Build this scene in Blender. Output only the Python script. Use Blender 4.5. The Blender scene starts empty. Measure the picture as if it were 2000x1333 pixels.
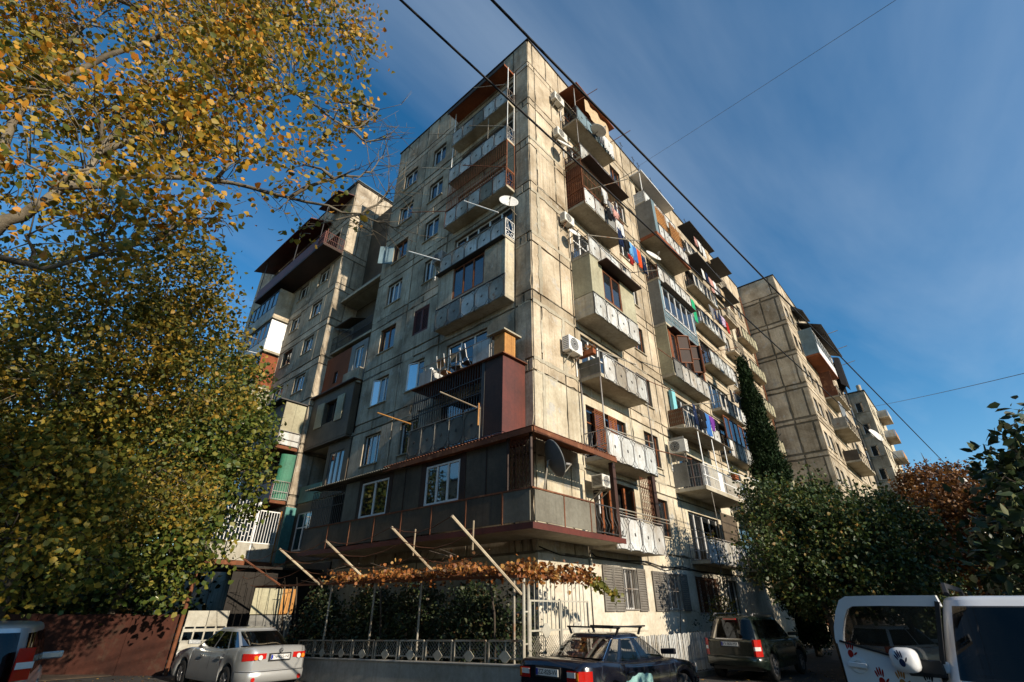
import bpy, math, random
import numpy as np
from mathutils import Vector, Matrix

sc = bpy.context.scene
COL = sc.collection
random.seed(11)
R = math.radians

# ------------------------------------------------------------------ camera
cam_d = bpy.data.cameras.new('camera')
cam = bpy.data.objects.new('camera', cam_d)
COL.objects.link(cam)
CAM = Vector((-11.3678, -9.32, 1.9425))
PITCH, HEAD, ROLL = R(28.95), R(42.2), R(0.30)
fw = Vector((math.cos(PITCH) * math.cos(HEAD), math.cos(PITCH) * math.sin(HEAD), math.sin(PITCH)))
rt = Vector((math.sin(HEAD), -math.cos(HEAD), 0))
up = rt.cross(fw)
rt2 = rt * math.cos(ROLL) + up * math.sin(ROLL)
up2 = up * math.cos(ROLL) - rt * math.sin(ROLL)
cam.matrix_world = Matrix(((rt2.x, up2.x, -fw.x, CAM.x), (rt2.y, up2.y, -fw.y, CAM.y), (rt2.z, up2.z, -fw.z, CAM.z), (0, 0, 0, 1)))
cam_d.sensor_width = 36
cam_d.lens = 16.94
cam_d.clip_end = 3000
cam_d.clip_start = 0.05
sc.camera = cam

# ------------------------------------------------------------------ sun and sky
SUN_EL = R(22.0)
SUN_OFF = R(1.8)                       # the sun stands off the long facade's normal, a little towards -x
to_sun = Vector((-math.sin(SUN_OFF) * math.cos(SUN_EL), -math.cos(SUN_OFF) * math.cos(SUN_EL), math.sin(SUN_EL)))
sun_d = bpy.data.lights.new('sun', 'SUN')
sun_d.energy = 5.0
sun_d.angle = R(0.53)
sun_d.color = (1.0, 0.87, 0.70)
sun = bpy.data.objects.new('sun', sun_d)
COL.objects.link(sun)
sun.rotation_euler = to_sun.to_track_quat('Z', 'Y').to_euler()
sun.location = (-20, -60, 60)

world = bpy.data.worlds.new('World')
sc.world = world
world.use_nodes = True
wn, wl = world.node_tree.nodes, world.node_tree.links
wn.clear()
sky = wn.new('ShaderNodeTexSky')
sky.sky_type = 'NISHITA'
sky.sun_disc = False
sky.sun_elevation = SUN_EL
sky.sun_rotation = math.atan2(to_sun.x, to_sun.y)
sky.altitude = 500
sky.air_density = 1.0
sky.dust_density = 0.0
sky.ozone_density = 1.6
bg = wn.new('ShaderNodeBackground')
bg.inputs['Strength'].default_value = 0.118
wout = wn.new('ShaderNodeOutputWorld')
# thin cirrus streaks, the same all round
tc = wn.new('ShaderNodeTexCoord')
sep = wn.new('ShaderNodeSeparateXYZ')
wl.new(tc.outputs['Generated'], sep.inputs[0])
def wmath(op, a, b=None, c=None):
    n = wn.new('ShaderNodeMath'); n.operation = op
    for i, x in enumerate((a, b, c)):
        if x is None: continue
        if isinstance(x, (int, float)): n.inputs[i].default_value = x
        else: wl.new(x, n.inputs[i])
    return n.outputs[0]
zz = wmath('MAXIMUM', sep.outputs[2], 0.04)
cx = wmath('DIVIDE', sep.outputs[0], zz)
cy = wmath('DIVIDE', sep.outputs[1], zz)
comb = wn.new('ShaderNodeCombineXYZ')
wl.new(cx, comb.inputs[0]); wl.new(cy, comb.inputs[1])
mp = wn.new('ShaderNodeMapping')
mp.inputs['Rotation'].default_value = (0, 0, R(28))
mp.inputs['Scale'].default_value = (0.22, 0.85, 1)
mp.inputs['Location'].default_value = (1.3, 0.45, 0)
wl.new(comb.outputs[0], mp.inputs['Vector'])
nz = wn.new('ShaderNodeTexNoise')
nz.inputs['Scale'].default_value = 0.9
nz.inputs['Detail'].default_value = 7
nz.inputs['Roughness'].default_value = 0.55
nz.inputs['Distortion'].default_value = 0.5
wl.new(mp.outputs[0], nz.inputs['Vector'])
cr = wn.new('ShaderNodeValToRGB')
cr.color_ramp.elements[0].position = 0.44
cr.color_ramp.elements[1].position = 0.82
wl.new(nz.outputs['Fac'], cr.inputs[0])
cl = wmath('MULTIPLY', cr.outputs[0], 0.5)
hsv = wn.new('ShaderNodeHueSaturation')
hsv.inputs['Saturation'].default_value = 1.36
hsv.inputs['Hue'].default_value = 0.495
wl.new(sky.outputs[0], hsv.inputs['Color'])
mx = wn.new('ShaderNodeMixRGB')
mx.inputs[2].default_value = (4.0, 4.7, 5.5, 1)
wl.new(cl, mx.inputs[0]); wl.new(hsv.outputs[0], mx.inputs[1])
wl.new(mx.outputs[0], bg.inputs[0])
wl.new(bg.outputs[0], wout.inputs[0])

sc.view_settings.view_transform = 'Standard'
sc.view_settings.look = 'None'
sc.view_settings.exposure = 0.5
sc.view_settings.gamma = 1.0
sc.view_settings.use_curve_mapping = False
sc.cycles.max_bounces = 6
sc.cycles.transparent_max_bounces = 8
sc.cycles.use_denoising = True

# ------------------------------------------------------------------ materials
def nmat(name):
    m = bpy.data.materials.new(name); m.use_nodes = True
    nt = m.node_tree
    return m, nt.nodes, nt.links, nt.nodes['Principled BSDF']

def _noise(n, l, scale, detail=5, rough=0.6, vec=None, stretch=None):
    g = None
    if vec is None:
        g = n.new('ShaderNodeNewGeometry'); vec = g.outputs['Position']
    if stretch:
        m = n.new('ShaderNodeMapping'); m.inputs['Scale'].default_value = stretch
        l.new(vec, m.inputs['Vector']); vec = m.outputs[0]
    t = n.new('ShaderNodeTexNoise')
    t.inputs['Scale'].default_value = scale; t.inputs['Detail'].default_value = detail
    t.inputs['Roughness'].default_value = rough
    l.new(vec, t.inputs['Vector'])
    return t.outputs['Fac']

def _ramp(n, l, fac, p0, p1, c0=(0, 0, 0, 1), c1=(1, 1, 1, 1)):
    r = n.new('ShaderNodeValToRGB')
    r.color_ramp.elements[0].position = p0; r.color_ramp.elements[1].position = p1
    r.color_ramp.elements[0].color = c0; r.color_ramp.elements[1].color = c1
    l.new(fac, r.inputs[0])
    return r.outputs[0]

def _mix(n, l, fac, a, b, mode='MIX'):
    m = n.new('ShaderNodeMixRGB'); m.blend_type = mode
    for i, x in ((0, fac), (1, a), (2, b)):
        if isinstance(x, (int, float)): m.inputs[i].default_value = x
        elif isinstance(x, tuple): m.inputs[i].default_value = (*x[:3], 1)
        else: l.new(x, m.inputs[i])
    return m.outputs[0]

def _bump(n, l, b, h, strength, dist=0.02):
    bp = n.new('ShaderNodeBump'); bp.inputs['Strength'].default_value = strength
    bp.inputs['Distance'].default_value = dist
    l.new(h, bp.inputs['Height']); l.new(bp.outputs[0], b.inputs['Normal'])

def weathered(name, col, dark, patch=None, rough=0.9, big=0.7, fine=9.0, streak=0.5, bump=0.35, var=0.22, metal=0.0, spec=0.25):
    """plaster, concrete, sheet metal: big stains, run-off streaks, fine grain, a tint of its own per piece"""
    m, n, l, b = nmat(name)
    base = _mix(n, l, _ramp(n, l, _noise(n, l, big, 6), 0.38, 0.68), col, dark)
    if patch:
        base = _mix(n, l, _ramp(n, l, _noise(n, l, big * 2.3, 8, 0.7), 0.56, 0.62), base, patch)
    st = _ramp(n, l, _noise(n, l, 1.0, 6, 0.65, stretch=(6.0, 6.0, 0.3)), 0.5, 0.68)
    sm = n.new('ShaderNodeMath'); sm.operation = 'MULTIPLY'; sm.inputs[1].default_value = streak
    l.new(st, sm.inputs[0])
    base = _mix(n, l, sm.outputs[0], base, dark)
    fg = _noise(n, l, fine, 8, 0.7)
    base = _mix(n, l, 0.55, base, _ramp(n, l, fg, 0.25, 0.8, (0.45, 0.45, 0.45, 1), (1.25, 1.25, 1.25, 1)), 'MULTIPLY')
    if var:
        oi = n.new('ShaderNodeObjectInfo')
        base = _mix(n, l, 1.0, base, _ramp(n, l, oi.outputs['Random'], 0, 1, (1 - var, 1 - var, 1 - var * 1.1, 1), (1 + var * .5, 1 + var * .5, 1 + var * .45, 1)), 'MULTIPLY')
    l.new(base, b.inputs['Base Color'])
    b.inputs['Roughness'].default_value = rough
    b.inputs['Metallic'].default_value = metal
    b.inputs['Specular IOR Level'].default_value = spec
    if bump: _bump(n, l, b, fg, bump)
    return m

def plain(name, col, rough=0.5, metal=0.0, spec=0.4, var=0.12, coat=0.0, scale=6.0):
    m, n, l, b = nmat(name)
    c2 = tuple(c * (1 - 2.2 * var) for c in col)
    base = _mix(n, l, _ramp(n, l, _noise(n, l, scale, 6), 0.35, 0.75), col, c2)
    l.new(base, b.inputs['Base Color'])
    b.inputs['Roughness'].default_value = rough
    b.inputs['Metallic'].default_value = metal
    b.inputs['Specular IOR Level'].default_value = spec
    if coat: b.inputs['Coat Weight'].default_value = coat; b.inputs['Coat Roughness'].default_value = 0.05
    return m

def glass_mat(name, tint=(0.05, 0.06, 0.07), clear=0.55, rough=0.03, refl=0.16, graze=0.8, film=0.25):
    m, n, l, b = nmat(name)
    n.remove(b)
    out = n['Material Output']
    tr = n.new('ShaderNodeBsdfTransparent'); tr.inputs[0].default_value = (clear, clear, clear * 1.02, 1)
    df = n.new('ShaderNodeBsdfDiffuse'); df.inputs[0].default_value = (*tint, 1)
    gl = n.new('ShaderNodeBsdfGlossy'); gl.inputs['Roughness'].default_value = rough
    m1 = n.new('ShaderNodeMixShader'); m1.inputs[0].default_value = film
    l.new(tr.outputs[0], m1.inputs[1]); l.new(df.outputs[0], m1.inputs[2])
    lw = n.new('ShaderNodeLayerWeight'); lw.inputs[0].default_value = 0.35
    ad = n.new('ShaderNodeMath'); ad.operation = 'MULTIPLY_ADD'; ad.inputs[1].default_value = graze; ad.inputs[2].default_value = refl
    ad.use_clamp = True
    l.new(lw.outputs['Fresnel'], ad.inputs[0])
    m2 = n.new('ShaderNodeMixShader')
    l.new(ad.outputs[0], m2.inputs[0]); l.new(m1.outputs[0], m2.inputs[1]); l.new(gl.outputs[0], m2.inputs[2])
    l.new(m2.outputs[0], out.inputs[0])
    return m

def leaf_mat(name, cols, patch=0.7, trans=0.35, spec=0.35):
    """cols: list of (position, colour); every leaf picks its own place on the ramp"""
    m, n, l, b = nmat(name)
    g = n.new('ShaderNodeNewGeometry')
    nf = _noise(n, l, 0.9, 3, 0.5)
    a = n.new('ShaderNodeMath'); a.operation = 'MULTIPLY_ADD'; a.inputs[1].default_value = patch; a.inputs[2].default_value = -0.5 * patch
    l.new(nf, a.inputs[0])
    s = n.new('ShaderNodeMath'); s.operation = 'ADD'; s.use_clamp = True
    l.new(g.outputs['Random Per Island'], s.inputs[0]); l.new(a.outputs[0], s.inputs[1])
    r = n.new('ShaderNodeValToRGB')
    els = r.color_ramp.elements
    while len(els) < len(cols): els.new(0.5)
    for e, (p, c) in zip(els, cols): e.position = p; e.color = (*c, 1)
    l.new(s.outputs[0], r.inputs[0])
    l.new(r.outputs[0], b.inputs['Base Color'])
    b.inputs['Roughness'].default_value = 0.5
    b.inputs['Specular IOR Level'].default_value = spec
    t = n.new('ShaderNodeBsdfTranslucent')
    l.new(r.outputs[0], t.inputs[0])
    mx_ = n.new('ShaderNodeMixShader'); mx_.inputs[0].default_value = trans
    l.new(b.outputs[0], mx_.inputs[1]); l.new(t.outputs[0], mx_.inputs[2])
    l.new(mx_.outputs[0], n['Material Output'].inputs[0])
    return m

M = {}
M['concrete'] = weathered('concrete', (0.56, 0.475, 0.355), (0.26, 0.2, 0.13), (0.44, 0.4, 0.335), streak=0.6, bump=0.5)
M['concrete_shade'] = weathered('concrete_shaded', (0.50, 0.43, 0.33), (0.19, 0.15, 0.105), (0.40, 0.37, 0.315), streak=0.75, bump=0.5)  # same concrete, darkened to put the left side's shade into the colour
M['cream'] = weathered('cream_wall', (0.62, 0.56, 0.43), (0.34, 0.28, 0.19), (0.45, 0.43, 0.38), streak=0.6, var=0.12)
M['whitewash'] = weathered('whitewash', (0.66, 0.62, 0.53), (0.42, 0.37, 0.27), (0.56, 0.53, 0.45), streak=0.4, var=0.06)
M['core'] = weathered('joint_mortar', (0.21, 0.18, 0.135), (0.10, 0.085, 0.06), bump=0.5, var=0)
M['mortar'] = weathered('joint_patch', (0.44, 0.40, 0.31), (0.3, 0.26, 0.19), var=0.1)
def streak_mat():
    m, n, l, b = nmat('dirt_streak'); b.inputs['Base Color'].default_value = (.11, .088, .062, 1); b.inputs['Roughness'].default_value = .95; b.inputs['Specular IOR Level'].default_value = .1
    tr = n.new('ShaderNodeBsdfTransparent'); mx_ = n.new('ShaderNodeMixShader')
    l.new(_ramp(n, l, _noise(n, l, 5.0, 5, .6, stretch=(2, 2, .4)), .35, .75, (.08, .08, .08, 1), (.62, .62, .62, 1)), mx_.inputs[0])
    l.new(tr.outputs[0], mx_.inputs[1]); l.new(b.outputs[0], mx_.inputs[2]); l.new(mx_.outputs[0], n['Material Output'].inputs[0]); return m
M['streak'] = streak_mat()
M['slab'] = weathered('balcony_slab', (0.50, 0.45, 0.35), (0.28, 0.24, 0.17), streak=0.5, var=0.12)
M['room'] = plain('unlit_room_black', (0.02, 0.019, 0.018), rough=1, spec=0)  # near-black stand-in for the darkness of unlit rooms
M['curtain'] = plain('curtain', (0.62, 0.60, 0.55), rough=0.9, spec=0.05, var=0.15)
M['sheet'] = weathered('railing_sheet', (0.58, 0.61, 0.62), (0.29, 0.25, 0.2), (0.45, 0.46, 0.45), streak=0.75, rough=0.65, bump=0.1, var=0.3, fine=14)
M['iron'] = plain('dark_iron', (0.045, 0.043, 0.042), rough=0.6, var=0.2)
M['grey_iron'] = weathered('grey_iron', (0.36, 0.36, 0.35), (0.16, 0.12, 0.09), rough=0.6, bump=0.1, var=0)
M['rust'] = weathered('rust', (0.20, 0.075, 0.035), (0.09, 0.035, 0.02), (0.26, 0.12, 0.06), rough=0.85, var=0.1)
M['redbrown'] = weathered('redbrown_paint', (0.135, 0.032, 0.02), (0.065, 0.02, 0.014), rough=0.55, bump=0.1, var=0.1, streak=0.4, spec=0.4)
M['brown'] = weathered('brown_paint', (0.062, 0.03, 0.02), (0.03, 0.018, 0.013), rough=0.6, bump=0.1, var=0.1)
M['orange_soffit'] = weathered('orange_soffit', (0.30, 0.09, 0.03), (0.16, 0.05, 0.02), rough=0.7, bump=0.1, var=0.1)
M['wood'] = weathered('brown_wood', (0.25, 0.08, 0.024), (0.12, 0.038, 0.014), rough=0.6, bump=0.15, var=0.15)
M['wood_y'] = weathered('yellow_wood', (0.50, 0.25, 0.07), (0.3, 0.13, 0.035), rough=0.6, bump=0.1, var=0.1)
M['white'] = plain('white_frame', (0.72, 0.72, 0.70), rough=0.4, var=0.08)
M['offwhite'] = plain('offwhite_plastic', (0.66, 0.64, 0.57), rough=0.45, var=0.12)
M['beige_sheet'] = weathered('beige_sheet', (0.40, 0.38, 0.26), (0.26, 0.23, 0.15), rough=0.6, bump=0.1, var=0.08)
M['grey_sheet'] = weathered('grey_sheet', (0.235, 0.235, 0.22), (0.13, 0.125, 0.11), rough=0.6, bump=0.12, var=0.12)
M['dark_sheet'] = weathered('dark_sheet', (0.115, 0.088, 0.06), (0.055, 0.042, 0.03), rough=0.6, bump=0.12, var=0.12)
M['ter_panel'] = weathered('terrace_panel', (0.215, 0.205, 0.165), (0.12, 0.108, 0.082), rough=0.65, bump=0.15, var=0.12)
M['blue_sheet'] = weathered('blue_sheet', (0.17, 0.25, 0.29), (0.1, 0.14, 0.15), rough=0.6, bump=0.1, var=0.1)
M['teal'] = weathered('teal_paint', (0.09, 0.27, 0.25), (0.05, 0.15, 0.14), rough=0.6, bump=0.1, var=0.05)
M['green'] = weathered('green_paint', (0.05, 0.21, 0.13), (0.03, 0.11, 0.07), rough=0.6, bump=0.1, var=0.05)
M['glass'] = glass_mat('window_glass')
M['glass_b'] = glass_mat('balcony_glass', (0.10, 0.14, 0.15), 0.35, 0.08, 0.2)
M['carglass'] = glass_mat('car_glass', (0.006, 0.008, 0.007), 0.1, 0.02, 0.02, 0.45)
M['clearglass'] = glass_mat('clear_car_glass', (0.02, 0.04, 0.03), 0.85, 0.02, 0.02, 0.4, 0.06)
M['doorglass'] = glass_mat('door_glass', (0.006, 0.008, 0.007), 0.5, 0.02, 0.03, 0.45, 0.1)
M['rubber'] = plain('rubber', (0.012, 0.012, 0.012), rough=0.85, var=0.1)
M['blackplastic'] = plain('black_plastic', (0.015, 0.015, 0.016), rough=0.55, var=0.1)
M['chrome'] = plain('chrome', (0.7, 0.7, 0.72), rough=0.15, metal=1.0, var=0.05)
M['alloy'] = plain('alloy', (0.42, 0.42, 0.43), rough=0.35, metal=0.8, var=0.08)
M['redlens'] = plain('red_lens', (0.42, 0.012, 0.008), rough=0.12, spec=0.6, var=0.08, coat=0.6)
M['orangelens'] = plain('orange_lens', (0.65, 0.20, 0.02), rough=0.12, spec=0.6, var=0.08, coat=0.6)
M['clearlens'] = plain('clear_lens', (0.62, 0.62, 0.6), rough=0.12, spec=0.6, var=0.08, coat=0.6)
M['plate'] = plain('number_plate', (0.66, 0.66, 0.64), rough=0.4, var=0.05)
M['plateblue'] = plain('plate_blue', (0.02, 0.04, 0.3), rough=0.4, var=0.05)
M['ink'] = plain('black_ink', (0.02, 0.02, 0.02), rough=0.6, var=0.02)
M['bark'] = weathered('bark', (0.21, 0.18, 0.13), (0.085, 0.07, 0.05), rough=0.95, bump=0.7, fine=16, var=0)
M['bark_d'] = weathered('dark_bark', (0.10, 0.08, 0.06), (0.045, 0.036, 0.028), rough=0.95, bump=0.7, fine=16, var=0)
M['soil'] = weathered('soil', (0.09, 0.065, 0.045), (0.045, 0.033, 0.024), rough=1, bump=0.6, var=0)
M['asphalt'] = weathered('asphalt', (0.058, 0.056, 0.054), (0.035, 0.034, 0.033), (0.075, 0.072, 0.068), rough=0.9, streak=0, fine=22, bump=0.5, var=0)
M['paving'] = weathered('paving', (0.20, 0.18, 0.155), (0.11, 0.1, 0.085), rough=0.95, streak=0, fine=14, var=0.1)
M['gardenwall'] = weathered('garden_wall', (0.42, 0.40, 0.36), (0.27, 0.25, 0.21), rough=0.8, bump=0.2, var=0.05)
M['brick'] = weathered('brick', (0.30, 0.09, 0.04), (0.19, 0.06, 0.03), rough=0.95, fine=14, var=0.35)
M['dish'] = plain('dish_white', (0.62, 0.61, 0.57), rough=0.5, var=0.12)
M['dish_d'] = plain('dish_dark', (0.16, 0.175, 0.18), rough=0.45, var=0.12)
M['cable'] = plain('cable', (0.012, 0.012, 0.013), rough=0.7, var=0.1)
M['wire'] = plain('wire', (0.10, 0.10, 0.10), rough=0.6, var=0.1)
M['stick'] = weathered('peeled_pole', (0.50, 0.43, 0.31), (0.28, 0.2, 0.13), rough=0.8, var=0.1)
M['galv'] = weathered('galvanised', (0.36, 0.34, 0.29), (0.19, 0.155, 0.11), (0.24, 0.12, 0.06), rough=0.6, bump=0.1, var=0.06)
M['shutter'] = weathered('grey_shutter', (0.20, 0.19, 0.17), (0.115, 0.1, 0.085), rough=0.7, bump=0.1, var=0.06)
M['roofcap'] = plain('roof_tar', (0.035, 0.033, 0.032), rough=0.8, var=0.15)
M['garage'] = weathered('garage_red', (0.08, 0.027, 0.017), (0.035, 0.014, 0.01), (0.07, 0.036, 0.024), rough=0.75, bump=0.15, var=0.1)
M['shade_black'] = weathered('shade_black_sheet', (0.03, 0.026, 0.022), (0.015, 0.013, 0.011), rough=0.8, bump=0.1, var=0.1)  # near-black colour standing in for shade in the carport opening
M['gategrey'] = weathered('gate_grey', (0.44, 0.43, 0.37), (0.29, 0.26, 0.2), rough=0.65, bump=0.1, var=0.06)
def cloth(name, c): M[name] = plain(name, c, rough=0.9, spec=0.05, var=0.14)
for nm, c in (('c_white', (0.62, 0.62, 0.6)), ('c_navy', (0.022, 0.035, 0.085)), ('c_blue', (0.05, 0.16, 0.42)), ('c_sky', (0.16, 0.38, 0.62)), ('c_orange', (0.62, 0.085, 0.025)),
              ('c_red', (0.33, 0.025, 0.02)), ('c_purple', (0.17, 0.045, 0.27)), ('c_black', (0.018, 0.018, 0.02)), ('c_pink', (0.52, 0.29, 0.25)), ('c_lilac', (0.48, 0.38, 0.5)), ('c_grey', (0.22, 0.22, 0.23)), ('c_beige', (0.5, 0.38, 0.24)), ('c_aqua', (0.2, 0.48, 0.52)), ('c_greenc', (0.04, 0.42, 0.2))):
    cloth(nm, c)

# ------------------------------------------------------------------ mesh helpers
class MB:
    def __init__(s): s.v = []; s.f = []; s.mi = []
    def add(s, vs, fs, m=0):
        k = len(s.v); s.v += [tuple(p) for p in vs]
        s.f += [tuple(i + k for i in q) for q in fs]; s.mi += [m] * len(fs)
        return s
    def box(s, x0, x1, y0, y1, z0, z1, m=0):
        if x0 > x1: x0, x1 = x1, x0
        if y0 > y1: y0, y1 = y1, y0
        if z0 > z1: z0, z1 = z1, z0
        return s.add([(x0, y0, z0), (x1, y0, z0), (x1, y1, z0), (x0, y1, z0), (x0, y0, z1), (x1, y0, z1), (x1, y1, z1), (x0, y1, z1)],
              [(0, 3, 2, 1), (4, 5, 6, 7), (0, 1, 5, 4), (1, 2, 6, 5), (2, 3, 7, 6), (3, 0, 4, 7)], m)
    def hexa(s, b4, t4, m=0):
        return s.add(list(b4) + list(t4), [(0, 3, 2, 1), (4, 5, 6, 7), (0, 1, 5, 4), (1, 2, 6, 5), (2, 3, 7, 6), (3, 0, 4, 7)], m)
    def bar(s, p, q, w=0.03, h=None, m=0, upv=(0, 0, 1)):
        h = w if h is None else h
        p, q = Vector(p), Vector(q); d = (q - p)
        if d.length < 1e-6: return s
        d.normalize(); u = Vector(upv)
        if abs(d.dot(u)) > 0.98: u = Vector((1, 0, 0))
        a = d.cross(u).normalized(); b = a.cross(d).normalized()
        a *= w / 2; b *= h / 2
        return s.hexa([p - a - b, p + a - b, p + a + b, p - a + b], [q - a - b, q + a - b, q + a + b, q - a + b], m)
    def tube(s, pts, r, n=6, m=0, cap=True):
        pts = [Vector(p) for p in pts]
        rs = r if isinstance(r, (list, tuple)) else [r] * len(pts)
        rings = []; prev = None
        for i, p in enumerate(pts):
            d = (pts[min(i + 1, len(pts) - 1)] - pts[max(i - 1, 0)])
            if d.length < 1e-9: d = Vector((0, 0, 1))
            d.normalize()
            a = d.cross(Vector((0, 0, 1)) if abs(d.z) < 0.95 else Vector((1, 0, 0))) if prev is None else prev - d * prev.dot(d)
            a.normalize(); prev = a; b = d.cross(a)
            rings.append([p + (a * math.cos(2 * math.pi * k / n) + b * math.sin(2 * math.pi * k / n)) * rs[i] for k in range(n)])
        vs = [q for rg in rings for q in rg]; fs = []
        for i in range(len(pts) - 1):
            for k in range(n):
                fs.append((i * n + k, i * n + (k + 1) % n, (i + 1) * n + (k + 1) % n, (i + 1) * n + k))
        if cap:
            fs.append(tuple(range(n - 1, -1, -1))); fs.append(tuple(range((len(pts) - 1) * n, len(pts) * n)))
        return s.add(vs, fs, m)
    def disc(s, c, nrm, r0, r1, thick, n=20, m=0):
        c, nrm = Vector(c), Vector(nrm).normalized()
        a = nrm.cross(Vector((0, 0, 1)) if abs(nrm.z) < 0.95 else Vector((1, 0, 0))).normalized(); b = nrm.cross(a)
        vs = []; fs = []
        for z in (0, thick):
            for rr in (r0, r1):
                vs += [c + nrm * z + (a * math.cos(2 * math.pi * k / n) + b * math.sin(2 * math.pi * k / n)) * rr for k in range(n)]
        for k in range(n):
            j = (k + 1) % n
            fs += [(k, j, n + j, n + k), (2 * n + k, 3 * n + k, 3 * n + j, 2 * n + j), (n + k, n + j, 3 * n + j, 3 * n + k)]
            if r0 > 1e-4: fs.append((k, 2 * n + k, 2 * n + j, j))
        return s.add(vs, fs, m)
    def poly(s, pts, m=0): return s.add(pts, [tuple(range(len(pts)))], m)
    def prism(s, pts, off, m=0):
        n = len(pts); off = Vector(off); a = [Vector(p) for p in pts]; b = [p + off for p in a]
        return s.add(a + b, [tuple(range(n - 1, -1, -1)), tuple(range(n, 2 * n))] + [(i, (i + 1) % n, n + (i + 1) % n, n + i) for i in range(n)], m)
    def grid(s, rows, m=0, closed=False):
        nr, nc = len(rows), len(rows[0]); vs = [p for r_ in rows for p in r_]; fs = []
        for i in range(nr - 1):
            for j in range(nc if closed else nc - 1):
                jj = (j + 1) % nc
                fs.append((i * nc + j, i * nc + jj, (i + 1) * nc + jj, (i + 1) * nc + j))
        return s.add(vs, fs, m)
    def mesh(s, name, mats, off=(0, 0, 0), smooth=False):
        me = bpy.data.meshes.new(name)
        ox, oy, oz = off
        me.from_pydata([(x - ox, y - oy, z - oz) for x, y, z in s.v], [], s.f)
        for mm in (mats if isinstance(mats, (list, tuple)) else [mats]): me.materials.append(M[mm] if isinstance(mm, str) else mm)
        if any(s.mi): me.polygons.foreach_set('material_index', s.mi)
        if smooth: me.polygons.foreach_set('use_smooth', [True] * len(me.polygons))
        me.update()
        return me
    def build(s, name, mats, parent=None, smooth=False, local=False):
        off = (0, 0, 0)
        if parent is not None and not local: off = ORG.get(parent.name, (0, 0, 0))
        return link(name, s.mesh(name, mats, off, smooth), parent)

ORG = {}
def link(name, me, parent=None, loc=None):
    o = bpy.data.objects.new(name, me); COL.objects.link(o)
    if parent is not None:
        o.parent = parent
        ORG[o.name] = ORG.get(parent.name, (0, 0, 0))
    if loc is not None: o.location = loc
    return o
def tag(o, label, cat, group=None):
    o['label'] = label; o['category'] = cat
    if group: o['group'] = group
    return o
def thing(name, label, cat, loc=(0, 0, 0), rz=0.0, group=None):
    o = bpy.data.objects.new(name, None); COL.objects.link(o)
    o.location = loc; o.rotation_euler = (0, 0, rz); o.empty_display_size = 0.2
    ORG[o.name] = tuple(loc)
    return tag(o, label, cat, group)
def struct(o): o['kind'] = 'structure'; return o
def bevel(o, w=0.02, seg=2):
    b = o.modifiers.new('bevel', 'BEVEL'); b.width = w; b.segments = seg; b.limit_method = 'ANGLE'; b.angle_limit = R(35)
    return o
rnd = random.uniform
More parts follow.
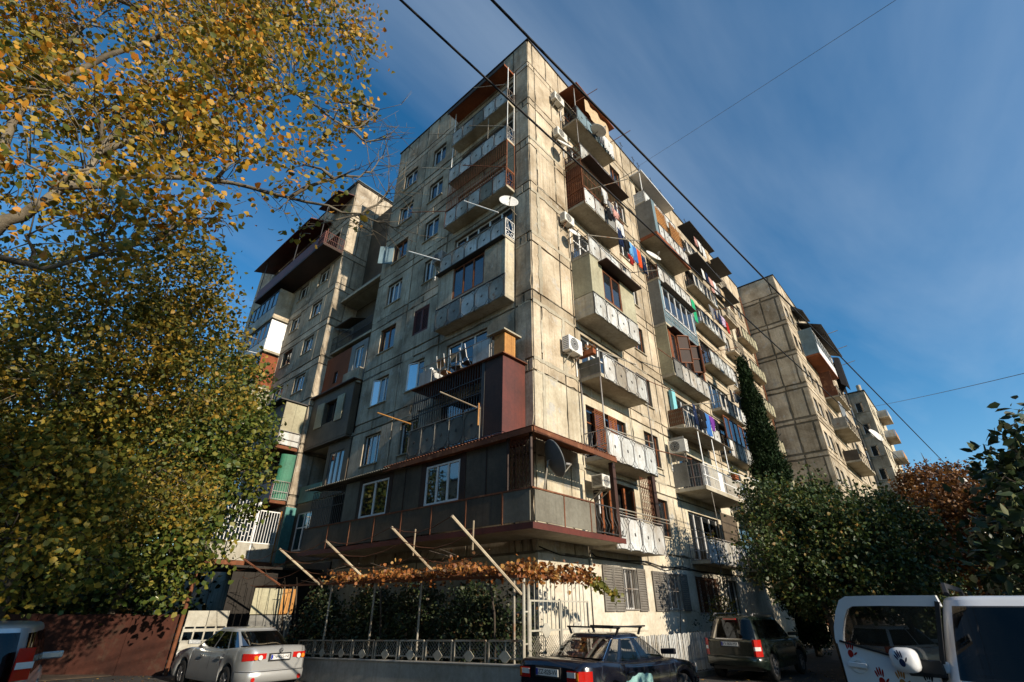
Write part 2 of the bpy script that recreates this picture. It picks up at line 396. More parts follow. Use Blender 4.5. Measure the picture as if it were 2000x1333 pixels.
# ------------------------------------------------------------------ facades
class Fac:
    """a facade plane: kind 'L' faces -x (u runs along +y), kind 'R' faces -y (u runs along +x); d is the distance out of the wall"""
    def __init__(s, kind, base, root):
        s.k, s.b, s.root, s.holes = kind, base, root, []
    def P(s, u, d, z): return (s.b - d, u, z) if s.k == 'L' else (u, s.b - d, z)
    def box(s, mb, u0, u1, d0, d1, z0, z1, m=0):
        a, b = s.P(u0, d0, z0), s.P(u1, d1, z1)
        return mb.box(a[0], b[0], a[1], b[1], a[2], b[2], m)
    def cells(s, mb, u0, u1, z0, z1, d, back, holes, m=0, edges=True, wob=0.0):
        hs = [(max(a, u0), min(b, u1), max(c, z0), min(e, z1)) for a, b, c, e in holes if a < u1 and b > u0 and c < z1 and e > z0]
        us = sorted({u0, u1, *[h[0] for h in hs], *[h[1] for h in hs]})
        zs = sorted({z0, z1, *[h[2] for h in hs], *[h[3] for h in hs]})
        nu, nz = len(us) - 1, len(zs) - 1
        def solid(i, j):
            if i < 0 or j < 0 or i >= nu or j >= nz: return None
            cu, cz = (us[i] + us[i + 1]) / 2, (zs[j] + zs[j + 1]) / 2
            return not any(a < cu < b and c < cz < e for a, b, c, e in hs)
        for i in range(nu):
            for j in range(nz):
                if not solid(i, j): continue
                a, b, c, e = us[i], us[i + 1], zs[j], zs[j + 1]
                mb.add([s.P(a, d, c), s.P(b, d, c), s.P(b, d, e), s.P(a, d, e)], [(0, 1, 2, 3)], m)
                for (di, dj, p, q) in ((-1, 0, (a, c), (a, e)), (1, 0, (b, e), (b, c)), (0, -1, (b, c), (a, c)), (0, 1, (a, e), (b, e))):
                    nb = solid(i + di, j + dj)
                    if nb is False or (nb is None and edges):
                        mb.add([s.P(p[0], d, p[1]), s.P(q[0], d, q[1]), s.P(q[0], back, q[1]), s.P(p[0], back, p[1])], [(0, 1, 2, 3)], m)
        return mb
    def panel(s, u0, u1, z0, z1, mat, name='concrete_panel', gap=0.033, d=None):
        d = rnd(-0.008, 0.014) if d is None else d
        g = gap * rnd(0.7, 1.3)
        a0, a1, c0, c1 = u0 + g, u1 - g, z0 + g, z1 - g
        if not any(h[0] < a1 and h[1] > a0 and h[2] < c1 and h[3] > c0 for h in s.holes):
            # a whole slab: give it chipped, slightly wavering edges
            nu, nz_ = max(3, int((a1 - a0) / .35)), max(3, int((c1 - c0) / .35)); pts = []
            def jit(): return rnd(0, .012) + (rnd(.02, .06) if random.random() < .1 else 0)
            pts += [(a0 + (a1 - a0) * i / nu, c0 + jit()) for i in range(nu)] + [(a1 - jit(), c0 + (c1 - c0) * i / nz_) for i in range(nz_)]
            pts += [(a1 - (a1 - a0) * i / nu, c1 - jit()) for i in range(nu)] + [(a0 + jit(), c1 - (c1 - c0) * i / nz_) for i in range(nz_)]
            mb = MB(); mb.prism([s.P(u, -.06, z) for u, z in pts], Vector(s.P(0, d + .06, 0)) - Vector(s.P(0, 0, 0)))
        else: mb = s.cells(MB(), a0, a1, c0, c1, d, -0.06, s.holes)
        if not mb.v: return
        return mb.build(name, mat, s.root)
    def backing(s, u0, u1, z0, z1, d=-0.045, back=-0.5):
        return s.cells(MB(), u0, u1, z0, z1, d, back, s.holes).build('wall', 'core', s.root)
    def window(s, u0, u1, z0, z1, mat='white', n=2, curtain=None, sill=True, d=-0.13, fw_=0.055, transom=None, ajar=False, glass='glass'):
        s.holes.append((u0, u1, z0, z1))
        f = MB(); t = 0.06
        for a, b, c, e in ((u0, u0 + fw_, z0, z1), (u1 - fw_, u1, z0, z1), (u0 + fw_, u1 - fw_, z0, z0 + fw_), (u0 + fw_, u1 - fw_, z1 - fw_, z1)):
            s.box(f, a, b, d - t, d, c, e)
        xs = [u0 + (u1 - u0) * i / n for i in range(n + 1)]
        for x in xs[1:-1]: s.box(f, x - fw_ * .65, x + fw_ * .65, d - t, d + 0.004, z0 + fw_, z1 - fw_)
        if transom:
            zt = z1 - (z1 - z0) * transom
            for i in range(n): s.box(f, xs[i] + fw_, xs[i + 1] - fw_, d - t, d + 0.002, zt - 0.025, zt + 0.025)
        w = f.build('window', mat, s.root)
        for i in range(n):
            p = MB()
            if ajar and i == n - 1:
                h = 0.12
                p.add([s.P(xs[i] + .05, d - 0.02, z0 + .05), s.P(xs[i + 1] - .05, d + h, z0 + .05), s.P(xs[i + 1] - .05, d + h, z1 - .05), s.P(xs[i] + .05, d - 0.02, z1 - .05)], [(0, 1, 2, 3)])
                q = MB(); q.bar(s.P(xs[i + 1] - .05, d + h, z0 + .05), s.P(xs[i + 1] - .05, d + h, z1 - .05), .05); q.bar(s.P(xs[i] + .05, d, z1 - .05), s.P(xs[i + 1] - .05, d + h, z1 - .05), .05); q.bar(s.P(xs[i] + .05, d, z0 + .05), s.P(xs[i + 1] - .05, d + h, z0 + .05), .05)
                q.build('sash', mat, w)
            else:
                s.box(p, xs[i] + .02, xs[i + 1] - .02, d - 0.035, d - 0.027, z0 + .02, z1 - .02)
            p.build('pane', glass, w)
        if curtain is None: curtain = random.random() < 0.4
        if curtain:
            c = MB(); side = random.choice((0, 1, 2))
            a, b = (u0, u0 + (u1 - u0) * .45) if side == 0 else ((u1 - (u1 - u0) * .45, u1) if side == 1 else (u0, u1))
            rows = []
            for j in range(3):
                rows.append([s.P(a + (b - a) * i / 16, -0.3 + 0.02 * math.sin(i * 2.1), z0 + (z1 - z0) * j / 2) for i in range(17)])
            c.grid(rows).build('curtain', 'curtain', w)
        if sill:
            q = MB(); s.box(q, u0 - .06, u1 + .06, -0.1, 0.07, z0 - .045, z0 - .005); q.build('sill', 'slab', w)
            q = MB()
            for _ in range(random.randint(3, 6)):
                c = random.choice((u0, u1, rnd(u0, u1))) + rnd(-.07, .07); ww = rnd(.03, .1); ln_ = rnd(.25, 1.0); rows = []
                for j in range(6): t = j / 5; rows.append([s.P(c - ww * (1 - .75 * t) / 2 + rnd(-.01, .01), .019, z0 - .05 - ln_ * t), s.P(c + ww * (1 - .75 * t) / 2 + rnd(-.01, .01), .019, z0 - .05 - ln_ * t)])
                q.grid(rows)
            q.build('dirt_streak', 'streak', w)['kind'] = 'stuff'
        return w
    def shutters_closed(s, u0, u1, z0, z1, mat, n=2, slats=False, d=-0.04):
        """a closed leaf-shuttered opening"""
        s.holes.append((u0, u1, z0, z1))
        f = MB()
        for a, b, c, e in ((u0, u0 + .06, z0, z1), (u1 - .06, u1, z0, z1), (u0 + .06, u1 - .06, z0, z0 + .06), (u0 + .06, u1 - .06, z1 - .06, z1)):
            s.box(f, a, b, -0.15, -0.01, c, e)
        w = f.build('window', mat, s.root)
        for i in range(n):
            a = u0 + .06 + (u1 - u0 - .12) * i / n; b = u0 + .06 + (u1 - u0 - .12) * (i + 1) / n
            louvre(s, w, a + .008, b - .008, z0 + .065, z1 - .065, mat, d)
        return w

def louvre(F, parent, u0, u1, z0, z1, mat, d, pitch=0.075):
    """a slatted shutter leaf"""
    q = MB(); t = 0.035
    for a, b, c, e in ((u0, u0 + .05, z0, z1), (u1 - .05, u1, z0, z1), (u0 + .05, u1 - .05, z0, z0 + .06), (u0 + .05, u1 - .05, z1 - .06, z1)):
        F.box(q, a, b, d - t, d, c, e)
    z = z0 + .08
    while z < z1 - .08:
        q.hexa([F.P(u0 + .05, d - t, z + .05), F.P(u1 - .05, d - t, z + .05), F.P(u1 - .05, d - .004, z - .005), F.P(u0 + .05, d - .004, z - .005)],
               [F.P(u0 + .05, d - t, z + .062), F.P(u1 - .05, d - t, z + .062), F.P(u1 - .05, d - .004, z + .007), F.P(u0 + .05, d - .004, z + .007)])
        z += pitch
    return q.build('shutter', mat, parent)

# -------- balcony kit: the slab is the part, everything on it is a sub-part
def slab(F, u0, u1, dep, z, th=0.14, mat='slab', name='balcony'):
    q = MB(); F.box(q, u0, u1, 0.012, dep, z, z + th); F.box(q, u0 + .02, u1 - .02, 0.012, dep - .06, z - .012, z)
    return q.build(name, mat, F.root)
def orn_mesh(F, w, h, mats=('sheet', 'iron')):
    """sheet with an octagon, a lens and a star in thin iron"""
    q = MB()
    def P(u, d, z): return (-d, u, z) if F.k == 'L' else (u, -d, z)
    def bx(u0, u1, d0, d1, z0, z1, m):
        a, b = P(u0, d0, z0), P(u1, d1, z1); q.box(a[0], b[0], a[1], b[1], a[2], b[2], m)
    bx(.02, w - .02, -.006, .006, .02, h - .02, 0)
    def ln(pts, t=.011):
        for a, b in zip(pts[:-1], pts[1:]): q.bar(P(a[0], .012, a[1]), P(b[0], .012, b[1]), t, .012, 1, upv=P(0, 1, 0))
    c, e = .26 * w, .24 * h
    ln([(c, .03), (w - c, .03), (w - .03, e), (w - .03, h - e), (w - c, h - .03), (c, h - .03), (.03, h - e), (.03, e), (c, .03)])
    for dx, dz in ((.055, .055), (.055, -.055), (.075, 0), (0, .075)):
        ln([(w / 2 - dx * .8, h / 2 - dz * .8), (w / 2 + dx * .8, h / 2 + dz * .8)], .009)
    ln([(.03, .03), (c * .62, e * .5)]); ln([(w - .03, .03), (w - c * .62, e * .5)]); ln([(.03, h - .03), (c * .62, h - e * .5)]); ln([(w - .03, h - .03), (w - c * .62, h - e * .5)])
    return q.mesh('railing_panel', list(mats))
def front_panels(F, B, u0, u1, dep, z, n, h=1.0, skip=(), mats=('sheet', 'iron'), rail=True, post='iron'):
    w = (u1 - u0) / n; me = orn_mesh(F, w, h, mats)
    alt = [orn_mesh(F, w, h, (a, mats[1])) for a in ('grey_sheet', 'galv', 'ter_panel')] if mats[0] == 'sheet' else [me]
    for i in range(n):
        if i in skip: continue
        x, y, zz_ = F.P(u0 + i * w, dep + .012, z)
        o = link('railing_panel', me if random.random() < .84 else random.choice(alt), B, (x, y, zz_)); o.rotation_euler = (rnd(-.022, .022), rnd(-.022, .022), 0)
    if rail:
        q = MB()
        for i in range(n + 1): F.box(q, u0 + i * w - .012, u0 + i * w + .012, dep - .02, dep + .028, z - .02, z + h + .02)
        F.box(q, u0 - .02, u1 + .02, dep - .022, dep + .03, z + h + .02, z + h + .05)
        q.build('railing', post, B)
def side_rail(F, B, u, dep, z, h=1.0, mat='grey_iron', kind='bars'):
    q = MB(); d0 = 0.03
    for zz_ in (z + .14, z + h * .5, z + h): q.bar(F.P(u, d0, zz_), F.P(u, dep, zz_), .028)
    for d in (d0, dep): q.bar(F.P(u, d, z + .1), F.P(u, d, z + h), .028)
    if kind == 'bars':
        m_ = max(3, int(dep / .11))
        for i in range(1, m_): q.bar(F.P(u, dep * i / m_, z + .14), F.P(u, dep * i / m_, z + h), .014)
    elif kind == 'rings':
        m_ = max(2, int(dep / .22))
        for i in range(m_):
            c = F.P(u, dep * (i + .5) / m_, z + h * .32); q.disc(c, (0, 1, 0) if F.k == 'L' else (1, 0, 0), .075, .1, .014, 12)
            q.bar(F.P(u, dep * (i + .5) / m_, z + h * .5), F.P(u, dep * (i + .5) / m_, z + h), .014)
            q.bar(F.P(u, dep * i / m_ + .02, z + h * .5), F.P(u, dep * (i + 1) / m_ - .02, z + h), .014)
    return q.build('side_railing', mat, B)
def sheet_wall(F, B, u0, u1, d0, d1, z0, z1, mat, name='enclosure_wall'):
    q = MB(); F.box(q, u0, u1, d0, d1, z0, z1); return q.build(name, mat, B)
def balc_window(F, B, u0, u1, d, z0, z1, n, mat, glass='glass', fw_=.06):
    q = MB(); xs = [u0 + (u1 - u0) * i / n for i in range(n + 1)]
    for x in xs: F.box(q, x - fw_ / 2, x + fw_ / 2, d - .05, d + .012, z0, z1)
    for c in (z0, z1 - fw_): 
        for i in range(n): F.box(q, xs[i] + fw_ / 2, xs[i + 1] - fw_ / 2, d - .05, d + .012, c, c + fw_)
    q.build('window_frame', mat, B)
    for i in range(n):
        p = MB(); F.box(p, xs[i] + .025, xs[i + 1] - .025, d - .03, d - .022, z0 + .03, z1 - .03); p.build('pane', glass, B)
def bars(F, B, u0, u1, d, z0, z1, step, mat, name='grille', r=.016, rails=(0, .5, 1)):
    q = MB(); n = max(2, int((u1 - u0) / step))
    for i in range(n + 1):
        u = u0 + (u1 - u0) * i / n; F.box(q, u - r / 2, u + r / 2, d - r / 2, d + r / 2, z0, z1)
    for t in rails: F.box(q, u0, u1, d + r / 2, d + r / 2 + .022, z0 + (z1 - z0) * t - .016, z0 + (z1 - z0) * t + .016)
    return q.build(name, mat, B)
def scissor(F, B, u0, u1, d, z0, z1, mat='rust', step=.11):
    """a folding lattice grille"""
    q = MB(); n = max(3, int((u1 - u0) / step)); w = (u1 - u0) / n
    for i in range(n + 1): F.box(q, u0 + i * w - .009, u0 + i * w + .009, d - .009, d + .009, z0, z1)
    m_ = int((z1 - z0) / .2)
    for j in range(m_):
        a = z0 + (z1 - z0) * (j + .1) / m_; b = z0 + (z1 - z0) * (j + .9) / m_
        for i in range(n):
            q.bar(F.P(u0 + i * w, d + .014, a), F.P(u0 + (i + 1) * w, d + .014, b), .014, .008, upv=F.P(0, 1, 0))
            q.bar(F.P(u0 + i * w, d + .02, b), F.P(u0 + (i + 1) * w, d + .02, a), .014, .008, upv=F.P(0, 1, 0))
    return q.build('lattice_grille', mat, B)
def pole(F, B, p, q_, r=.022, mat='galv', name='clothes_pole'):
    q = MB(); q.tube([F.P(*p), F.P(*q_)], r, 6); return q.build(name, mat, B)
def line(F, B, pts, r=.006, mat='wire', name='clothesline'):
    q = MB(); q.tube([F.P(*p) for p in pts], r, 4); return q.build(name, mat, B)

# ================================================================== main block
TOP = 28.4
LU, LR = 11.08, 30.3
main = thing('apartment_block', 'weathered nine-storey concrete panel apartment block with its corner towards the street', 'apartment block', (0, 0, 0))
FL, FR = Fac('L', 0.0, main), Fac('R', 0.0, main)
SL = {8: 23.5, 7: 20.75, 6: 17.8, 5: 14.95, 4: 12.1, 3: 9.3, 2: 6.6, 1: 3.66}
SR = {8: 23.85, 7: 21.0, 6: 18.05, 5: 15.1, 4: 12.13, 3: 9.4, 2: 6.37, 1: 3.58}
LT = {k: 8.75 + 2.8 * (k - 2) for k in range(0, 9)}     # window heads, left facade
RT = {k: 5.92 + 2.8 * (k - 1) for k in range(0, 9)}     # window heads, right facade

# --- left facade windows
wspec = {('A', 8): ('white', 2), ('B', 8): ('white', 2), ('A', 7): ('white', 2), ('B', 7): ('white', 2), ('A', 6): ('wood', 2), ('B', 6): ('white', 2), ('A', 5): ('white', 3),
         ('B', 5): ('white', 2), ('A', 4): ('wood', 2), ('A', 3): ('white', 3), ('B', 3): ('white', 2), ('A', 2): ('white', 3), ('B', 2): ('white', 2)}
for (c, k), (mt, n) in wspec.items():
    u0, u1 = (8.77, 10.05) if c == 'A' else (6.15, 7.3)
    if k == 5 and c == 'B': u0 = 6.2; u1 = 6.95
    FL.window(u0, u1, LT[k] - 1.38, LT[k], mt, n, ajar=(c, k) in (('B', 3), ('A', 3)), curtain=(c, k) in (('A', 5), ('A', 3), ('A', 2)), sill=(c, k) not in (('B', 8),))
FL.shutters_closed(6.15, 7.3, LT[4] - 1.38, LT[4], 'redbrown', 2)
# one casement swung right open
q = MB(); q.hexa([FL.P(10.06, .0, LT[6] - 1.3), FL.P(10.6, .55, LT[6] - 1.3), FL.P(10.57, .58, LT[6] - 1.3), FL.P(10.03, .03, LT[6] - 1.3)], [FL.P(10.06, .0, LT[6] - .1), FL.P(10.6, .55, LT[6] - .1), FL.P(10.57, .58, LT[6] - .1), FL.P(10.03, .03, LT[6] - .1)])
q.build('open_sash', 'blue_sheet', main)
# door and window units behind the open balconies
for k in (8, 7, 6, 5):
    FL.window(1.0, 4.7, SL[k] + .2, SL[k] + 2.3, 'white', 5, curtain=(k == 5), sill=False, transom=.35)
FL.window(2.3, 4.7, SL[3] + .2, SL[3] + 2.25, 'white', 3, curtain=True, sill=False)
FL.window(1.4, 4.7, SL[2] + .2, SL[2] + 2.3, 'brown', 3, sill=False)
# --- right facade windows
for k in range(1, 9):
    mt = {8: 'wood', 7: 'white', 6: 'white', 5: 'white', 4: 'wood', 3: 'brown', 2: 'wood', 1: 'wood'}[k]
    u0 = {8: 7.55, 4: 7.7, 5: 7.9}.get(k, 7.45)
    FR.window(u0, 8.75, RT[k] - 1.45, RT[k], mt, 2)
for k in range(2, 9):
    if k != 4: FR.window(3.0, 5.9, SR[k] + .2, SR[k] + 2.25, {2: 'wood', 8: 'wood'}.get(k, 'white'), 4, sill=False, transom=.3)
for k in range(1, 9):
    FR.window(10.7, 14.2, SR[k] + .2, SR[k] + 2.2, 'white' if k % 2 else 'brown', 4, sill=False)
    FR.window(16.9, 20.2, SR[k] + .2, SR[k] + 2.2, 'brown' if k % 2 else 'white', 4, sill=False)
    FR.window(22.2, 23.5, RT[k] - 1.45, RT[k], 'white', 2)
    FR.window(26.3, 27.5, RT[k] - 1.45, RT[k], 'wood' if k % 3 else 'white', 2)
    FR.window(28.3, 29.3, RT[k] - 1.45, RT[k], 'white', 2)
FR.window(4.45, 5.35, 1.9, 3.14, 'white', 2, sill=False)
FR.window(7.55, 8.75, 1.9, 3.12, 'white', 2, sill=False)
FR.window(10.3, 12.5, 1.75, 3.1, 'white', 3, sill=False)
FR.window(13.6, 15.0, 1.75, 3.1, 'white', 2, sill=False)
FR.holes.append((4.6, 6.0, 3.9, 6.0)); FR.holes.append((3.1, 4.3, 3.9, 5.75))   # doors onto the terrace
# --- wall backing, rooms, roof
FL.backing(0.06, LU - .05, 0, TOP - .1)
FR.backing(0.06, LR - .05, 0, TOP - .1)
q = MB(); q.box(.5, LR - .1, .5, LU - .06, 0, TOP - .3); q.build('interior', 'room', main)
q = MB(); q.box(.051, LR - .05, LU - .08, LU - .048, 0, TOP - .1); q.build('rear_wall', 'concrete', main)
q = MB(); q.box(LR - .08, LR - .049, .051, LU - .081, 0, TOP - .1); q.build('end_wall', 'concrete', main)
q = MB(); q.box(-.05, LR + .05, -.05, LU + .05, TOP, TOP + .07); q.box(.05, LR, .05, LU, TOP - .25, TOP - .001); q.build('roof', 'roofcap', main)
# --- left facade panels
us = [0.0, 0.85, 5.25, 7.95, LU]
def row(F, us, z0, z1, mat, name='concrete_panel', gap=.033):
    for a, b in zip(us[:-1], us[1:]): F.panel(a, b, z0, z1, mat, name, gap)
belts = {k: (3.62 + 2.83 * (k - 1) - .3, 3.62 + 2.83 * (k - 1) + .18) for k in range(1, 9)}
belts[9] = (26.1, 26.5)
for k in range(1, 9):
    z0, z1 = belts[k][1], belts[k + 1][0]
    row(FL, us, z0, z1, 'concrete_shade')
    row(FL, [0.0, .22, .55, .85, 2.9, 5.25, 6.7, 7.95, 9.6, LU] if k % 2 else [0.0, .4, .85, 5.25, 7.95, LU], belts[k][0], belts[k][1], 'concrete_shade', 'belt_panel')
row(FL, [0.0, .85, 5.25, 7.95, LU], belts[9][0], belts[9][1], 'concrete_shade', 'belt_panel')
row(FL, [0.0, 1.0, 4.9, 6.0, 7.05, 8.1, 9.1, 10.15, LU], 26.5, TOP, 'concrete_shade', 'parapet_panel')
row(FL, [0.0, 2.7, 5.4, 8.1, LU], 0.0, belts[1][0], 'cream')
# --- right facade panels
ur = [0.0, .5, 1.84, 2.62, 6.45, 9.35, 10.1, 14.85, 16.3, 20.9, 24.6, 25.5, 28.0, LR]
for k in range(1, 9):
    z0, z1 = belts[k][1], belts[k + 1][0]
    mt = 'cream' if k <= 2 else 'concrete'
    row(FR, ur, z0, z1, mt)
    ub = [0.0, 1.84, 2.62, 6.45, 9.35, 10.1, 14.85, 16.3, 20.9, 24.6, 25.5, 28.0, LR] if k % 2 else [0.0, .5, 2.62, 4.6, 6.45, 8.2, 10.1, 14.85, 16.3, 20.9, 24.6, 25.5, 28.0, LR]
    row(FR, ub, belts[k][0], belts[k][1], mt, 'belt_panel')
row(FR, ur, belts[9][0], belts[9][1], 'concrete', 'belt_panel')
row(FR, [0.0, .35, 1.5, 2.6, 3.9, 5.2, 6.45, 7.6, 8.7, 9.35, 10.6, 12.0, 13.4, 14.85, 16.3, 18, 19.5, 20.9, 22.6, 24.6, 26.5, 28.3, LR], 26.5, TOP, 'concrete', 'parapet_panel')
# ground floor: one whitewashed render coat
g = FR.cells(MB(), 0.0, 16.2, 0.0, belts[1][0] - .02, 0.03, -0.06, FR.holes).build('render_coat', 'whitewash', main)
FR.cells(MB(), 16.25, LR, 0.0, belts[1][0] - .02, 0.0, -0.06, FR.holes).build('render_coat', 'cream', main)
# trowelled repair strips over some joints by the corner
for k, (a, b) in {2: (.45, .6), 3: (1.76, 1.95), 4: (.42, .62), 5: (.43, .6)}.items():
    q = MB(); n = 12; z0, z1 = belts[k][1], belts[k + 1][0]
    L_ = [(a + rnd(-.05, .03), z0 + (z1 - z0) * i / n) for i in range(n + 1)]; R_ = [(b + rnd(-.03, .05), z) for _, z in L_]
    q.prism([FR.P(u, .012, z) for u, z in L_] + [FR.P(u, .012, z) for u, z in R_[::-1]], Vector(FR.P(0, .014, 0)) - Vector(FR.P(0, 0, 0))); q.build('joint_repair', 'mortar', main)
for k in (2, 3, 4, 5, 6, 7):
    q = MB(); n = 14; zc = belts[k][k % 2] + rnd(-.02, .02)
    T_ = [(.02 + 2.6 * i / n, zc + .07 + rnd(-.03, .05)) for i in range(n + 1)]; B_ = [(u, zc - .06 + rnd(-.05, .03)) for u, _ in T_]
    q.prism([FR.P(u, .0125, z) for u, z in B_] + [FR.P(u, .0125, z) for u, z in T_[::-1]], Vector(FR.P(0, .012, 0)) - Vector(FR.P(0, 0, 0))); q.build('joint_repair', 'mortar', main)
def smear(F, p, q_, w, mat='mortar', d=.0145):
    """a ragged band of trowelled mortar along a joint"""
    n = max(5, int((Vector(q_) - Vector(p)).length / .16)); A, B_ = [], []
    for i in range(n + 1):
        t = i / n; u = p[0] + (q_[0] - p[0]) * t; z = p[1] + (q_[1] - p[1]) * t; ww = w * (.35 + .9 * random.random()); o = rnd(-.3, .3) * w
        if abs(q_[0] - p[0]) > abs(q_[1] - p[1]): A.append((u, z + o + ww / 2)); B_.append((u, z + o - ww / 2))
        else: A.append((u + o - ww / 2, z)); B_.append((u + o + ww / 2, z))
    q = MB(); m_ = len(A); q.grid([[F.P(a, d, b) for a, b in A], [F.P(a, d, b) for a, b in B_]]); return q.build('joint_repair', mat, F.root)
rj = random.Random(9)
for k in range(1, 9):
    z0, z1 = belts[k][1], belts[k + 1][0]
    for u in (.5, 1.84, 2.62, 6.5, 9.35):
        if rj.random() < .6: a = rj.uniform(0, .5); smear(FR, (u, z0 + (z1 - z0) * a), (u, z0 + (z1 - z0) * min(1, a + rj.uniform(.3, .7))), rj.uniform(.05, .1), rj.choice(('mortar', 'core', 'mortar')))
    for (a, b) in ((.05, 2.6), (6.5, 9.9)):
        for zz_ in belts[k]:
            if rj.random() < .65: c = rj.uniform(a, (a + b) / 2); smear(FR, (c, zz_), (min(b, c + rj.uniform(.6, 1.6)), zz_), rj.uniform(.05, .12), rj.choice(('mortar', 'core')))
    for (a, b) in ((5.4, 11.0), (5.4, 11.0), (.05, .8)):
        for zz_ in belts[k]:
            if rj.random() < .6: c = rj.uniform(a, (a + b) / 2 + (b - a) * .3); smear(FL, (c, zz_), (min(b, c + rj.uniform(.5, 1.8)), zz_), rj.uniform(.05, .11), rj.choice(('mortar', 'core', 'core')))
    for u in (5.3, 7.95):
        if rj.random() < .6: a = rj.uniform(0, .5); smear(FL, (u, z0 + (z1 - z0) * a), (u, z0 + (z1 - z0) * min(1, a + rj.uniform(.3, .6))), rj.uniform(.05, .1), rj.choice(('mortar', 'core')))
# downpipe at the far end, pilaster strip
q = MB(); q.tube([FR.P(29.9, .1, 1), FR.P(29.9, .1, 27)], .06, 8); q.build('downpipe', 'rust', main)
q = MB(); FR.box(q, 24.75, 25.35, .02, .12, 3.5, 26); q.build('pilaster', 'cream', main)
# shutters of the ground-floor windows, folded open
for (a, b) in ((3.2, 4.42), (5.37, 5.95)):
    h_ = MB(); 
    if b - a > 1: louvre(FR, main, a, (a + b) / 2 - .01, 1.85, 3.16, 'shutter', .09); louvre(FR, main, (a + b) / 2 + .01, b, 1.85, 3.16, 'shutter', .09)
    else: louvre(FR, main, a, b, 1.85, 3.16, 'shutter', .09)
for (a, b) in ((6.5, 7.05), (7.07, 7.52), (8.78, 9.4)): louvre(FR, main, a, b, 1.85, 3.14, 'shutter', .09)
for (a, b) in ((4.45, 5.35), (7.55, 8.75)): bars(FR, main, a, b, .05, 1.9, 3.12, .1, 'grey_iron', 'window_grille')
scissor(FR, main, 10.25, 12.55, .06, 1.75, 3.12, 'rust', .14)
q = MB(); FR.box(q, 3.4, 5.8, .031, .06, 1.28, 1.42); FR.box(q, 3.45, 5.75, .06, .075, 1.3, 1.4); q.build('plaster_moulding', 'whitewash', main)
# ------------------------------------------------------------------ left facade balconies
U0, U1, DL = .88, 4.9, .55
# k8, under an orange soffit
B = slab(FL, U0, U1, DL, SL[8]); front_panels(FL, B, U0, U1, DL, SL[8], 5); side_rail(FL, B, U0, DL, SL[8], kind='rings'); side_rail(FL, B, U1, DL, SL[8])
q = MB(); FL.box(q, .95, 5.2, .02, .78, 26.28, 26.4); q.build('canopy', 'orange_soffit', B)
q = MB(); FL.box(q, .9, 5.25, .785, .82, 26.2, 26.45); q.build('canopy_fascia', 'roofcap', B)
for d in (.06, .52): pole(FL, B, (U0, d, SL[8] + 1), (U0, d, 26.25), .024, 'white', 'post')
pole(FL, B, (4.85, .5, SL[8] + 1), (4.85, .5, 26.25), .02, 'white', 'post')
pole(FL, B, (U0, .5, 24.9), (2.6, 1.25, 25.5), .02); pole(FL, B, (4.9, .5, 24.6), (6.3, 1.15, 25.2), .02)
# k7
B = slab(FL, U0, U1, DL, SL[7]); front_panels(FL, B, U0, U1, DL, SL[7], 5); side_rail(FL, B, U0, DL, SL[7], kind='rings')
for d in (.06, .52): pole(FL, B, (U0, d, SL[7] + 1), (U0, d, SL[8]), .022, 'white', 'post')
pole(FL, B, (2.2, .5, SL[7] + 1), (2.2, .5, SL[8]), .018, 'galv', 'post'); pole(FL, B, (4.85, .5, SL[7] - .6), (4.85, .5, SL[8]), .02, 'white', 'post')
pole(FL, B, (U0, .5, 21.7), (2.7, 1.3, 22.55), .022); pole(FL, B, (4.9, .5, 21.9), (6.5, 1.2, 22.6), .02)
# k6 with a rusty bar grille up to the slab above
B = slab(FL, U0, U1, DL, SL[6]); front_panels(FL, B, U0, U1, DL, SL[6], 5, post='rust'); side_rail(FL, B, U0, DL, SL[6], kind='rings', mat='rust')
bars(FL, B, U0 + .02, U1 - .02, DL, SL[6] + 1.06, SL[7] - .02, .12, 'rust', r=.018, rails=(0, .5, 1))
q = MB(); q.box(-DL + .03, -.04, U0 - .006, U0 + .006, SL[6] + 1.15, SL[7] - .08); q.build('side_pane', 'glass_b', B)
q = MB()
for (x0, x1, z0, z1) in ((-DL, -DL + .04, SL[6] + 1.0, SL[7]), (-.05, -.012, SL[6] + 1.0, SL[7]), (-DL + .04, -.05, SL[6] + 1.05, SL[6] + 1.12), (-DL + .04, -.05, SL[7] - .07, SL[7] - .01)): q.box(x0, x1, U0 - .02, U0 + .02, z0, z1)
q.build('side_frame', 'rust', B)
pole(FL, B, (U0, .55, 18.9), (2.9, 1.35, 19.9), .022, 'rust'); pole(FL, B, (4.9, .55, 18.9), (7.0, 1.2, 19.7), .02, 'rust')
# k5, white framed, open
B = slab(FL, U0, U1, DL, SL[5]); front_panels(FL, B, U0, U1, DL, SL[5], 5, post='galv'); side_rail(FL, B, U0, DL, SL[5], kind='rings', mat='white')
pole(FL, B, (4.95, .5, 15.9), (6.6, 1.25, 16.9), .03, 'white'); pole(FL, B, (1.3, .55, 16.5), (2.7, 1.3, 17.55), .026, 'white')
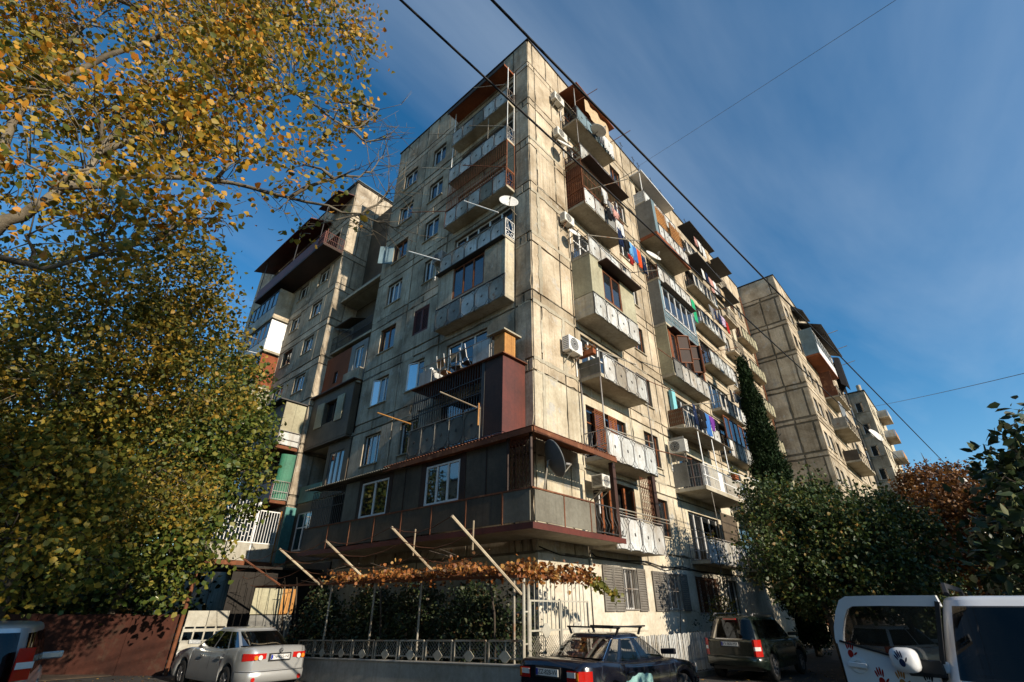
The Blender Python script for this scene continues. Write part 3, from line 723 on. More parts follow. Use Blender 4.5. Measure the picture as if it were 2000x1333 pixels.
# k4, boxed in with plastered sheets and brown windows
B = slab(FL, U0, U1, DL, SL[4]); front_panels(FL, B, U0, U1, DL, SL[4], 5)
z0, z1 = SL[4] + 1.07, SL[5] - .02
sheet_wall(FL, B, U0 + .05, 2.05, DL - .05, DL - .01, SL[4] + .15, z1, 'concrete_shade'); sheet_wall(FL, B, 3.95, U1, DL - .05, DL - .01, SL[4] + .15, z1, 'concrete_shade')
sheet_wall(FL, B, 2.05, 3.95, DL - .05, DL - .01, SL[4] + .15, z0 + .1, 'concrete_shade')
sheet_wall(FL, B, U0, U0 + .045, .014, DL - .005, SL[4] + .142, z1, 'cream'); sheet_wall(FL, B, U1 + .004, U1 + .05, .014, DL - .005, SL[4] + .142, z1, 'concrete_shade')
balc_window(FL, B, 2.08, 3.92, DL - .03, z0 + .1, z1 - .1, 3, 'wood')
sheet_wall(FL, B, U0 - .02, U1 + .06, .01, DL + .2, z1 - .02, z1 + .015, 'iron', 'awning')
# k3, open, used as a store
B = slab(FL, .4, 5.05, 1.0, SL[3] - .02, .1, 'redbrown')
q = MB()
for u in (1.1, 2.0, 2.9, 3.8, 4.7): q.bar(FL.P(u, .95, SL[3] + .1), FL.P(u, .95, SL[3] + .95), .03)
q.bar(FL.P(1.0, .95, SL[3] + .95), FL.P(5.0, .95, SL[3] + .95), .03); q.bar(FL.P(1.0, .95, SL[3] + .5), FL.P(5.0, .95, SL[3] + .5), .02); q.build('railing', 'grey_iron', B)
sheet_wall(FL, B, 4.25, 5.0, .97, .99, SL[3] + .1, SL[3] + .72, 'sheet', 'rail_sheet'); sheet_wall(FL, B, 1.15, 1.95, .97, .99, SL[3] + .15, SL[3] + .9, 'sheet', 'rail_sheet')
# k2, the red-brown cage
z0, z1 = SL[2] + .02, SL[3] - .06
B = slab(FL, .36, 5.05, 1.13, SL[2] - .14, .14, 'redbrown')
sheet_wall(FL, B, .36, .39, .02, .58, z0, z1, 'redbrown', 'cage_sheet'); sheet_wall(FL, B, .355, .388, .585, 1.13, z0, z1, 'redbrown', 'cage_sheet')
sheet_wall(FL, B, .395, 1.25, 1.1, 1.13, z0, z1, 'brown', 'cage_sheet')
bars(FL, B, 1.28, 5.0, 1.115, SL[2] + 1.0, z1, .125, 'iron', r=.022, rails=(0, .33, .66, 1))
bars(FL, B, 1.2, 1.3, 1.12, z0, z1, .1, 'iron', 'cage_post', r=.05, rails=())
sheet_wall(FL, B, .25, 5.12, .02, 1.24, z1, z1 + .035, 'rust', 'cage_roof')
front_panels(FL, B, 1.32, 5.05, 1.14, SL[2], 5, h=.98, mats=('ter_panel', 'iron'), post='galv')
pole(FL, B, (5.0, 1.15, 7.9), (6.0, 2.0, 8.35), .025, 'wood_y'); pole(FL, B, (1.3, 1.15, 7.55), (2.5, 1.9, 8.25), .025, 'stick')
pole(FL, B, (1.34, 1.2, 7.0), (1.34, 1.2, 7.75), .03, 'wood_y', 'post')
# ------------------------------------------------------------------ k1 terrace round the corner
TX, TY, TZ = 1.75, 1.32, 3.66
T = MB()
T.box(-TX, -.012, -TY, 10.6, TZ, TZ + .12); T.box(-.012, 2.62, -TY, -.012, TZ, TZ + .12)
T = T.build('terrace', 'slab', main)
q = MB(); q.box(-TX - .03, -TX - .004, -TY - .03, 10.6, TZ - .02, TZ + .13); q.box(-TX - .004, 2.64, -TY - .03, -TY - .004, TZ - .02, TZ + .13); q.build('edge_beam', 'redbrown', T)
FT = Fac('L', -TX, main); FTR = Fac('R', -TY, main)
for a, b in zip([-1.26, -.3, 1.1, 2.6, 4.1, 5.6, 7.1, 8.6], [-.3, 1.1, 2.6, 4.1, 5.6, 7.1, 8.6, 10.5]):
    sheet_wall(FT, T, a + .012, b - .012, -.01, .02, TZ + .17, 4.6, 'dark_sheet' if a > -1 else 'ter_panel', 'parapet_sheet')
for a, b in ((-1.68, -.45), (-.45, .8), (.8, 1.05)):
    sheet_wall(FTR, T, a + .012, b - .012, -.01, .02, TZ + .17, 4.58, 'ter_panel', 'parapet_sheet')
q = MB(); FT.box(q, -1.32, 10.5, -.02, .035, 4.6, 4.645); FTR.box(q, -1.785, 1.05, -.02, .035, 4.6, 4.64); q.build('parapet_rail', 'rust', T)
for y in (-.3, 1.1, 2.6, 4.1, 5.6, 7.1, 8.6): q = MB(); FT.box(q, y - .022 + rnd(-.01, .01), y + .022, .02, .034, TZ + .14, 4.6); q.build('batten', 'rust', T)
for u in (-.45, .8): q = MB(); FTR.box(q, u - .02, u + .02, .02, .034, TZ + .14, 4.58); q.build('batten', 'rust', T)
for y in (.4, 4.2): q = MB(); FT.box(q, y - .02, y + .02, -.05, -.035, 4.65, 6.0); q.build('batten', 'brown', T)
# enclosed part on the left side
zt = 6.02
FT.win = []
for (a, b, mt) in ((-.45, 1.25, 'dark_sheet'), (3.35, 4.9, 'dark_sheet'), (6.95, 7.9, 'ter_panel')):
    sheet_wall(FT, T, a, b, -.09, -.05, 4.646, zt, mt)
for (a, b) in ((1.25, 1.5), (3.1, 3.35), (4.9, 5.1), (6.75, 6.95)): sheet_wall(FT, T, a, b, -.1, -.03, 4.646, zt, 'brown', 'pilaster')
for (a, b) in ((1.5, 3.1), (5.1, 6.75)):
    balc_window(FT, T, a + .04, b - .04, -.05, 4.66, 5.86, 3 if a < 3 else 2, 'white'); sheet_wall(FT, T, a, b, -.09, -.05, 5.87, zt, 'brown')
bars(FT, T, 7.95, 10.4, -.06, 4.65, zt, .13, 'iron', r=.02)
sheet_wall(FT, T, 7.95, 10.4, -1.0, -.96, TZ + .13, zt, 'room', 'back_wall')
scissor(FT, T, -1.22, -.47, -.05, 4.65, zt - .02, 'rust')
for (p, r_) in (((-1.28, -.02, 4.64), .05), ((-.46, -.02, 4.64), .05)): pole(FT, T, p, (p[0], p[1], 6.1), r_, 'brown', 'post')
# corrugated lean-to roofs over the terrace
def corr(F, u0, u1, d0, z0, d1, z1, mat, B, name='corrugated_roof', pitch=.14):
    n = max(4, int((u1 - u0) / (pitch / 4))); q = MB(); top, bot = [], []
    for j, (d, z) in enumerate(((d0, z0), (d1, z1))):
        top.append([F.P(u0 + (u1 - u0) * i / n, d, z + .022 * math.sin(i * math.pi / 2)) for i in range(n + 1)])
        bot.append([F.P(u0 + (u1 - u0) * i / n, d, z - .012 + .022 * math.sin(i * math.pi / 2)) for i in range(n + 1)])
    q.grid(top); q.grid(bot[::-1]); q.grid([top[1], bot[1]]); return q.build(name, mat, B)
corr(FL, 0, 5.3, .02, 6.62, 1.9, 6.2, 'rust', T); corr(FL, 4.9, 10.7, .02, 6.45, 1.95, 6.12, 'ter_panel', T)
corr(FR, 0, 2.3, .02, 6.62, 1.5, 6.2, 'rust', T)
q = MB(); q.prism([(-1.9, -1.5, 6.2), (-1.9, 0, 6.2), (-.02, 0, 6.62)], (0, 0, -.014)); q.prism([(-1.9, -1.5, 6.2), (0, -1.5, 6.2), (0, -.02, 6.62)], (0, 0, -.013)); q.build('hip_sheet', 'rust', T)
q = MB(); q.box(-1.9, -1.86, -1.46, 5.3, 6.02, 6.17); q.box(-1.86, 2.3, -1.5, -1.46, 6.02, 6.17)
q.bar((-1.8, -1.4, 6.1), (-.02, -.02, 6.55), .07); q.build('roof_beam', 'rust', T)
q = MB(); FR.box(q, 2.25, 2.42, 1.2, 1.34, TZ + .14, 6.05); q.build('post', 'brown', T)
q = MB(); FR.box(q, 5.72, 5.95, .75, .95, SR[1], 6.3); q.build('post', 'brown', T)
# right-hand end of the terrace: curly railing, then the four panels
side = MB()
for i in range(9):
    u = 1.1 + i * .19; side.tube([FTR.P(u, .02, TZ + .18), FTR.P(u + .04, .09, TZ + .4), FTR.P(u, .02, TZ + .62), FTR.P(u + .02, -.01, 4.6)], .009, 5)
side.bar(FTR.P(1.06, .0, 4.62), FTR.P(2.66, .0, 4.62), .03); side.bar(FTR.P(1.06, .0, TZ + .2), FTR.P(2.66, .0, TZ + .2), .03); side.build('curly_railing', 'iron', T)
H = slab(FR, 2.66, 5.95, .98, SR[1]); front_panels(FR, H, 2.68, 5.95, .98, SR[1] - .04, 4, h=1.0, post='grey_iron')
pole(FR, H, (2.6, 1.1, 4.72), (6.6, .95, 4.8), .022); pole(FR, H, (2.6, 1.0, 4.66), (10.6, .9, 4.72), .012)
scissor(FR, H, 4.9, 5.72, .86, SR[1] + 1.05, 6.15, 'rust', .13)
q = MB()
for (a, b, mt) in ((3.1, 4.3, 0), (4.6, 6.0, 0)):
    FR.box(q, a, a + .1, -.12, -.04, 3.9, 5.9); FR.box(q, b - .1, b, -.12, -.04, 3.9, 5.9); FR.box(q, (a + b) / 2 - .06, (a + b) / 2 + .06, -.12, -.04, 3.9, 5.9)
q.build('door_frame', 'wood', H)
# ------------------------------------------------------------------ right facade, first column
V0, V1, DR = 2.72, 6.3, .95
def rb(k, dep=DR, **kw): return slab(FR, V0, V1, dep, SR[k], **kw)
B = rb(8); side_rail(FR, B, V0, DR, SR[8], kind='rings', mat='iron'); front_panels(FR, B, V0, V1, DR, SR[8], 4, mats=('blue_sheet', 'iron'))
pole(FR, B, (V0, .92, SR[8] + 1), (V0, .92, 26.6), .03, 'grey_iron', 'post')
q = MB(); q.hexa([FR.P(2.6, .03, 26.62), FR.P(6.4, .03, 26.62), FR.P(6.4, 1.2, 26.45), FR.P(2.6, 1.2, 26.45)], [FR.P(2.6, .03, 26.7), FR.P(6.4, .03, 26.7), FR.P(6.4, 1.2, 26.53), FR.P(2.6, 1.2, 26.53)]); q.build('canopy', 'orange_soffit', B)
q = MB(); rows = [[FR.P(3.6 + 2.5 * i / 12, 1.0 + .05 * math.sin(i * 1.4), 26.35 - (1.0 + .25 * (i / 12)) * j / 4) for i in range(13)] for j in range(5)]; q.grid(rows).build('awning_cloth', 'c_beige', B)
pole(FR, B, (2.8, .9, 25.3), (3.3, 2.0, 25.9), .02, 'rust'); pole(FR, B, (6.2, .9, 25.3), (6.7, 2.0, 25.9), .02, 'rust')
B = rb(7); front_panels(FR, B, V0, V1, DR, SR[7], 4); side_rail(FR, B, V0, DR, SR[7], kind='bars', mat='rust')
pole(FR, B, (V0, .92, SR[7] + 1), (V0, .92, SR[8]), .02, 'grey_iron', 'post'); sheet_wall(FR, B, V0, V1 + .1, .9, 1.45, SR[7] - .22, SR[7] - .18, 'brown', 'awning')
pole(FR, B, (6.2, .9, 22.2), (6.6, 2.1, 22.6), .02, 'galv')
B = rb(6)
bars_ = MB()
for i in range(9):
    d = .03 + .9 * i / 8; bars_.bar(FR.P(V0, d, SR[6] + .1), FR.P(V0, d, SR[7]), .02)
for z in (SR[6] + .2, SR[6] + .95, SR[6] + 1.9, SR[7] - .1): bars_.bar(FR.P(V0, .02, z), FR.P(V0, .95, z), .03)
for i in range(8):
    d = .08 + .9 * i / 8
    for z in (SR[6] + .4, SR[6] + .75, SR[6] + 1.25, SR[6] + 1.6): bars_.disc(FR.P(V0, d, z), (1, 0, 0), .05, .07, .012, 8)
bars_.build('side_grille', 'rust', B)
sheet_wall(FR, B, V0 + .03, V0 + .05, .03, .93, SR[6] + .14, SR[6] + 2.6, 'wood', 'side_sheet')
front_panels(FR, B, V0, V1, DR, SR[6], 4, post='rust'); bars(FR, B, V0 + .1, V1, DR, SR[6] + 1.1, SR[7] - .3, .3, 'rust', r=.015)
pole(FR, B, (3.0, .95, 19.0), (4.2, 2.5, 19.6), .022, 'galv'); line(FR, B, [(3.6, .9, 19.25), (4.9, 1.6, 18.95), (7.2, 1.4, 18.9)])
B = rb(5); side_rail(FR, B, V0, DR, SR[5], kind='bars', mat='grey_iron'); front_panels(FR, B, V0, V1, DR, SR[5], 4, mats=('sheet', 'iron'), post='galv')
pole(FR, B, (V0, .95, SR[5] + 1.0), (V0 + 2.2, 2.3, SR[5] + 1.3), .025, 'galv'); line(FR, B, [(V0 + 1.0, 1.55, SR[5] + 1.15), (5, 1.5, SR[5] + 1.0), (7.4, 1.4, SR[5] + 1.15)])
pole(FR, B, (6.3, .9, SR[5] + 1.0), (7.3, 2.0, SR[5] + 1.2), .02, 'galv')
B = rb(4)   # boxed in with sheets and brown windows
z0, z1 = SR[4] + 1.03, SR[5] - .02
sheet_wall(FR, B, V0, V0 + .05, .014, DR - .01, SR[4] + .142, SR[4] + 1.0, 'cream'); sheet_wall(FR, B, V0 + .002, V0 + .05, .014, DR - .01, SR[4] + 1.03, z1, 'beige_sheet')
sheet_wall(FR, B, V0 + .05, 3.65, DR - .06, DR - .012, SR[4] + .142, z1, 'beige_sheet'); sheet_wall(FR, B, 5.1, V1, DR - .06, DR - .012, SR[4] + .142, z1, 'beige_sheet'); sheet_wall(FR, B, 3.65, 5.1, DR - .06, DR - .012, SR[4] + .142, z0 + .1, 'beige_sheet')
sheet_wall(FR, B, V1, V1 + .05, .014, DR - .01, SR[4] + .142, z1, 'beige_sheet')
balc_window(FR, B, 3.68, 5.07, DR - .04, z0 + .1, z1 - .25, 2, 'wood', fw_=.1)
sheet_wall(FR, B, 3.35, 6.35, .3, 1.4, z1 - .12, z1 - .06, 'brown', 'awning'); front_panels(FR, B, V0, V1, DR, SR[4] - .02, 4, h=1.0)
B = rb(3); sheet_wall(FR, B, V0, V0 + .05, .02, DR, SR[3] + .142, SR[3] + .78, 'ter_panel', 'side_wall'); side_rail(FR, B, V0, DR, SR[3], 1.05, kind='none')
front_panels(FR, B, V0 + .25, V1, DR, SR[3] - .02, 4, h=1.02, post='grey_iron')
pole(FR, B, (V0, .95, SR[3] + 1.05), (V0 + 2.6, 1.1, SR[3] + 1.35), .025, 'galv')
for u in (V0 + .03,): 
    for d in (.05, .9): pole(FR, B, (u, d, SR[2] + 1.0), (u, d, SR[3]), .03, 'grey_iron', 'post')
pole(FR, B, (V1, .9, SR[2] + 1.0), (V1, .9, SR[3]), .025, 'grey_iron', 'post')
B = rb(2); side_rail(FR, B, V0, DR, SR[2], 1.0, kind='rings'); front_panels(FR, B, V0 + .05, V1 - .1, DR, SR[2] - .02, 4, h=1.02, post='grey_iron')
pole(FR, B, (V0, .95, SR[2] + 1.05), (V0 + 3.2, 1.1, SR[2] + 1.2), .02, 'galv'); pole(FR, B, (V1, .95, SR[2] + 1.05), (V1 + 2.6, 1.3, SR[2] + 1.15), .025, 'rust')
pole(FR, B, (V1, .95, SR[3] + 1.05), (V1 + 2.6, 1.2, SR[3] + 1.2), .018, 'rust')
louvre(FR, B, 3.5, 4.15, SR[2] + .2, SR[2] + 2.2, 'wood', .06); louvre(FR, B, 4.5, 5.1, SR[2] + .2, SR[2] + 2.2, 'wood', .06)
# ------------------------------------------------------------------ right facade, second column
C0, C1 = 10.25, 14.7
B = slab(FR, C0, C1, .7, SR[8]); side_rail(FR, B, C0, .7, SR[8], kind='none', mat='white'); sheet_wall(FR, B, C0, C0 + .03, .05, .68, SR[8] + .15, SR[8] + 1.0, 'sheet', 'side_sheet'); front_panels(FR, B, C0, C1, .7, SR[8], 5)
q = MB(); FR.box(q, C0 - .1, C1 + .1, .02, .85, 26.42, 26.5); q.build('canopy', 'white', B); pole(FR, B, (C0, .66, SR[8] + 1), (C0, .66, 26.42), .03, 'white', 'post')
z0, z1 = SR[7], SR[8] - .5
B = slab(FR, C0 - .05, C1, 1.1, SR[7], .2, 'slab'); q = MB(); FR.box(q, C0 - .05, C1 + .02, 1.0, 1.14, SR[7] - .02, SR[7] + .22); FR.box(q, C0 - .09, C0 - .052, .02, 1.14, SR[7] - .02, SR[7] + .22); q.build('edge_beam', 'orange_soffit', B)
sheet_wall(FR, B, C0 - .04, C0, .02, 1.08, SR[7] + .22, SR[8] - .02, 'grey_sheet', 'side_wall'); sheet_wall(FR, B, C0 - .03, C0 + .35, 1.085, 1.11, SR[7] + .22, SR[8] - .02, 'blue_sheet', 'corner_sheet')
front_panels(FR, B, C0 + .4, C1, 1.1, SR[7] + .22, 6, h=.95, post='iron')
for a, b in ((C0 + .45, C0 + 1.9), (C0 + 2.5, C0 + 4.0)): scissor(FR, B, a, b, 1.06, SR[7] + 1.2, SR[8] - .1, 'wood_y', .2); sheet_wall(FR, B, a, b, .98, 1.02, SR[7] + 1.2, SR[8] - .1, 'wood_y', 'trellis_board')
B = slab(FR, C0, C1, .7, SR[6]); front_panels(FR, B, C0 + .1, C1, .7, SR[6], 6); side_rail(FR, B, C0, .7, SR[6], kind='rings', mat='rust')
B = slab(FR, C0, C1, .7, SR[5])
sheet_wall(FR, B, C0, C0 + .04, .014, .68, SR[5] + .142, SR[6] - .02, 'grey_sheet', 'side_wall'); balc_window(FR, B, C0 + .3, C1 - .3, .68, SR[5] + 1.0, SR[6] - .35, 5, 'white'); sheet_wall(FR, B, C0 + .05, C0 + .28, .62, .68, SR[5] + .142, SR[6] - .02, 'blue_sheet', 'corner_sheet'); sheet_wall(FR, B, C1 - .28, C1, .62, .68, SR[5] + .142, SR[6] - .02, 'blue_sheet', 'corner_sheet')
sheet_wall(FR, B, C0 + .28, C1 - .28, .64, .675, SR[5] + .142, SR[5] + .98, 'blue_sheet', 'parapet_sheet'); bars(FR, B, C0 + .1, C1, .74, SR[5] + .2, SR[5] + 1.0, .5, 'grey_iron', 'railing', rails=(0, .5, 1)); sheet_wall(FR, B, C0 + .2, C1 - .2, .5, 1.0, SR[6] - .3, SR[6] - .26, 'dark_sheet', 'awning'); sheet_wall(FR, B, C0 + .2, C1 - .2, .3, 1.0, SR[5] - .2, SR[5] - .16, 'brown', 'awning')
B = slab(FR, C0, C1, .7, SR[4]); z0, z1 = SR[4] + 1.02, SR[5] - .25
sheet_wall(FR, B, C0, C0 + .04, .014, .68, SR[4] + .142, SR[5] - .02, 'beige_sheet', 'side_wall'); front_panels(FR, B, C0 + .1, C1, .7, SR[4] - .02, 5); balc_window(FR, B, C0 + .2, C1 - .1, .64, z0, z1, 5, 'wood', fw_=.12); sheet_wall(FR, B, C0 + .1, C0 + .4, .6, .68, SR[4] + .9, z1, 'wood', 'corner_post')
for u, du in ((11.3, .45), (12.9, .42), (13.6, -.4)):
    c_ = [FR.P(u, .72, z0 + .05), FR.P(u + du, 1.15, z0 + .05), FR.P(u + du, 1.15, z1 - .05), FR.P(u, .72, z1 - .05)]
    zm = (z0 + z1) / 2; q = MB()
    for a_, b_ in zip(c_, c_[1:] + c_[:1]): q.bar(a_, b_, .075, .05)
    q.bar(FR.P(u, .72, zm), FR.P(u + du, 1.15, zm), .06, .045); q.build('open_sash', 'wood', B)
    q = MB(); q.hexa([FR.P(u, .71, z0 + .06), FR.P(u + .012, .71, z0 + .06), FR.P(u + du + .012, 1.14, z0 + .06), FR.P(u + du, 1.14, z0 + .06)], [FR.P(u, .71, z1 - .06), FR.P(u + .012, .71, z1 - .06), FR.P(u + du + .012, 1.14, z1 - .06), FR.P(u + du, 1.14, z1 - .06)]); q.build('sash_board', 'brown', B)
pole(FR, B, (C0 + .1, .7, SR[4] + .9), (C0 - 2.2, .95, SR[4] + .55), .02, 'rust')
B = slab(FR, C0 - .1, C1, .75, SR[3]); scissor(Fac('L', C0, main), B, -.72, -.05, .02, SR[3] + .15, SR[3] + 1.0, 'wood', .09); sheet_wall(FR, B, C0 + .01, C0 + .03, .03, .72, SR[3] + .15, SR[3] + 1.0, 'beige_sheet', 'side_sheet')
front_panels(FR, B, C0, C1, .75, SR[3], 5); q = MB(); FR.box(q, C0 + .3, C0 + .7, .1, .25, SR[3] + 1.05, SR[3] + 2.2); q.build('cupboard', 'c_aqua', B)
pole(FR, B, (C0, .75, SR[3] + 1.1), (C0 + 1.5, 1.8, SR[3] + 1.4), .02, 'galv'); line(FR, B, [(C0 + .6, 1.2, SR[3] + 1.2), (12, 1.25, SR[3] + 1.05), (C1, 1.2, SR[3] + 1.25)])
B = slab(FR, C0 - .5, C1 + .1, 1.38, SR[2] + .05, .14); q = MB(); FR.box(q, C0 - .55, C1 + .12, 1.382, 1.42, SR[2] + .02, SR[2] + .2); q.build('edge_beam', 'slab', B)
corr(FR, C0 - .4, C1 + .1, .05, SR[3] + .02, 1.3, SR[3] - .22, 'galv', B, 'corrugated_canopy')
for u in (C0 + .2, C0 + 1.8, C0 + 3.4): pole(FR, B, (u, 1.2, SR[2] + .2), (u, 1.2, SR[3] - .2), .028, 'white', 'post')
bars(FR, B, C0 - .3, C1, 1.3, SR[2] + .25, SR[2] + 1.15, .11, 'white', 'railing', r=.016); sheet_wall(FR, B, C0 + 1.4, C0 + 1.9, 1.31, 1.325, SR[2] + .25, SR[2] + 1.1, 'white', 'rail_sheet'); sheet_wall(FR, B, C0 + 2.2, C0 + 4.2, 1.31, 1.325, SR[2] + .25, SR[2] + 1.1, 'galv', 'rail_mesh')
side_rail(FR, B, C0 - .45, 1.3, SR[2] + .05, 1.1, 'grey_iron'); sheet_wall(FR, B, C0 - .48, C0 - .46, .05, .7, SR[2] + .25, SR[2] + 1.3, 'grey_sheet', 'side_sheet')
sheet_wall(FR, B, C0 - .47, C0 - .44, .05, .75, SR[2] + 1.4, SR[2] + 2.5, 'grey_sheet', 'side_sheet')
pole(FR, B, (C0 + .1, 1.35, SR[2] + .1), (C0 + .35, 1.3, SR[1] + .8), .016, 'galv', 'stay'); pole(FR, B, (C0 - .3, 1.35, SR[2] + 1.2), (C0 + 5.8, 1.9, SR[2] + 1.3), .02, 'white')
B = slab(FR, C0, C1, .8, SR[1]); side_rail(FR, B, C0, .8, SR[1], 1.0, 'grey_iron'); front_panels(FR, B, C0, C1, .8, SR[1], 5, post='grey_iron'); sheet_wall(FR, B, 12.6, 14.6, .7, .74, SR[1] + .9, SR[1] + 2.3, 'dark_sheet', 'screen')
# ------------------------------------------------------------------ right facade, third column
D0, D1 = 16.5, 20.6
for k in range(1, 9):
    B = slab(FR, D0, D1, .6, SR[k]); front_panels(FR, B, D0, D1, .6, SR[k], 6); side_rail(FR, B, D0, .6, SR[k], kind='rings' if k in (7, 5) else 'bars', mat='iron' if k % 2 else 'grey_iron')
    if k == 3: balc_window(FR, B, D0 + .1, D1 - .1, .56, SR[k] + 1.0, SR[k + 1] - .3, 5, 'wood')
    if k in (8, 7): sheet_wall(FR, B, D0 - .1, D1 + .3, .3, 1.25, SR[k] + 2.35, SR[k] + 2.41, 'iron', 'awning')
    if k in (6, 4, 5): pole(FR, B, (D0 + .5, .6, SR[k] + 1.0), (D0 + 1.6, 1.9, SR[k] + 1.3), .018, 'rust'); line(FR, B, [(D0 + 1.1, 1.2, SR[k] + 1.15), (D0 + 2.6, 1.2, SR[k] + 1.0), (D1, 1.2, SR[k] + 1.15)])
# ------------------------------------------------------------------ fourth column, dark grilled loggias near the end
for k in range(4, 9):
    B = slab(FR, 21.9, 24.2, .7, SR[k], mat='concrete'); bars(FR, B, 21.95, 24.15, .68, SR[k] + .15, SR[k] + 1.15, .13, 'iron', 'railing')
    if k in (8, 7): sheet_wall(FR, B, 21.7, 24.6, .1, 1.2, SR[k] + 2.3, SR[k] + 2.36, 'iron', 'awning')
for k in (2, 3, 4, 5, 6, 7):
    B = slab(FR, 26.0, 29.5, .5, SR[k], mat='concrete'); front_panels(FR, B, 26.0, 29.5, .5, SR[k], 5, mats=('beige_sheet', 'iron'))
# aerials and rods on the roof edge
for u in (9.6, 11.2, 11.9, 13.7, 15.2, 17.2, 19.4):
    q = MB(); hh = rnd(.5, .9); q.tube([FR.P(u, .0, TOP + .06), FR.P(u, .02, TOP + .06 + hh)], .018, 5); q.bar(FR.P(u - .25, .02, TOP + hh * .8), FR.P(u + .25, .02, TOP + hh * .8), .02)
    q.build('roof_rod', 'iron', main)
# ================================================================== left wing block
WX, WY, WT = -.5, 15.4, 28.43
wing = thing('apartment_block', 'apartment block on the left with a roofed red-brown top balcony, rising behind the yellow tree', 'apartment block', (WX, WY, 0))
FW, FE = Fac('L', WX, wing), Fac('R', WY, wing)
wt = {7: 21.75, 6: 19.2, 5: 16.6, 4: 14.0, 3: 11.4, 2: 8.8, 1: 6.2}
for k in range(2, 8):
    FW.window(16.85, 18.15, wt[k] - 1.15, wt[k], 'white', 2); FW.window(19.65, 20.95, wt[k] - 1.15, wt[k], 'white' if k != 5 else 'brown', 2)
    FW.window(22.3, 25.0, wt[k] - 1.7, wt[k] + .2, 'brown', 3, sill=False); FW.window(27.2, 28.4, wt[k] - 1.15, wt[k], 'white', 2)
FW.window(16.5, 20, 22.4, 24.6, 'brown', 4, sill=False); FW.window(21, 25, 22.4, 24.6, 'brown', 4, sill=False)
FW.backing(WY + .06, 31, 0, WT - .1); FE.backing(WX + .06, 9, 0, WT - .1)
q = MB(); q.box(0, 9, WY + .5, 31, 0, WT - .3); q.build('interior', 'room', wing)
q = MB(); q.box(WX - .05, 9, WY - .05, 31, WT, WT + .08); q.build('roof', 'roofcap', wing)
q = MB(); q.hexa([(WX - .1, WY - .15, WT + .1), (6, WY - .15, WT + .1), (6, WY + 3, WT + .4), (WX - .1, WY + 3, WT + .4)], [(WX - .1, WY - .15, WT + .14), (6, WY - .15, WT + .14), (6, WY + 3, WT + .44), (WX - .1, WY + 3, WT + .44)]); q.build('roof_sheet', 'blue_sheet', wing)
for k in range(1, 9):
    z0 = wt[k] - 2.0 if k < 8 else 22.3; z1 = z0 + 2.1 if k < 8 else 24.9
    row(FW, [WY, 16.4, 19.0, 21.6, 25.6, 28.6, 31], z0, z1, 'concrete_shade'); row(FE, [WX, .35, 2.6, 4.8, 7, 9], z0, z1, 'concrete_shade')
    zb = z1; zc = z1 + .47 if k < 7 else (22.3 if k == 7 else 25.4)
    row(FW, [WY, 19.0, 21.6, 25.6, 31], zb, zc, 'concrete_shade', 'belt_panel'); row(FE, [WX, 2.6, 4.8, 9], zb, zc, 'concrete_shade', 'belt_panel')
row(FW, [WY, 17, 18.6, 20.2, 21.8, 23.4, 25, 26.6, 28.2, 31], 25.4, WT, 'concrete_shade', 'parapet_panel'); row(FE, [WX, 1.2, 2.6, 4.0, 5.4, 9], 25.4, WT, 'concrete_shade', 'parapet_panel')
row(FW, [WY, 19, 22.6, 26, 31], 0, wt[1] - 2.0, 'concrete_shade'); row(FE, [WX, 3, 6, 9], 0, wt[1] - 2.0, 'concrete_shade')
# top balcony with its roof
B = slab(FW, WY + .05, 25.6, 1.35, 22.0, .16, 'brown'); sheet_wall(FW, B, WY + .9, 25.6, 1.3, 1.35, 22.17, 23.0, 'redbrown', 'parapet_sheet')
bars(FW, B, WY + .1, WY + .9, 1.33, 22.17, 23.1, .14, 'redbrown', 'railing', r=.03); side_rail(FW, B, WY + .08, 1.3, 22.05, 1.05, 'redbrown')
q = MB(); q.hexa([FW.P(18.2, .02, 26.3), FW.P(27.5, .02, 26.3), FW.P(27.5, 1.55, 25.75), FW.P(18.2, 1.55, 25.75)], [FW.P(18.2, .02, 26.37), FW.P(27.5, .02, 26.37), FW.P(27.5, 1.55, 25.82), FW.P(18.2, 1.55, 25.82)])
q.hexa([FW.P(15.5, .02, 27.2), FW.P(18.2, .02, 27.2), FW.P(18.2, 1.2, 26.8), FW.P(15.5, 1.2, 26.8)], [FW.P(15.5, .02, 27.26), FW.P(18.2, .02, 27.26), FW.P(18.2, 1.2, 26.86), FW.P(15.5, 1.2, 26.86)]); q.build('canopy', 'redbrown', B)
sheet_wall(FW, B, 18.3, 25.5, .1, .14, 22.2, 25.8, 'redbrown', 'back_wall')
for u in (25.5, 20, 16.3): pole(FW, B, (u, 1.3, 23.0), (u, 1.3, 25.9), .03, 'iron', 'post')
# glazed balconies further along
for k in (7, 6, 5, 4):
    z = wt[k] - 2.55; B = slab(FW, 21.6, 26.4, 1.1, z)
    sheet_wall(FW, B, 21.6, 21.66, .02, 1.08, z + .15, z + 2.4, {6: 'white', 5: 'brick', 7: 'concrete', 4: 'beige_sheet'}[k], 'side_wall')
    sheet_wall(FW, B, 21.7, 26.3, 1.05, 1.09, z + .02, z + 1.0, 'sheet', 'parapet_sheet'); balc_window(FW, B, 21.7, 26.3, 1.08, z + 1.02, z + 2.35, 6, 'iron', 'glass_b', .05)
pole(FW, B, (23.5, 1.1, 18.2), (25.2, 2.6, 18.9), .03, 'galv'); pole(FW, B, (22.2, 1.1, 16.6), (24.0, 2.6, 17.2), .03, 'white')
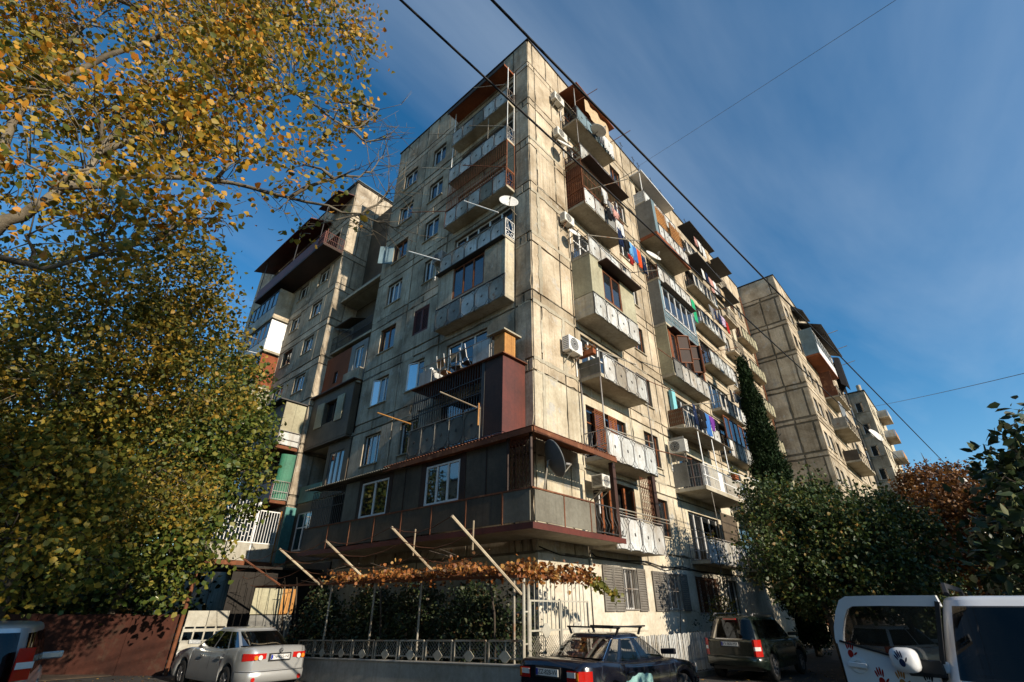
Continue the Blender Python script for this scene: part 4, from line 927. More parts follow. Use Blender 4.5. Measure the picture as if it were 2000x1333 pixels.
# lower balconies whose sunny ends show beside the tree
B = slab(FW, 15.62, 20.5, 1.15, 9.0, .15, 'rust'); sheet_wall(FW, B, 15.6, 15.64, .56, 1.14, 9.9, 11.45, 'beige_sheet', 'side_wall'); sheet_wall(FW, B, 15.602, 15.642, .02, .55, 9.9, 11.45, 'beige_sheet', 'side_wall')
sheet_wall(FW, B, 15.6, 15.63, .05, 1.1, 9.2, 9.85, 'sheet', 'side_panel'); side_rail(FW, B, 15.56, 1.15, 9.05, .85, 'grey_iron', 'none'); sheet_wall(FW, B, 15.5, 20.6, .0, 1.5, 11.5, 11.56, 'iron', 'canopy'); sheet_wall(FW, B, 15.7, 20.4, 1.1, 1.14, 9.15, 11.4, 'dark_sheet', 'front_wall')
B = slab(FW, 15.62, 20.5, .8, 6.35, .15, 'rust'); q = MB(); rows = [[(WX - .62 * math.cos(a) - .02, 15.62 + .28 - .28 * math.sin(a) * 1.0, z) for a in [math.pi * i / 14 for i in range(8)]] for z in (6.5, 8.8)]; q.grid(rows); q.box(WX - .02, WX + .45, 15.6, 15.63, 6.5, 8.8); q.build('side_wall', 'green', B); side_rail(FW, B, 15.56, .8, 6.4, 1.0, 'grey_iron'); sheet_wall(FW, B, 15.9, 20.4, .7, .74, 6.5, 7.4, 'redbrown', 'front_wall')
B = slab(FW, 15.62, 21, 3.1, 3.55, .18, 'rust')
for a, b in ((.1, 1.1), (1.15, 2.2), (2.25, 3.0)): q = MB(); q.box(WX - b, WX - a, 15.6, 15.63, 3.74, 4.5); q.build('parapet_sheet', 'gategrey', B)
q = MB()
for i in range(13):
    x = WX - 1.25 - i * .145; q.box(x - .014, x + .014, 15.6, 15.62, 4.5, 6.3)
    if i < 12:
        for z in (4.75, 5.1, 5.45, 5.8): q.box(x - .145, x, 15.6, 15.62, z + (i % 2) * .18, z + (i % 2) * .18 + .025)
for i in range(8): x = WX - .15 - i * .13; q.box(x - .012, x + .012, 15.6, 15.62, 4.5, 5.9)
q.box(WX - 3.1, WX - .1, 15.59, 15.63, 4.48, 4.53); q.box(WX - 1.2, WX - .1, 15.59, 15.63, 5.9, 5.95); q.box(WX - 1.22, WX - 1.14, 15.58, 15.64, 3.7, 6.3); q.build('side_grille', 'white', B)
pole(FE, B, (WX - 3.05, -.22, 3.2), (WX - 3.05, -.22, 6.35), .09, 'stick', 'post'); pole(FE, B, (WX - .1, -.2, 3.7), (WX - .1, -.2, 6.0), .04, 'wood_y', 'post')
q = MB(); q.box(WX - .05, WX + .5, 15.3, 15.36, 3.7, 6.2); q.build('side_wall', 'teal', B)
# ================================================================== makeshift loggias between the two blocks
inf = thing('loggia_stack', 'stack of makeshift brick and sheet-metal loggias filling the gap between the blocks', 'loggias', (0, 13.2, 0))
FI = Fac('L', 0.0, inf)
q = MB(); q.box(1.2, 1.25, LU + .06, WY - .02, 0, 26); q.build('back_wall', 'dark_sheet', inf)
for z in (3.6, 6.3, 9.05, 11.95, 14.75, 18.4): q = MB(); q.box(.02, 1.2, LU + .07, WY - .06, z, z + .14); q.build('floor_slab', 'slab', inf)
FI.window(11.5, 12.35, 12.75, 14.1, 'white', 2, sill=False, d=-.05); FI.window(13.9, 14.3, 12.6, 13.3, 'brown', 1, sill=False, d=-.06)
FI.cells(MB(), 12.75, 15.36, 12.1, 14.4, 0, -.2, FI.holes).build('brick_wall', 'brick', inf)
FI.cells(MB(), LU + .08, 12.74, 12.1, 14.4, 0.02, -.18, FI.holes).build('grey_wall', 'grey_sheet', inf)
sheet_wall(FI, inf, LU + .08, 12.7, .03, .25, 11.75, 12.6, 'concrete_shade', 'flower_box')
bars(FI, inf, 11.2, 15.3, -.02, 14.9, 15.8, .12, 'iron', 'railing')
q = MB(); q.hexa([FI.P(13.4, -.9, 16.9), FI.P(15.3, -.9, 16.9), FI.P(15.3, .1, 16.5), FI.P(13.4, .1, 16.5)], [FI.P(13.4, -.9, 16.95), FI.P(15.3, -.9, 16.95), FI.P(15.3, .1, 16.55), FI.P(13.4, .1, 16.55)]); q.build('canopy', 'dark_sheet', inf)
sheet_wall(FI, inf, 11.2, 15.3, -.3, -.25, 18.4, 18.95, 'grey_sheet', 'parapet_sheet')
FI.window(12.7, 13.9, 10.1, 11.3, 'brown', 2, sill=False, d=.1)
FI.cells(MB(), 11.3, 15.8, 9.1, 11.85, .3, .1, FI.holes).build('box_wall', 'dark_sheet', inf); sheet_wall(FI, inf, 11.27, 11.3, -.05, .3, 9.1, 11.85, 'dark_sheet', 'box_side'); sheet_wall(FI, inf, 11.3, 15.8, -.05, .29, 9.0, 9.09, 'dark_sheet', 'box_floor')
sheet_wall(FI, inf, 11.1, 15.9, -.05, .5, 11.86, 11.92, 'brown', 'box_roof')
for a, b in ((13.95, 14.65), (12.0, 12.65)): sheet_wall(FI, inf, a, b, .31, .35, 10.0, 11.35, 'beige_sheet', 'shutter')
sheet_wall(FI, inf, 13.2, 15.3, 0, .05, 6.4, 7.2, 'teal', 'parapet_sheet'); FI.window(11.6, 12.9, 6.9, 8.5, 'grey_iron', 3, sill=False, d=.0)
FI.cells(MB(), LU + .08, 13.2, 6.4, 9.0, .04, -.1, FI.holes).build('grey_wall', 'dark_sheet', inf)
FI.window(13.6, 15.0, 4.2, 5.9, 'white', 2, sill=False, d=.02, transom=.4)
FI.cells(MB(), LU + .08, 15.3, 3.7, 6.3, .05, -.1, FI.holes).build('grey_wall', 'dark_sheet', inf)
FI.cells(MB(), LU + .08, 15.3, 0, 3.6, .02, -.1, []).build('grey_wall', 'dark_sheet', inf)
# ================================================================== right-hand block
RX, RY = 30.6, -3.1
rblk = thing('apartment_block', 'apartment block with a big blank panelled gable beyond the long facade', 'apartment block', (RX, RY, 0))
GE, GF = Fac('L', RX, rblk), Fac('R', RY, rblk)
rz = [28.42, 26.2, 23.35, 20.45, 17.5, 14.7, 11.95, 9.1, 6.3, 3.5]
for i in range(1, 9):
    for u in (31.3, 32.9, 35.2, 37.6, 41.5, 44.5, 48): GF.window(u, u + 1.15, rz[i] - 1.95, rz[i] - .65, random.choice(('white', 'brown', 'white')), 2)
GE.backing(RY + .06, 9, 0, 28.3); GF.backing(RX + .06, 53, 0, 28.3)
q = MB(); q.box(RX + .5, 53, RY + .5, 9, 0, 28.1); q.build('interior', 'room', rblk)
q = MB(); q.box(RX - .05, 53, RY - .05, 9, 28.42, 28.5); q.build('roof', 'roofcap', rblk)
row(GE, [RY, -2.6, 1.3, 5, 9], 26.55, 28.42, 'concrete', 'parapet_panel'); row(GF, [RX, 32.5, 34.5, 36.5, 38.5, 41, 44, 47, 50, 53], 26.55, 28.42, 'concrete', 'parapet_panel')
for i in range(1, 10):
    hi = rz[i]; lo = rz[i + 1] + .4 if i < 9 else 0
    row(GE, [RY, RY + .42, -1.45, .05, .9, 3.2, 6, 9], lo, hi - .02, 'concrete', gap=.06); row(GE, [RY, -1.5, 1.0, 4, 9], hi, hi + .36, 'concrete', 'belt_panel', gap=.05)
    row(GF, [RX, RX + .4, 34.4, 37.2, 40.5, 44, 47, 50, 53], lo, hi - .02, 'cream' if i > 6 else 'concrete'); row(GF, [RX, 34.4, 37.2, 40.5, 44, 53], hi, hi + .36, 'concrete', 'belt_panel')
q = MB(); GE.box(q, .85, 1.0, .05, .18, 2, 26); q.build('downpipe', 'rust', rblk)
# its balconies: a big boxed one on top, dark awnings, open ones below
B = slab(GF, 34.0, 41.0, 1.15, 21.3, .16, 'orange_soffit'); sheet_wall(GF, B, 34.0, 34.05, .02, 1.12, 21.47, 24.0, 'blue_sheet', 'side_wall'); sheet_wall(GF, B, 34.1, 41.0, 1.08, 1.14, 21.3, 22.4, 'white', 'parapet_sheet'); balc_window(GF, B, 34.1, 41, 1.1, 22.42, 23.8, 6, 'white', 'glass_b')
q = MB(); q.hexa([GF.P(34.6, .05, 25.1), GF.P(43, .05, 25.1), GF.P(43, 1.9, 24.2), GF.P(34.6, 1.9, 24.2)], [GF.P(34.6, .05, 25.18), GF.P(43, .05, 25.18), GF.P(43, 1.9, 24.28), GF.P(34.6, 1.9, 24.28)]); q.build('awning', 'iron', B)
q = MB(); q.hexa([GF.P(34.4, .05, 26.4), GF.P(37.0, .05, 26.4), GF.P(37.0, .9, 26.0), GF.P(34.4, .9, 26.0)], [GF.P(34.4, .05, 27.0), GF.P(37.0, .05, 27.0), GF.P(37.0, .9, 26.1), GF.P(34.4, .9, 26.1)]); q.build('awning', 'iron', B)
for u, z in ((37, 24.2), (41, 24.2), (43.5, 23.5)): pole(GF, B, (u, 1.0, z), (u + .4, 2.7, z + .35), .03, 'galv')
q = MB(); rows = [[GF.P(41.2 + .35 * i, 1.2 + .5 * math.sin(i * .9), 23.7 - .95 * j - .3 * (i % 3) * (j / 3)) for i in range(8)] for j in range(4)]; q.grid(rows).build('torn_awning', 'c_black', B)
for i, (z, a, b) in enumerate(((18.4, 37.3, 42), (15.3, 36.4, 41.5), (12.6, 37, 43.5))):
    B = slab(GF, a, b, 1.15, z); front_panels(GF, B, a, b, 1.15, z, 6, mats=(('sheet', 'beige_sheet', 'dark_sheet')[i], 'iron')); 
    sheet_wall(GF, B, a, a + .04, .02, 1.1, z + .15, z + 1.0, ('rust', 'galv', 'dark_sheet')[i], 'side_sheet')
    if i == 1: balc_window(GF, B, a + .1, a + 2.2, 1.0, z + 1.0, z + 2.4, 3, 'white', 'glass_b')
    if i == 0: q = MB(); q.box(a, a + .05, RY - 1.0, RY - .1, z + 1, z + 2.5); q.build('side_curtain', 'rust', B)
# ================================================================== farther block
fblk = thing('apartment_block', 'distant apartment block with glazed end balconies at the far right', 'apartment block', (60, -4.5, 0))
HE, HF = Fac('L', 60.0, fblk), Fac('R', -4.5, fblk)
for i in range(8):
    z = 4.2 + 2.75 * i
    for u in (61.2, 63.4, 66.5, 69): HF.window(u, u + 1.2, z, z + 1.35, 'white', 2)
    HE.window(-3.9, -3.1, z, z + 1.3, 'white', 1); HE.window(-2.4, .9, z - .6, z + 1.5, 'brown', 4, sill=False)
HE.backing(-4.44, 8, 0, 26); HF.backing(60.06, 76, 0, 26)
q = MB(); q.box(60.5, 76, -4, 8, 0, 25.8); q.build('interior', 'room', fblk); q = MB(); q.box(59.9, 76, -4.6, 8, 26.05, 26.2); q.build('roof', 'roofcap', fblk)
q = MB(); q.tube([(60.3, -4.1, 26.2), (60.3, -4.1, 27.0)], .25, 10); q.build('vent_pipe', 'concrete', fblk)
for i in range(9):
    z = 1.4 + 2.75 * i
    row(HE, [-4.5, -2.8, 1.2, 4, 8], z, z + 2.75, 'concrete'); row(HF, [60, 62.8, 65.6, 68.4, 71, 76], z, z + 2.75, 'cream')
    if 2 <= i:
        B = slab(HE, -2.7, 1.1, 1.2, z + .9, .15, 'concrete')
        if i % 2: sheet_wall(HE, B, -2.7, 1.1, 1.12, 1.16, z + 1.05, z + 1.9, 'blue_sheet', 'parapet_sheet'); balc_window(HE, B, -2.7, 1.1, 1.14, z + 1.92, z + 3.3, 5, 'white', 'glass_b', .07)
        else: sheet_wall(HE, B, -2.7, 1.1, 1.12, 1.16, z + 1.05, z + 1.95, 'dark_sheet', 'parapet_sheet'); pole(HE, B, (-2.7, 1.1, z + 1), (-2.7, 1.1, z + 3.6), .04, 'iron', 'post')
        B = slab(HF, 67, 71, 1.2, z + .9, .15, 'concrete'); sheet_wall(HF, B, 67, 71, 1.14, 1.18, z + 1.0, z + 1.9, random.choice(('wood_y', 'sheet', 'dark_sheet')), 'parapet_sheet'); sheet_wall(HF, B, 67, 67.04, .02, 1.1, z + 1.06, z + 1.9, 'sheet', 'side_sheet')
# ================================================================== unseen block added across the side street, to cut the sky light
wblk = thing('apartment_block', 'unseen apartment block added across the side street to dim the shaded facade', 'apartment block', (-38, 10, 0))
q = MB(); q.box(-50, -38, -14, 46, 0, 17.6); q.build('wall', 'concrete', wblk)
for k in range(6):
    for j in range(10): q = MB(); q.box(-38.0, -37.9, -11 + j * 5.6, -8.4 + j * 5.6, 1.4 + k * 2.75, 2.8 + k * 2.75); q.build('window', 'dark_sheet', wblk)
q = MB(); q.box(-50.2, -37.8, -14.2, 46.2, 17.6, 17.9); q.build('roof', 'roofcap', wblk)
# ================================================================== ground
def sheet(name, x0, x1, y0, y1, z, mat, th=.05):
    q = MB(); q.box(x0, x1, y0, y1, z - th, z); return struct(q.build(name, mat))
struct(MB().add([(-900, -900, 0), (900, -900, 0), (900, 900, 0), (-900, 900, 0)], [(0, 1, 2, 3)]).build('road', 'asphalt'))
sheet('garden_soil', -2.42, -.02, -1.38, 11, .16, 'soil', .15)
sheet('flower_bed', 2.7, 30, -1.02, -.05, .14, 'soil', .13)
kerb = thing('kerb', 'low concrete kerb along the bed under the long facade', 'kerb', (2.7, -1.1, 0))
for i in range(26): q = MB(); q.box(2.72 + i * 1.02, 2.72 + i * 1.02 + 1.0, -1.2 + rnd(-.008, .008), -1.05, 0, .13 + rnd(-.006, .006)); q.build('kerb_stone', 'paving', kerb)
sheet('verge', 3, 40, -16, -6.6, .03, 'soil', .02); sheet('verge', -40, -6.2, 12.2, 60, .03, 'soil', .02); sheet('verge', -30, 60, -60, -14, .02, 'soil', .01)
# ------------------------------------------------------------------ garden wall, fence, gate
gw = MB(); gw.hexa([(-2.6, -1.75, 0), (-2.45, -1.75, 0), (-2.45, 8.4, 0), (-2.6, 8.4, 0)], [(-2.6, -1.75, .9), (-2.45, -1.75, .9), (-2.45, 8.4, .5), (-2.6, 8.4, .5)])
gw.hexa([(-2.63, -1.78, .9), (-2.42, -1.78, .9), (-2.42, 8.43, .5), (-2.63, 8.43, .5)], [(-2.63, -1.78, .94), (-2.42, -1.78, .94), (-2.42, 8.43, .54), (-2.63, 8.43, .54)])
tag(bevel(gw.build('garden_wall', 'gardenwall'), .012), 'low grey sheet-faced garden wall carrying the diamond fence', 'wall')
fen = thing('garden_fence', 'grey metal fence with square frames and diamond plates on the low wall', 'fence', (-2.52, 3, .5))
ft = lambda y: 1.33 - (y + 1.3) * .0365
fb = lambda y: .95 - (y + 1.75) * .0394
ys = [-1.7, -.62, .48, 1.5, 2.55, 3.6, 4.65, 5.7, 6.75, 7.8]
for a, b in zip(ys[:-1], ys[1:]):
    a += .05; b -= .05; x = -2.52; f = MB(); c = (a + b) / 2
    f.bar((x, a, fb(a)), (x, a, ft(a)), .035); f.bar((x, b, fb(b)), (x, b, ft(b)), .035); f.bar((x, a, ft(a)), (x, b, ft(b)), .035); f.bar((x, a, fb(a) + .08), (x, b, fb(b) + .08), .03)
    f.bar((x, c, fb(c) + .08), (x, c, ft(c)), .022)
    f = f.build('fence_frame', 'galv', fen)
    d = MB(); zc = fb(c) + .11; d.prism([(x - .03, c - .17, zc), (x - .03, c - .05, zc + .1), (x - .03, c + .05, zc + .1), (x - .03, c + .17, zc), (x - .03, c + .05, zc - .1), (x - .03, c - .05, zc - .1)], (.015, 0, 0)); d.build('diamond_plate', 'gategrey', f)
    m_ = MB(); n = 9
    for i in range(-n, n + 1):
        for sgn in (1, -1):
            y0 = a + (b - a) * i / n; p0 = [y0, 0.0]; hh = .42; L_ = hh
            s0, s1 = y0, y0 + sgn * hh
            t0, t1 = 0.0, 1.0
            for lim, side_ in ((a, 1), (b, -1)):
                va, vb = (s0 - lim) * side_, (s1 - lim) * side_
                if va < 0 and vb < 0: t0, t1 = 1, 0
                elif va < 0: t0 = max(t0, va / (va - vb))
                elif vb < 0: t1 = min(t1, va / (va - vb))
            if t1 - t0 > .05:
                pa = s0 + (s1 - s0) * t0; pb = s0 + (s1 - s0) * t1; h0 = ft(c) - fb(c) - .06
                m_.bar((x + .012, pa, fb(c) + .06 + h0 * t0), (x + .012, pb, fb(c) + .06 + h0 * t1), .008)
    m_.build('wire_mesh', 'galv', f)
gt = thing('garden_gate', 'tall grey barred garden gate with diamond plates under the end of the vine', 'gate', (-1, -1.45, 0))
for x in (-2.26, -2.1): q = MB(); q.tube([(x, -1.45, 0), (x, -1.45, 2.56)], .035, 8); q.build('gate_post', 'gategrey', gt)
q = MB()
for z in (.5, 1.25, 1.85): q.box(-2.26, -2.1, -1.46, -1.44, z, z + .03)
q.build('gate_tie', 'gategrey', gt)
for a, b in ((-2.05, -.98), (-.92, .2)):
    f = MB()
    for x in (a, b): f.bar((x, -1.45, .15), (x, -1.45, 2.1), .04)
    for z in (.15, 1.5, 2.08): f.bar((a, -1.45, z), (b, -1.45, z), .035)
    for i in range(1, 7): x = a + (b - a) * i / 7; f.bar((x, -1.45, 1.5 if i != 3 else .15), (x, -1.45, 2.5), .016)
    f = f.build('gate_leaf', 'gategrey', gt)
    c = (a + b) / 2; d = MB(); d.prism([(c - .17, -1.48, 1.5), (c - .05, -1.48, 1.64), (c + .05, -1.48, 1.64), (c + .17, -1.48, 1.5), (c + .05, -1.48, 1.36), (c - .05, -1.48, 1.36)], (0, .015, 0)); d.build('diamond_plate', 'gategrey', f)
    m_ = MB()
    for i in range(14):
        for sgn in (0, 1):
            x0 = a + (b - a) * i / 14; x1 = min(b, x0 + .3) if sgn == 0 else max(a, x0 - .3)
            for z in (.2, .5, .8, 1.1): hh = abs(x1 - x0); m_.bar((x0, -1.44, z), (x1, -1.44, z + hh), .007)
    m_.build('wire_mesh', 'galv', f)
pf = thing('picket_fence', 'pale weathered metal picket fence along the bed under the shuttered windows', 'fence', (7, -1.0, 0))
q = MB(); q.box(2.7, 14, -1.0, -.97, .45, .49); q.box(2.7, 14, -1.0, -.97, 1.0, 1.04); q.build('rail', 'galv', pf)
pk = MB(); pk.box(-.028, .028, -.012, .012, 0, 1.08); pk = pk.mesh('picket', 'sheet')
for i in range(112): o = link('picket', pk, pf, (2.75 + i * .1 - 7, -.012, .14 + rnd(-.02, .02))); o.rotation_euler = (0, rnd(-.03, .03), 0)
# ------------------------------------------------------------------ pergola
pg = thing('pergola', 'rusty pergola of slanting peeled poles and wires in front of the terrace', 'pergola', (-2.5, 4, 0))
PY = [-1.5, 1.3, 4.87, 7.11, 9.92, 12.4]
q = MB(); q.bar((-2.5, -1.5, 2.55), (-2.5, 12.6, 2.6), .06); q.build('beam', 'rust', pg); q = MB(); q.bar((-2.5, -1.5, 2.55), (.5, -1.42, 2.6), .05); q.build('beam', 'rust', pg)
for y in (-1.35, 1.9, 4.0, 6.4, 9.0): q = MB(); q.tube([(-2.45, y, .2), (-2.47, y, 2.55)], .03, 6); q.build('post', 'galv', pg)
tips = []
for y, tx, tz, bz in zip(PY, (-4.54, -4.03, -3.78, -4.08, -4.12, -3.95), (3.57, 3.66, 3.63, 3.53, 3.44, 3.73), (2.2, 2.6, 2.75, 2.5, 2.55, 2.55)):
    q = MB(); q.tube([(-2.4, y, bz), (tx, y, tz)], .033, 6); q.build('slanting_pole', 'stick' if y < 7.5 else 'rust', pg); tips.append((tx, y, tz))
for fr in (1.0, .72, .45, .2):
    q = MB(); pts = []
    for (a, b) in zip(tips[:-1], tips[1:]):
        for t in (0, .25, .5, .75):
            x = -2.5 + (a[0] + (b[0] - a[0]) * t + 2.5) * fr; y = a[1] + (b[1] - a[1]) * t; z = 2.58 + (a[2] + (b[2] - a[2]) * t - 2.58) * fr - .22 * math.sin(math.pi * t)
            pts.append((x, y, z))
    q.tube(pts, .009, 4); q.build('wire', 'rust', pg)
for y in (0.2, 2.6): q = MB(); q.tube([(-2.3, y, 3.2), (-2.3, y, 3.9)], .02, 5); q.build('rod', 'stick', pg)
# ------------------------------------------------------------------ yard on the left: gate, post, metal wall
mg = thing('yard_gate', 'light grey sheet-metal yard gate with rusty foot beside the red-brown metal wall', 'gate', (-4.2, 11.3, 0))
for a, b in ((-4.83, -4.18), (-4.16, -3.5)):
    q = MB(); q.box(a, b, 11.28, 11.31, .04, .92); q.build('gate_leaf', 'gategrey', mg); q = MB(); q.box(a, b, 11.28, 11.31, 1.33, 1.8); q.build('gate_panel', 'gategrey', mg)
    q = MB(); q.box(a, b, 11.275, 11.279, .02, .3); q.build('rust_strip', 'rust', mg)
q = MB()
for x in (-4.83, -4.5, -4.17, -3.84, -3.51): q.box(x - .025, x + .025, 11.27, 11.32, .9, 1.33)
q.box(-4.85, -3.49, 11.265, 11.325, .9, .94); q.box(-4.85, -3.49, 11.265, 11.325, 1.18, 1.27); q.build('gate_frame', 'gategrey', mg)
q = MB(); q.tube([(-4.98, 11.25, 0), (-4.95, 11.25, 3.0)], .06, 8); tag(q.build('gate_post', 'rust'), 'leaning rusty pipe post between metal wall and grey yard gate', 'post')
yw = thing('metal_wall', 'red-brown sheet-metal wall of the yard below the trees', 'wall', (-9, 15.3, 0))
for i in range(9):
    a = Vector((-5.05, 11.35, 0)); dv = Vector((-.7071, .7071, 0)); p0 = a + dv * (i * 1.5); p1 = a + dv * (i * 1.5 + 1.48); nv = Vector((.014, .014, 0)) * (1 if i % 2 else .6)
    q = MB(); q.hexa([p0 - nv, p1 - nv, p1 + nv, p0 + nv], [p + Vector((0, 0, 1.68 + rnd(-.02, .02))) for p in (p0 - nv, p1 - nv, p1 + nv, p0 + nv)]); q.build('metal_sheet', 'garage', yw)
bs = thing('board_screen', 'beige board screen over grey sheets behind the pergola', 'screen', (-2.6, 10, 0))
for i in range(6): q = MB(); q.box(-3.32 + i * .25, -3.32 + i * .25 + .24, 10.0 + rnd(0, .02), 10.03, 1.7, 2.5); q.build('board', 'beige_sheet' if i < 4 else 'wood_y', bs)
for i in range(3): q = MB(); q.box(-3.3 + i * .5, -2.82 + i * .5, 10.0, 10.02, .1, 1.67); q.build('grey_panel', 'grey_sheet', bs)
cp = thing('carport', 'carport between the yard gate and the board screen, its unlit opening painted as black sheets', 'carport', (-2.4, 12.6, 0))
for i in range(5): q = MB(); q.box(-3.46 + i * .42, -3.46 + i * .42 + .41, 12.0 + rnd(0, .015), 12.03, .05, 3.2); q.build('metal_sheet', 'shade_black', cp)  # black sheets fill the opening in place of its shade
q = MB(); q.box(-3.55, -.05, 11.7, 15.3, 3.22, 3.3); q.build('roof', 'shade_black', cp)
q = MB(); q.box(-1.34, -.05, 12.0, 12.03, .05, 3.2); q.build('side_sheet', 'shade_black', cp)
# ================================================================== vegetation
M['lf_poplar'] = leaf_mat('poplar_leaf', [(0.0, (0.09, 0.115, 0.02)), (0.3, (0.22, 0.19, 0.03)), (0.6, (0.42, 0.28, 0.035)), (0.85, (0.60, 0.32, 0.03)), (1.0, (0.55, 0.2, 0.02))], .9, .42)
M['lf_linden'] = leaf_mat('linden_leaf', [(0.0, (0.05, 0.07, 0.014)), (0.3, (0.11, 0.115, 0.02)), (0.65, (0.22, 0.175, 0.026)), (1.0, (0.42, 0.24, 0.03))], .9, .35)
M['lf_mulb'] = leaf_mat('mulberry_leaf', [(0.0, (0.04, 0.075, 0.014)), (0.5, (0.085, 0.115, 0.02)), (0.85, (0.17, 0.17, 0.028)), (1.0, (0.26, 0.2, 0.03))], .7, .3)
M['lf_yellow'] = leaf_mat('yellowing_leaf', [(0.0, (0.06, 0.09, 0.016)), (0.4, (0.15, 0.15, 0.025)), (0.8, (0.32, 0.235, 0.03)), (1.0, (0.45, 0.27, 0.03))], .9, .3)
M['lf_green'] = leaf_mat('dark_green_leaf', [(0.0, (0.02, 0.042, 0.012)), (0.6, (0.042, 0.07, 0.016)), (0.9, (0.085, 0.1, 0.02)), (1.0, (0.2, 0.12, 0.03))], .5, .2)
M['lf_red'] = leaf_mat('rust_red_leaf', [(0.0, (0.07, 0.032, 0.012)), (0.5, (0.14, 0.055, 0.016)), (1.0, (0.24, 0.11, 0.025))], .5, .25)
M['lf_vine'] = leaf_mat('vine_leaf', [(0.0, (0.08, 0.04, 0.013)), (0.3, (0.2, 0.066, 0.02)), (0.7, (0.40, 0.15, 0.035)), (1.0, (0.5, 0.31, 0.1))], .6, .35)
M['lf_vgreen'] = leaf_mat('green_vine_leaf', [(0.0, (0.08, 0.10, 0.02)), (0.6, (0.2, 0.19, 0.03)), (1.0, (0.36, 0.24, 0.04))], .5, .35)
M['lf_cyp'] = leaf_mat('cypress_leaf', [(0.0, (0.007, 0.016, 0.007)), (0.6, (0.015, 0.029, 0.011)), (1.0, (0.03, 0.046, 0.016))], .5, .05, .05)
M['lf_glossy'] = leaf_mat('glossy_leaf', [(0.0, (0.012, 0.028, 0.01)), (0.6, (0.026, 0.05, 0.014)), (1.0, (0.09, 0.10, 0.03))], .5, .1)
M['lf_bush'] = leaf_mat('bush_leaf', [(0.0, (0.012, 0.024, 0.01)), (0.6, (0.026, 0.042, 0.014)), (0.9, (0.05, 0.055, 0.02)), (1.0, (0.12, 0.06, 0.025))], .5, .1)
M['litter'] = leaf_mat('fallen_leaf', [(0.0, (0.12, 0.06, 0.025)), (0.6, (0.24, 0.13, 0.04)), (1.0, (0.36, 0.22, 0.05))], .4, .1)

def leaves_mesh(name, pos, size, mat, rng, aspect=.8, droop=.3, flat=None, spread=1.0):
    """one four-cornered folded leaf at every position"""
    n = len(pos)
    l_ = size * rng.uniform(.5, 1.3, n)[:, None]
    d = rng.normal(size=(n, 3)); d[:, 2] = d[:, 2] * .8 - droop; d /= np.linalg.norm(d, axis=1)[:, None] + 1e-9
    nr = rng.normal(size=(n, 3)); nr[:, 2] += .5
    if flat is not None: nr = nr * .35 + np.array(flat); d = d - nr * (np.sum(d * nr, 1) / (np.sum(nr * nr, 1) + 1e-9))[:, None]; d /= np.linalg.norm(d, axis=1)[:, None] + 1e-9
    sd = np.cross(d, nr); sd /= np.linalg.norm(sd, axis=1)[:, None] + 1e-9
    up_ = np.cross(sd, d)
    w = l_ * aspect * .5
    curl = rng.uniform(-.28, .12, n)[:, None]
    fold = rng.uniform(.05, .3, n)[:, None]
    V = np.stack([pos, pos + d * l_ * .3 + sd * w + up_ * w * fold, pos + d * l_ * .68 + sd * w * .72 + up_ * (w * fold * .7 + l_ * curl * .4), pos + d * l_ + up_ * l_ * curl,
                  pos + d * l_ * .68 - sd * w * .72 + up_ * (w * fold * .7 + l_ * curl * .4), pos + d * l_ * .3 - sd * w + up_ * w * fold], 1).reshape(-1, 3).astype(np.float32)
    me = bpy.data.meshes.new(name)
    me.vertices.add(6 * n); me.vertices.foreach_set('co', V.ravel())
    # two quads folded along the midrib
    idx = (np.arange(n)[:, None] * 6 + np.array([0, 1, 2, 3, 0, 3, 4, 5])[None]).ravel().astype(np.int32)
    me.loops.add(8 * n); me.loops.foreach_set('vertex_index', idx)
    me.polygons.add(2 * n); me.polygons.foreach_set('loop_start', np.arange(0, 8 * n, 4, dtype=np.int32)); me.polygons.foreach_set('loop_total', np.full(2 * n, 4, np.int32))
    me.materials.append(M[mat]); me.update(calc_edges=True)
    return me

def clusters(blobs, per_m3, rng, shell=.45, keep=.78, seed=0):
    """cluster centres in a union of blobs, thinned by a lumpy field so that gaps open"""
    out = []
    for (x, y, z, r) in blobs:
        n = max(3, int(per_m3 * 4.19 * r ** 3 * .8))
        v = rng.normal(size=(n, 3)); v /= np.linalg.norm(v, axis=1)[:, None]
        rr = rng.uniform(shell ** 3, 1.12, n) ** (1 / 3)
        p = np.array((x, y, z)) + v * (r * rr)[:, None]
        out.append(p)
    p = np.concatenate(out)
    f = np.sin(p[:, 0] * 2.3 + seed) + np.sin(p[:, 1] * 2.7 + 1.3 * seed) + np.sin(p[:, 2] * 2.9 + .7 * seed) + .8 * np.sin(p[:, 0] * 5.1 - p[:, 2] * 4.3) + rng.normal(size=len(p)) * .6
    return p[f < np.quantile(f, keep)]

def smooth_path(pts, k=4, wob=0.0, rng=None):
    P = [Vector(p) for p in pts]; out = []
    for i in range(len(P) - 1):
        p0, p1, p2, p3 = P[max(0, i - 1)], P[i], P[i + 1], P[min(len(P) - 1, i + 2)]
        for j in range(k):
            t = j / k
            v = .5 * ((2 * p1) + (p2 - p0) * t + (2 * p0 - 5 * p1 + 4 * p2 - p3) * t * t + (3 * p1 - p0 - 3 * p2 + p3) * t ** 3)
            if wob: v = v + Vector(rng.normal(size=3)) * wob
            out.append(v)
    return out + [P[-1]]

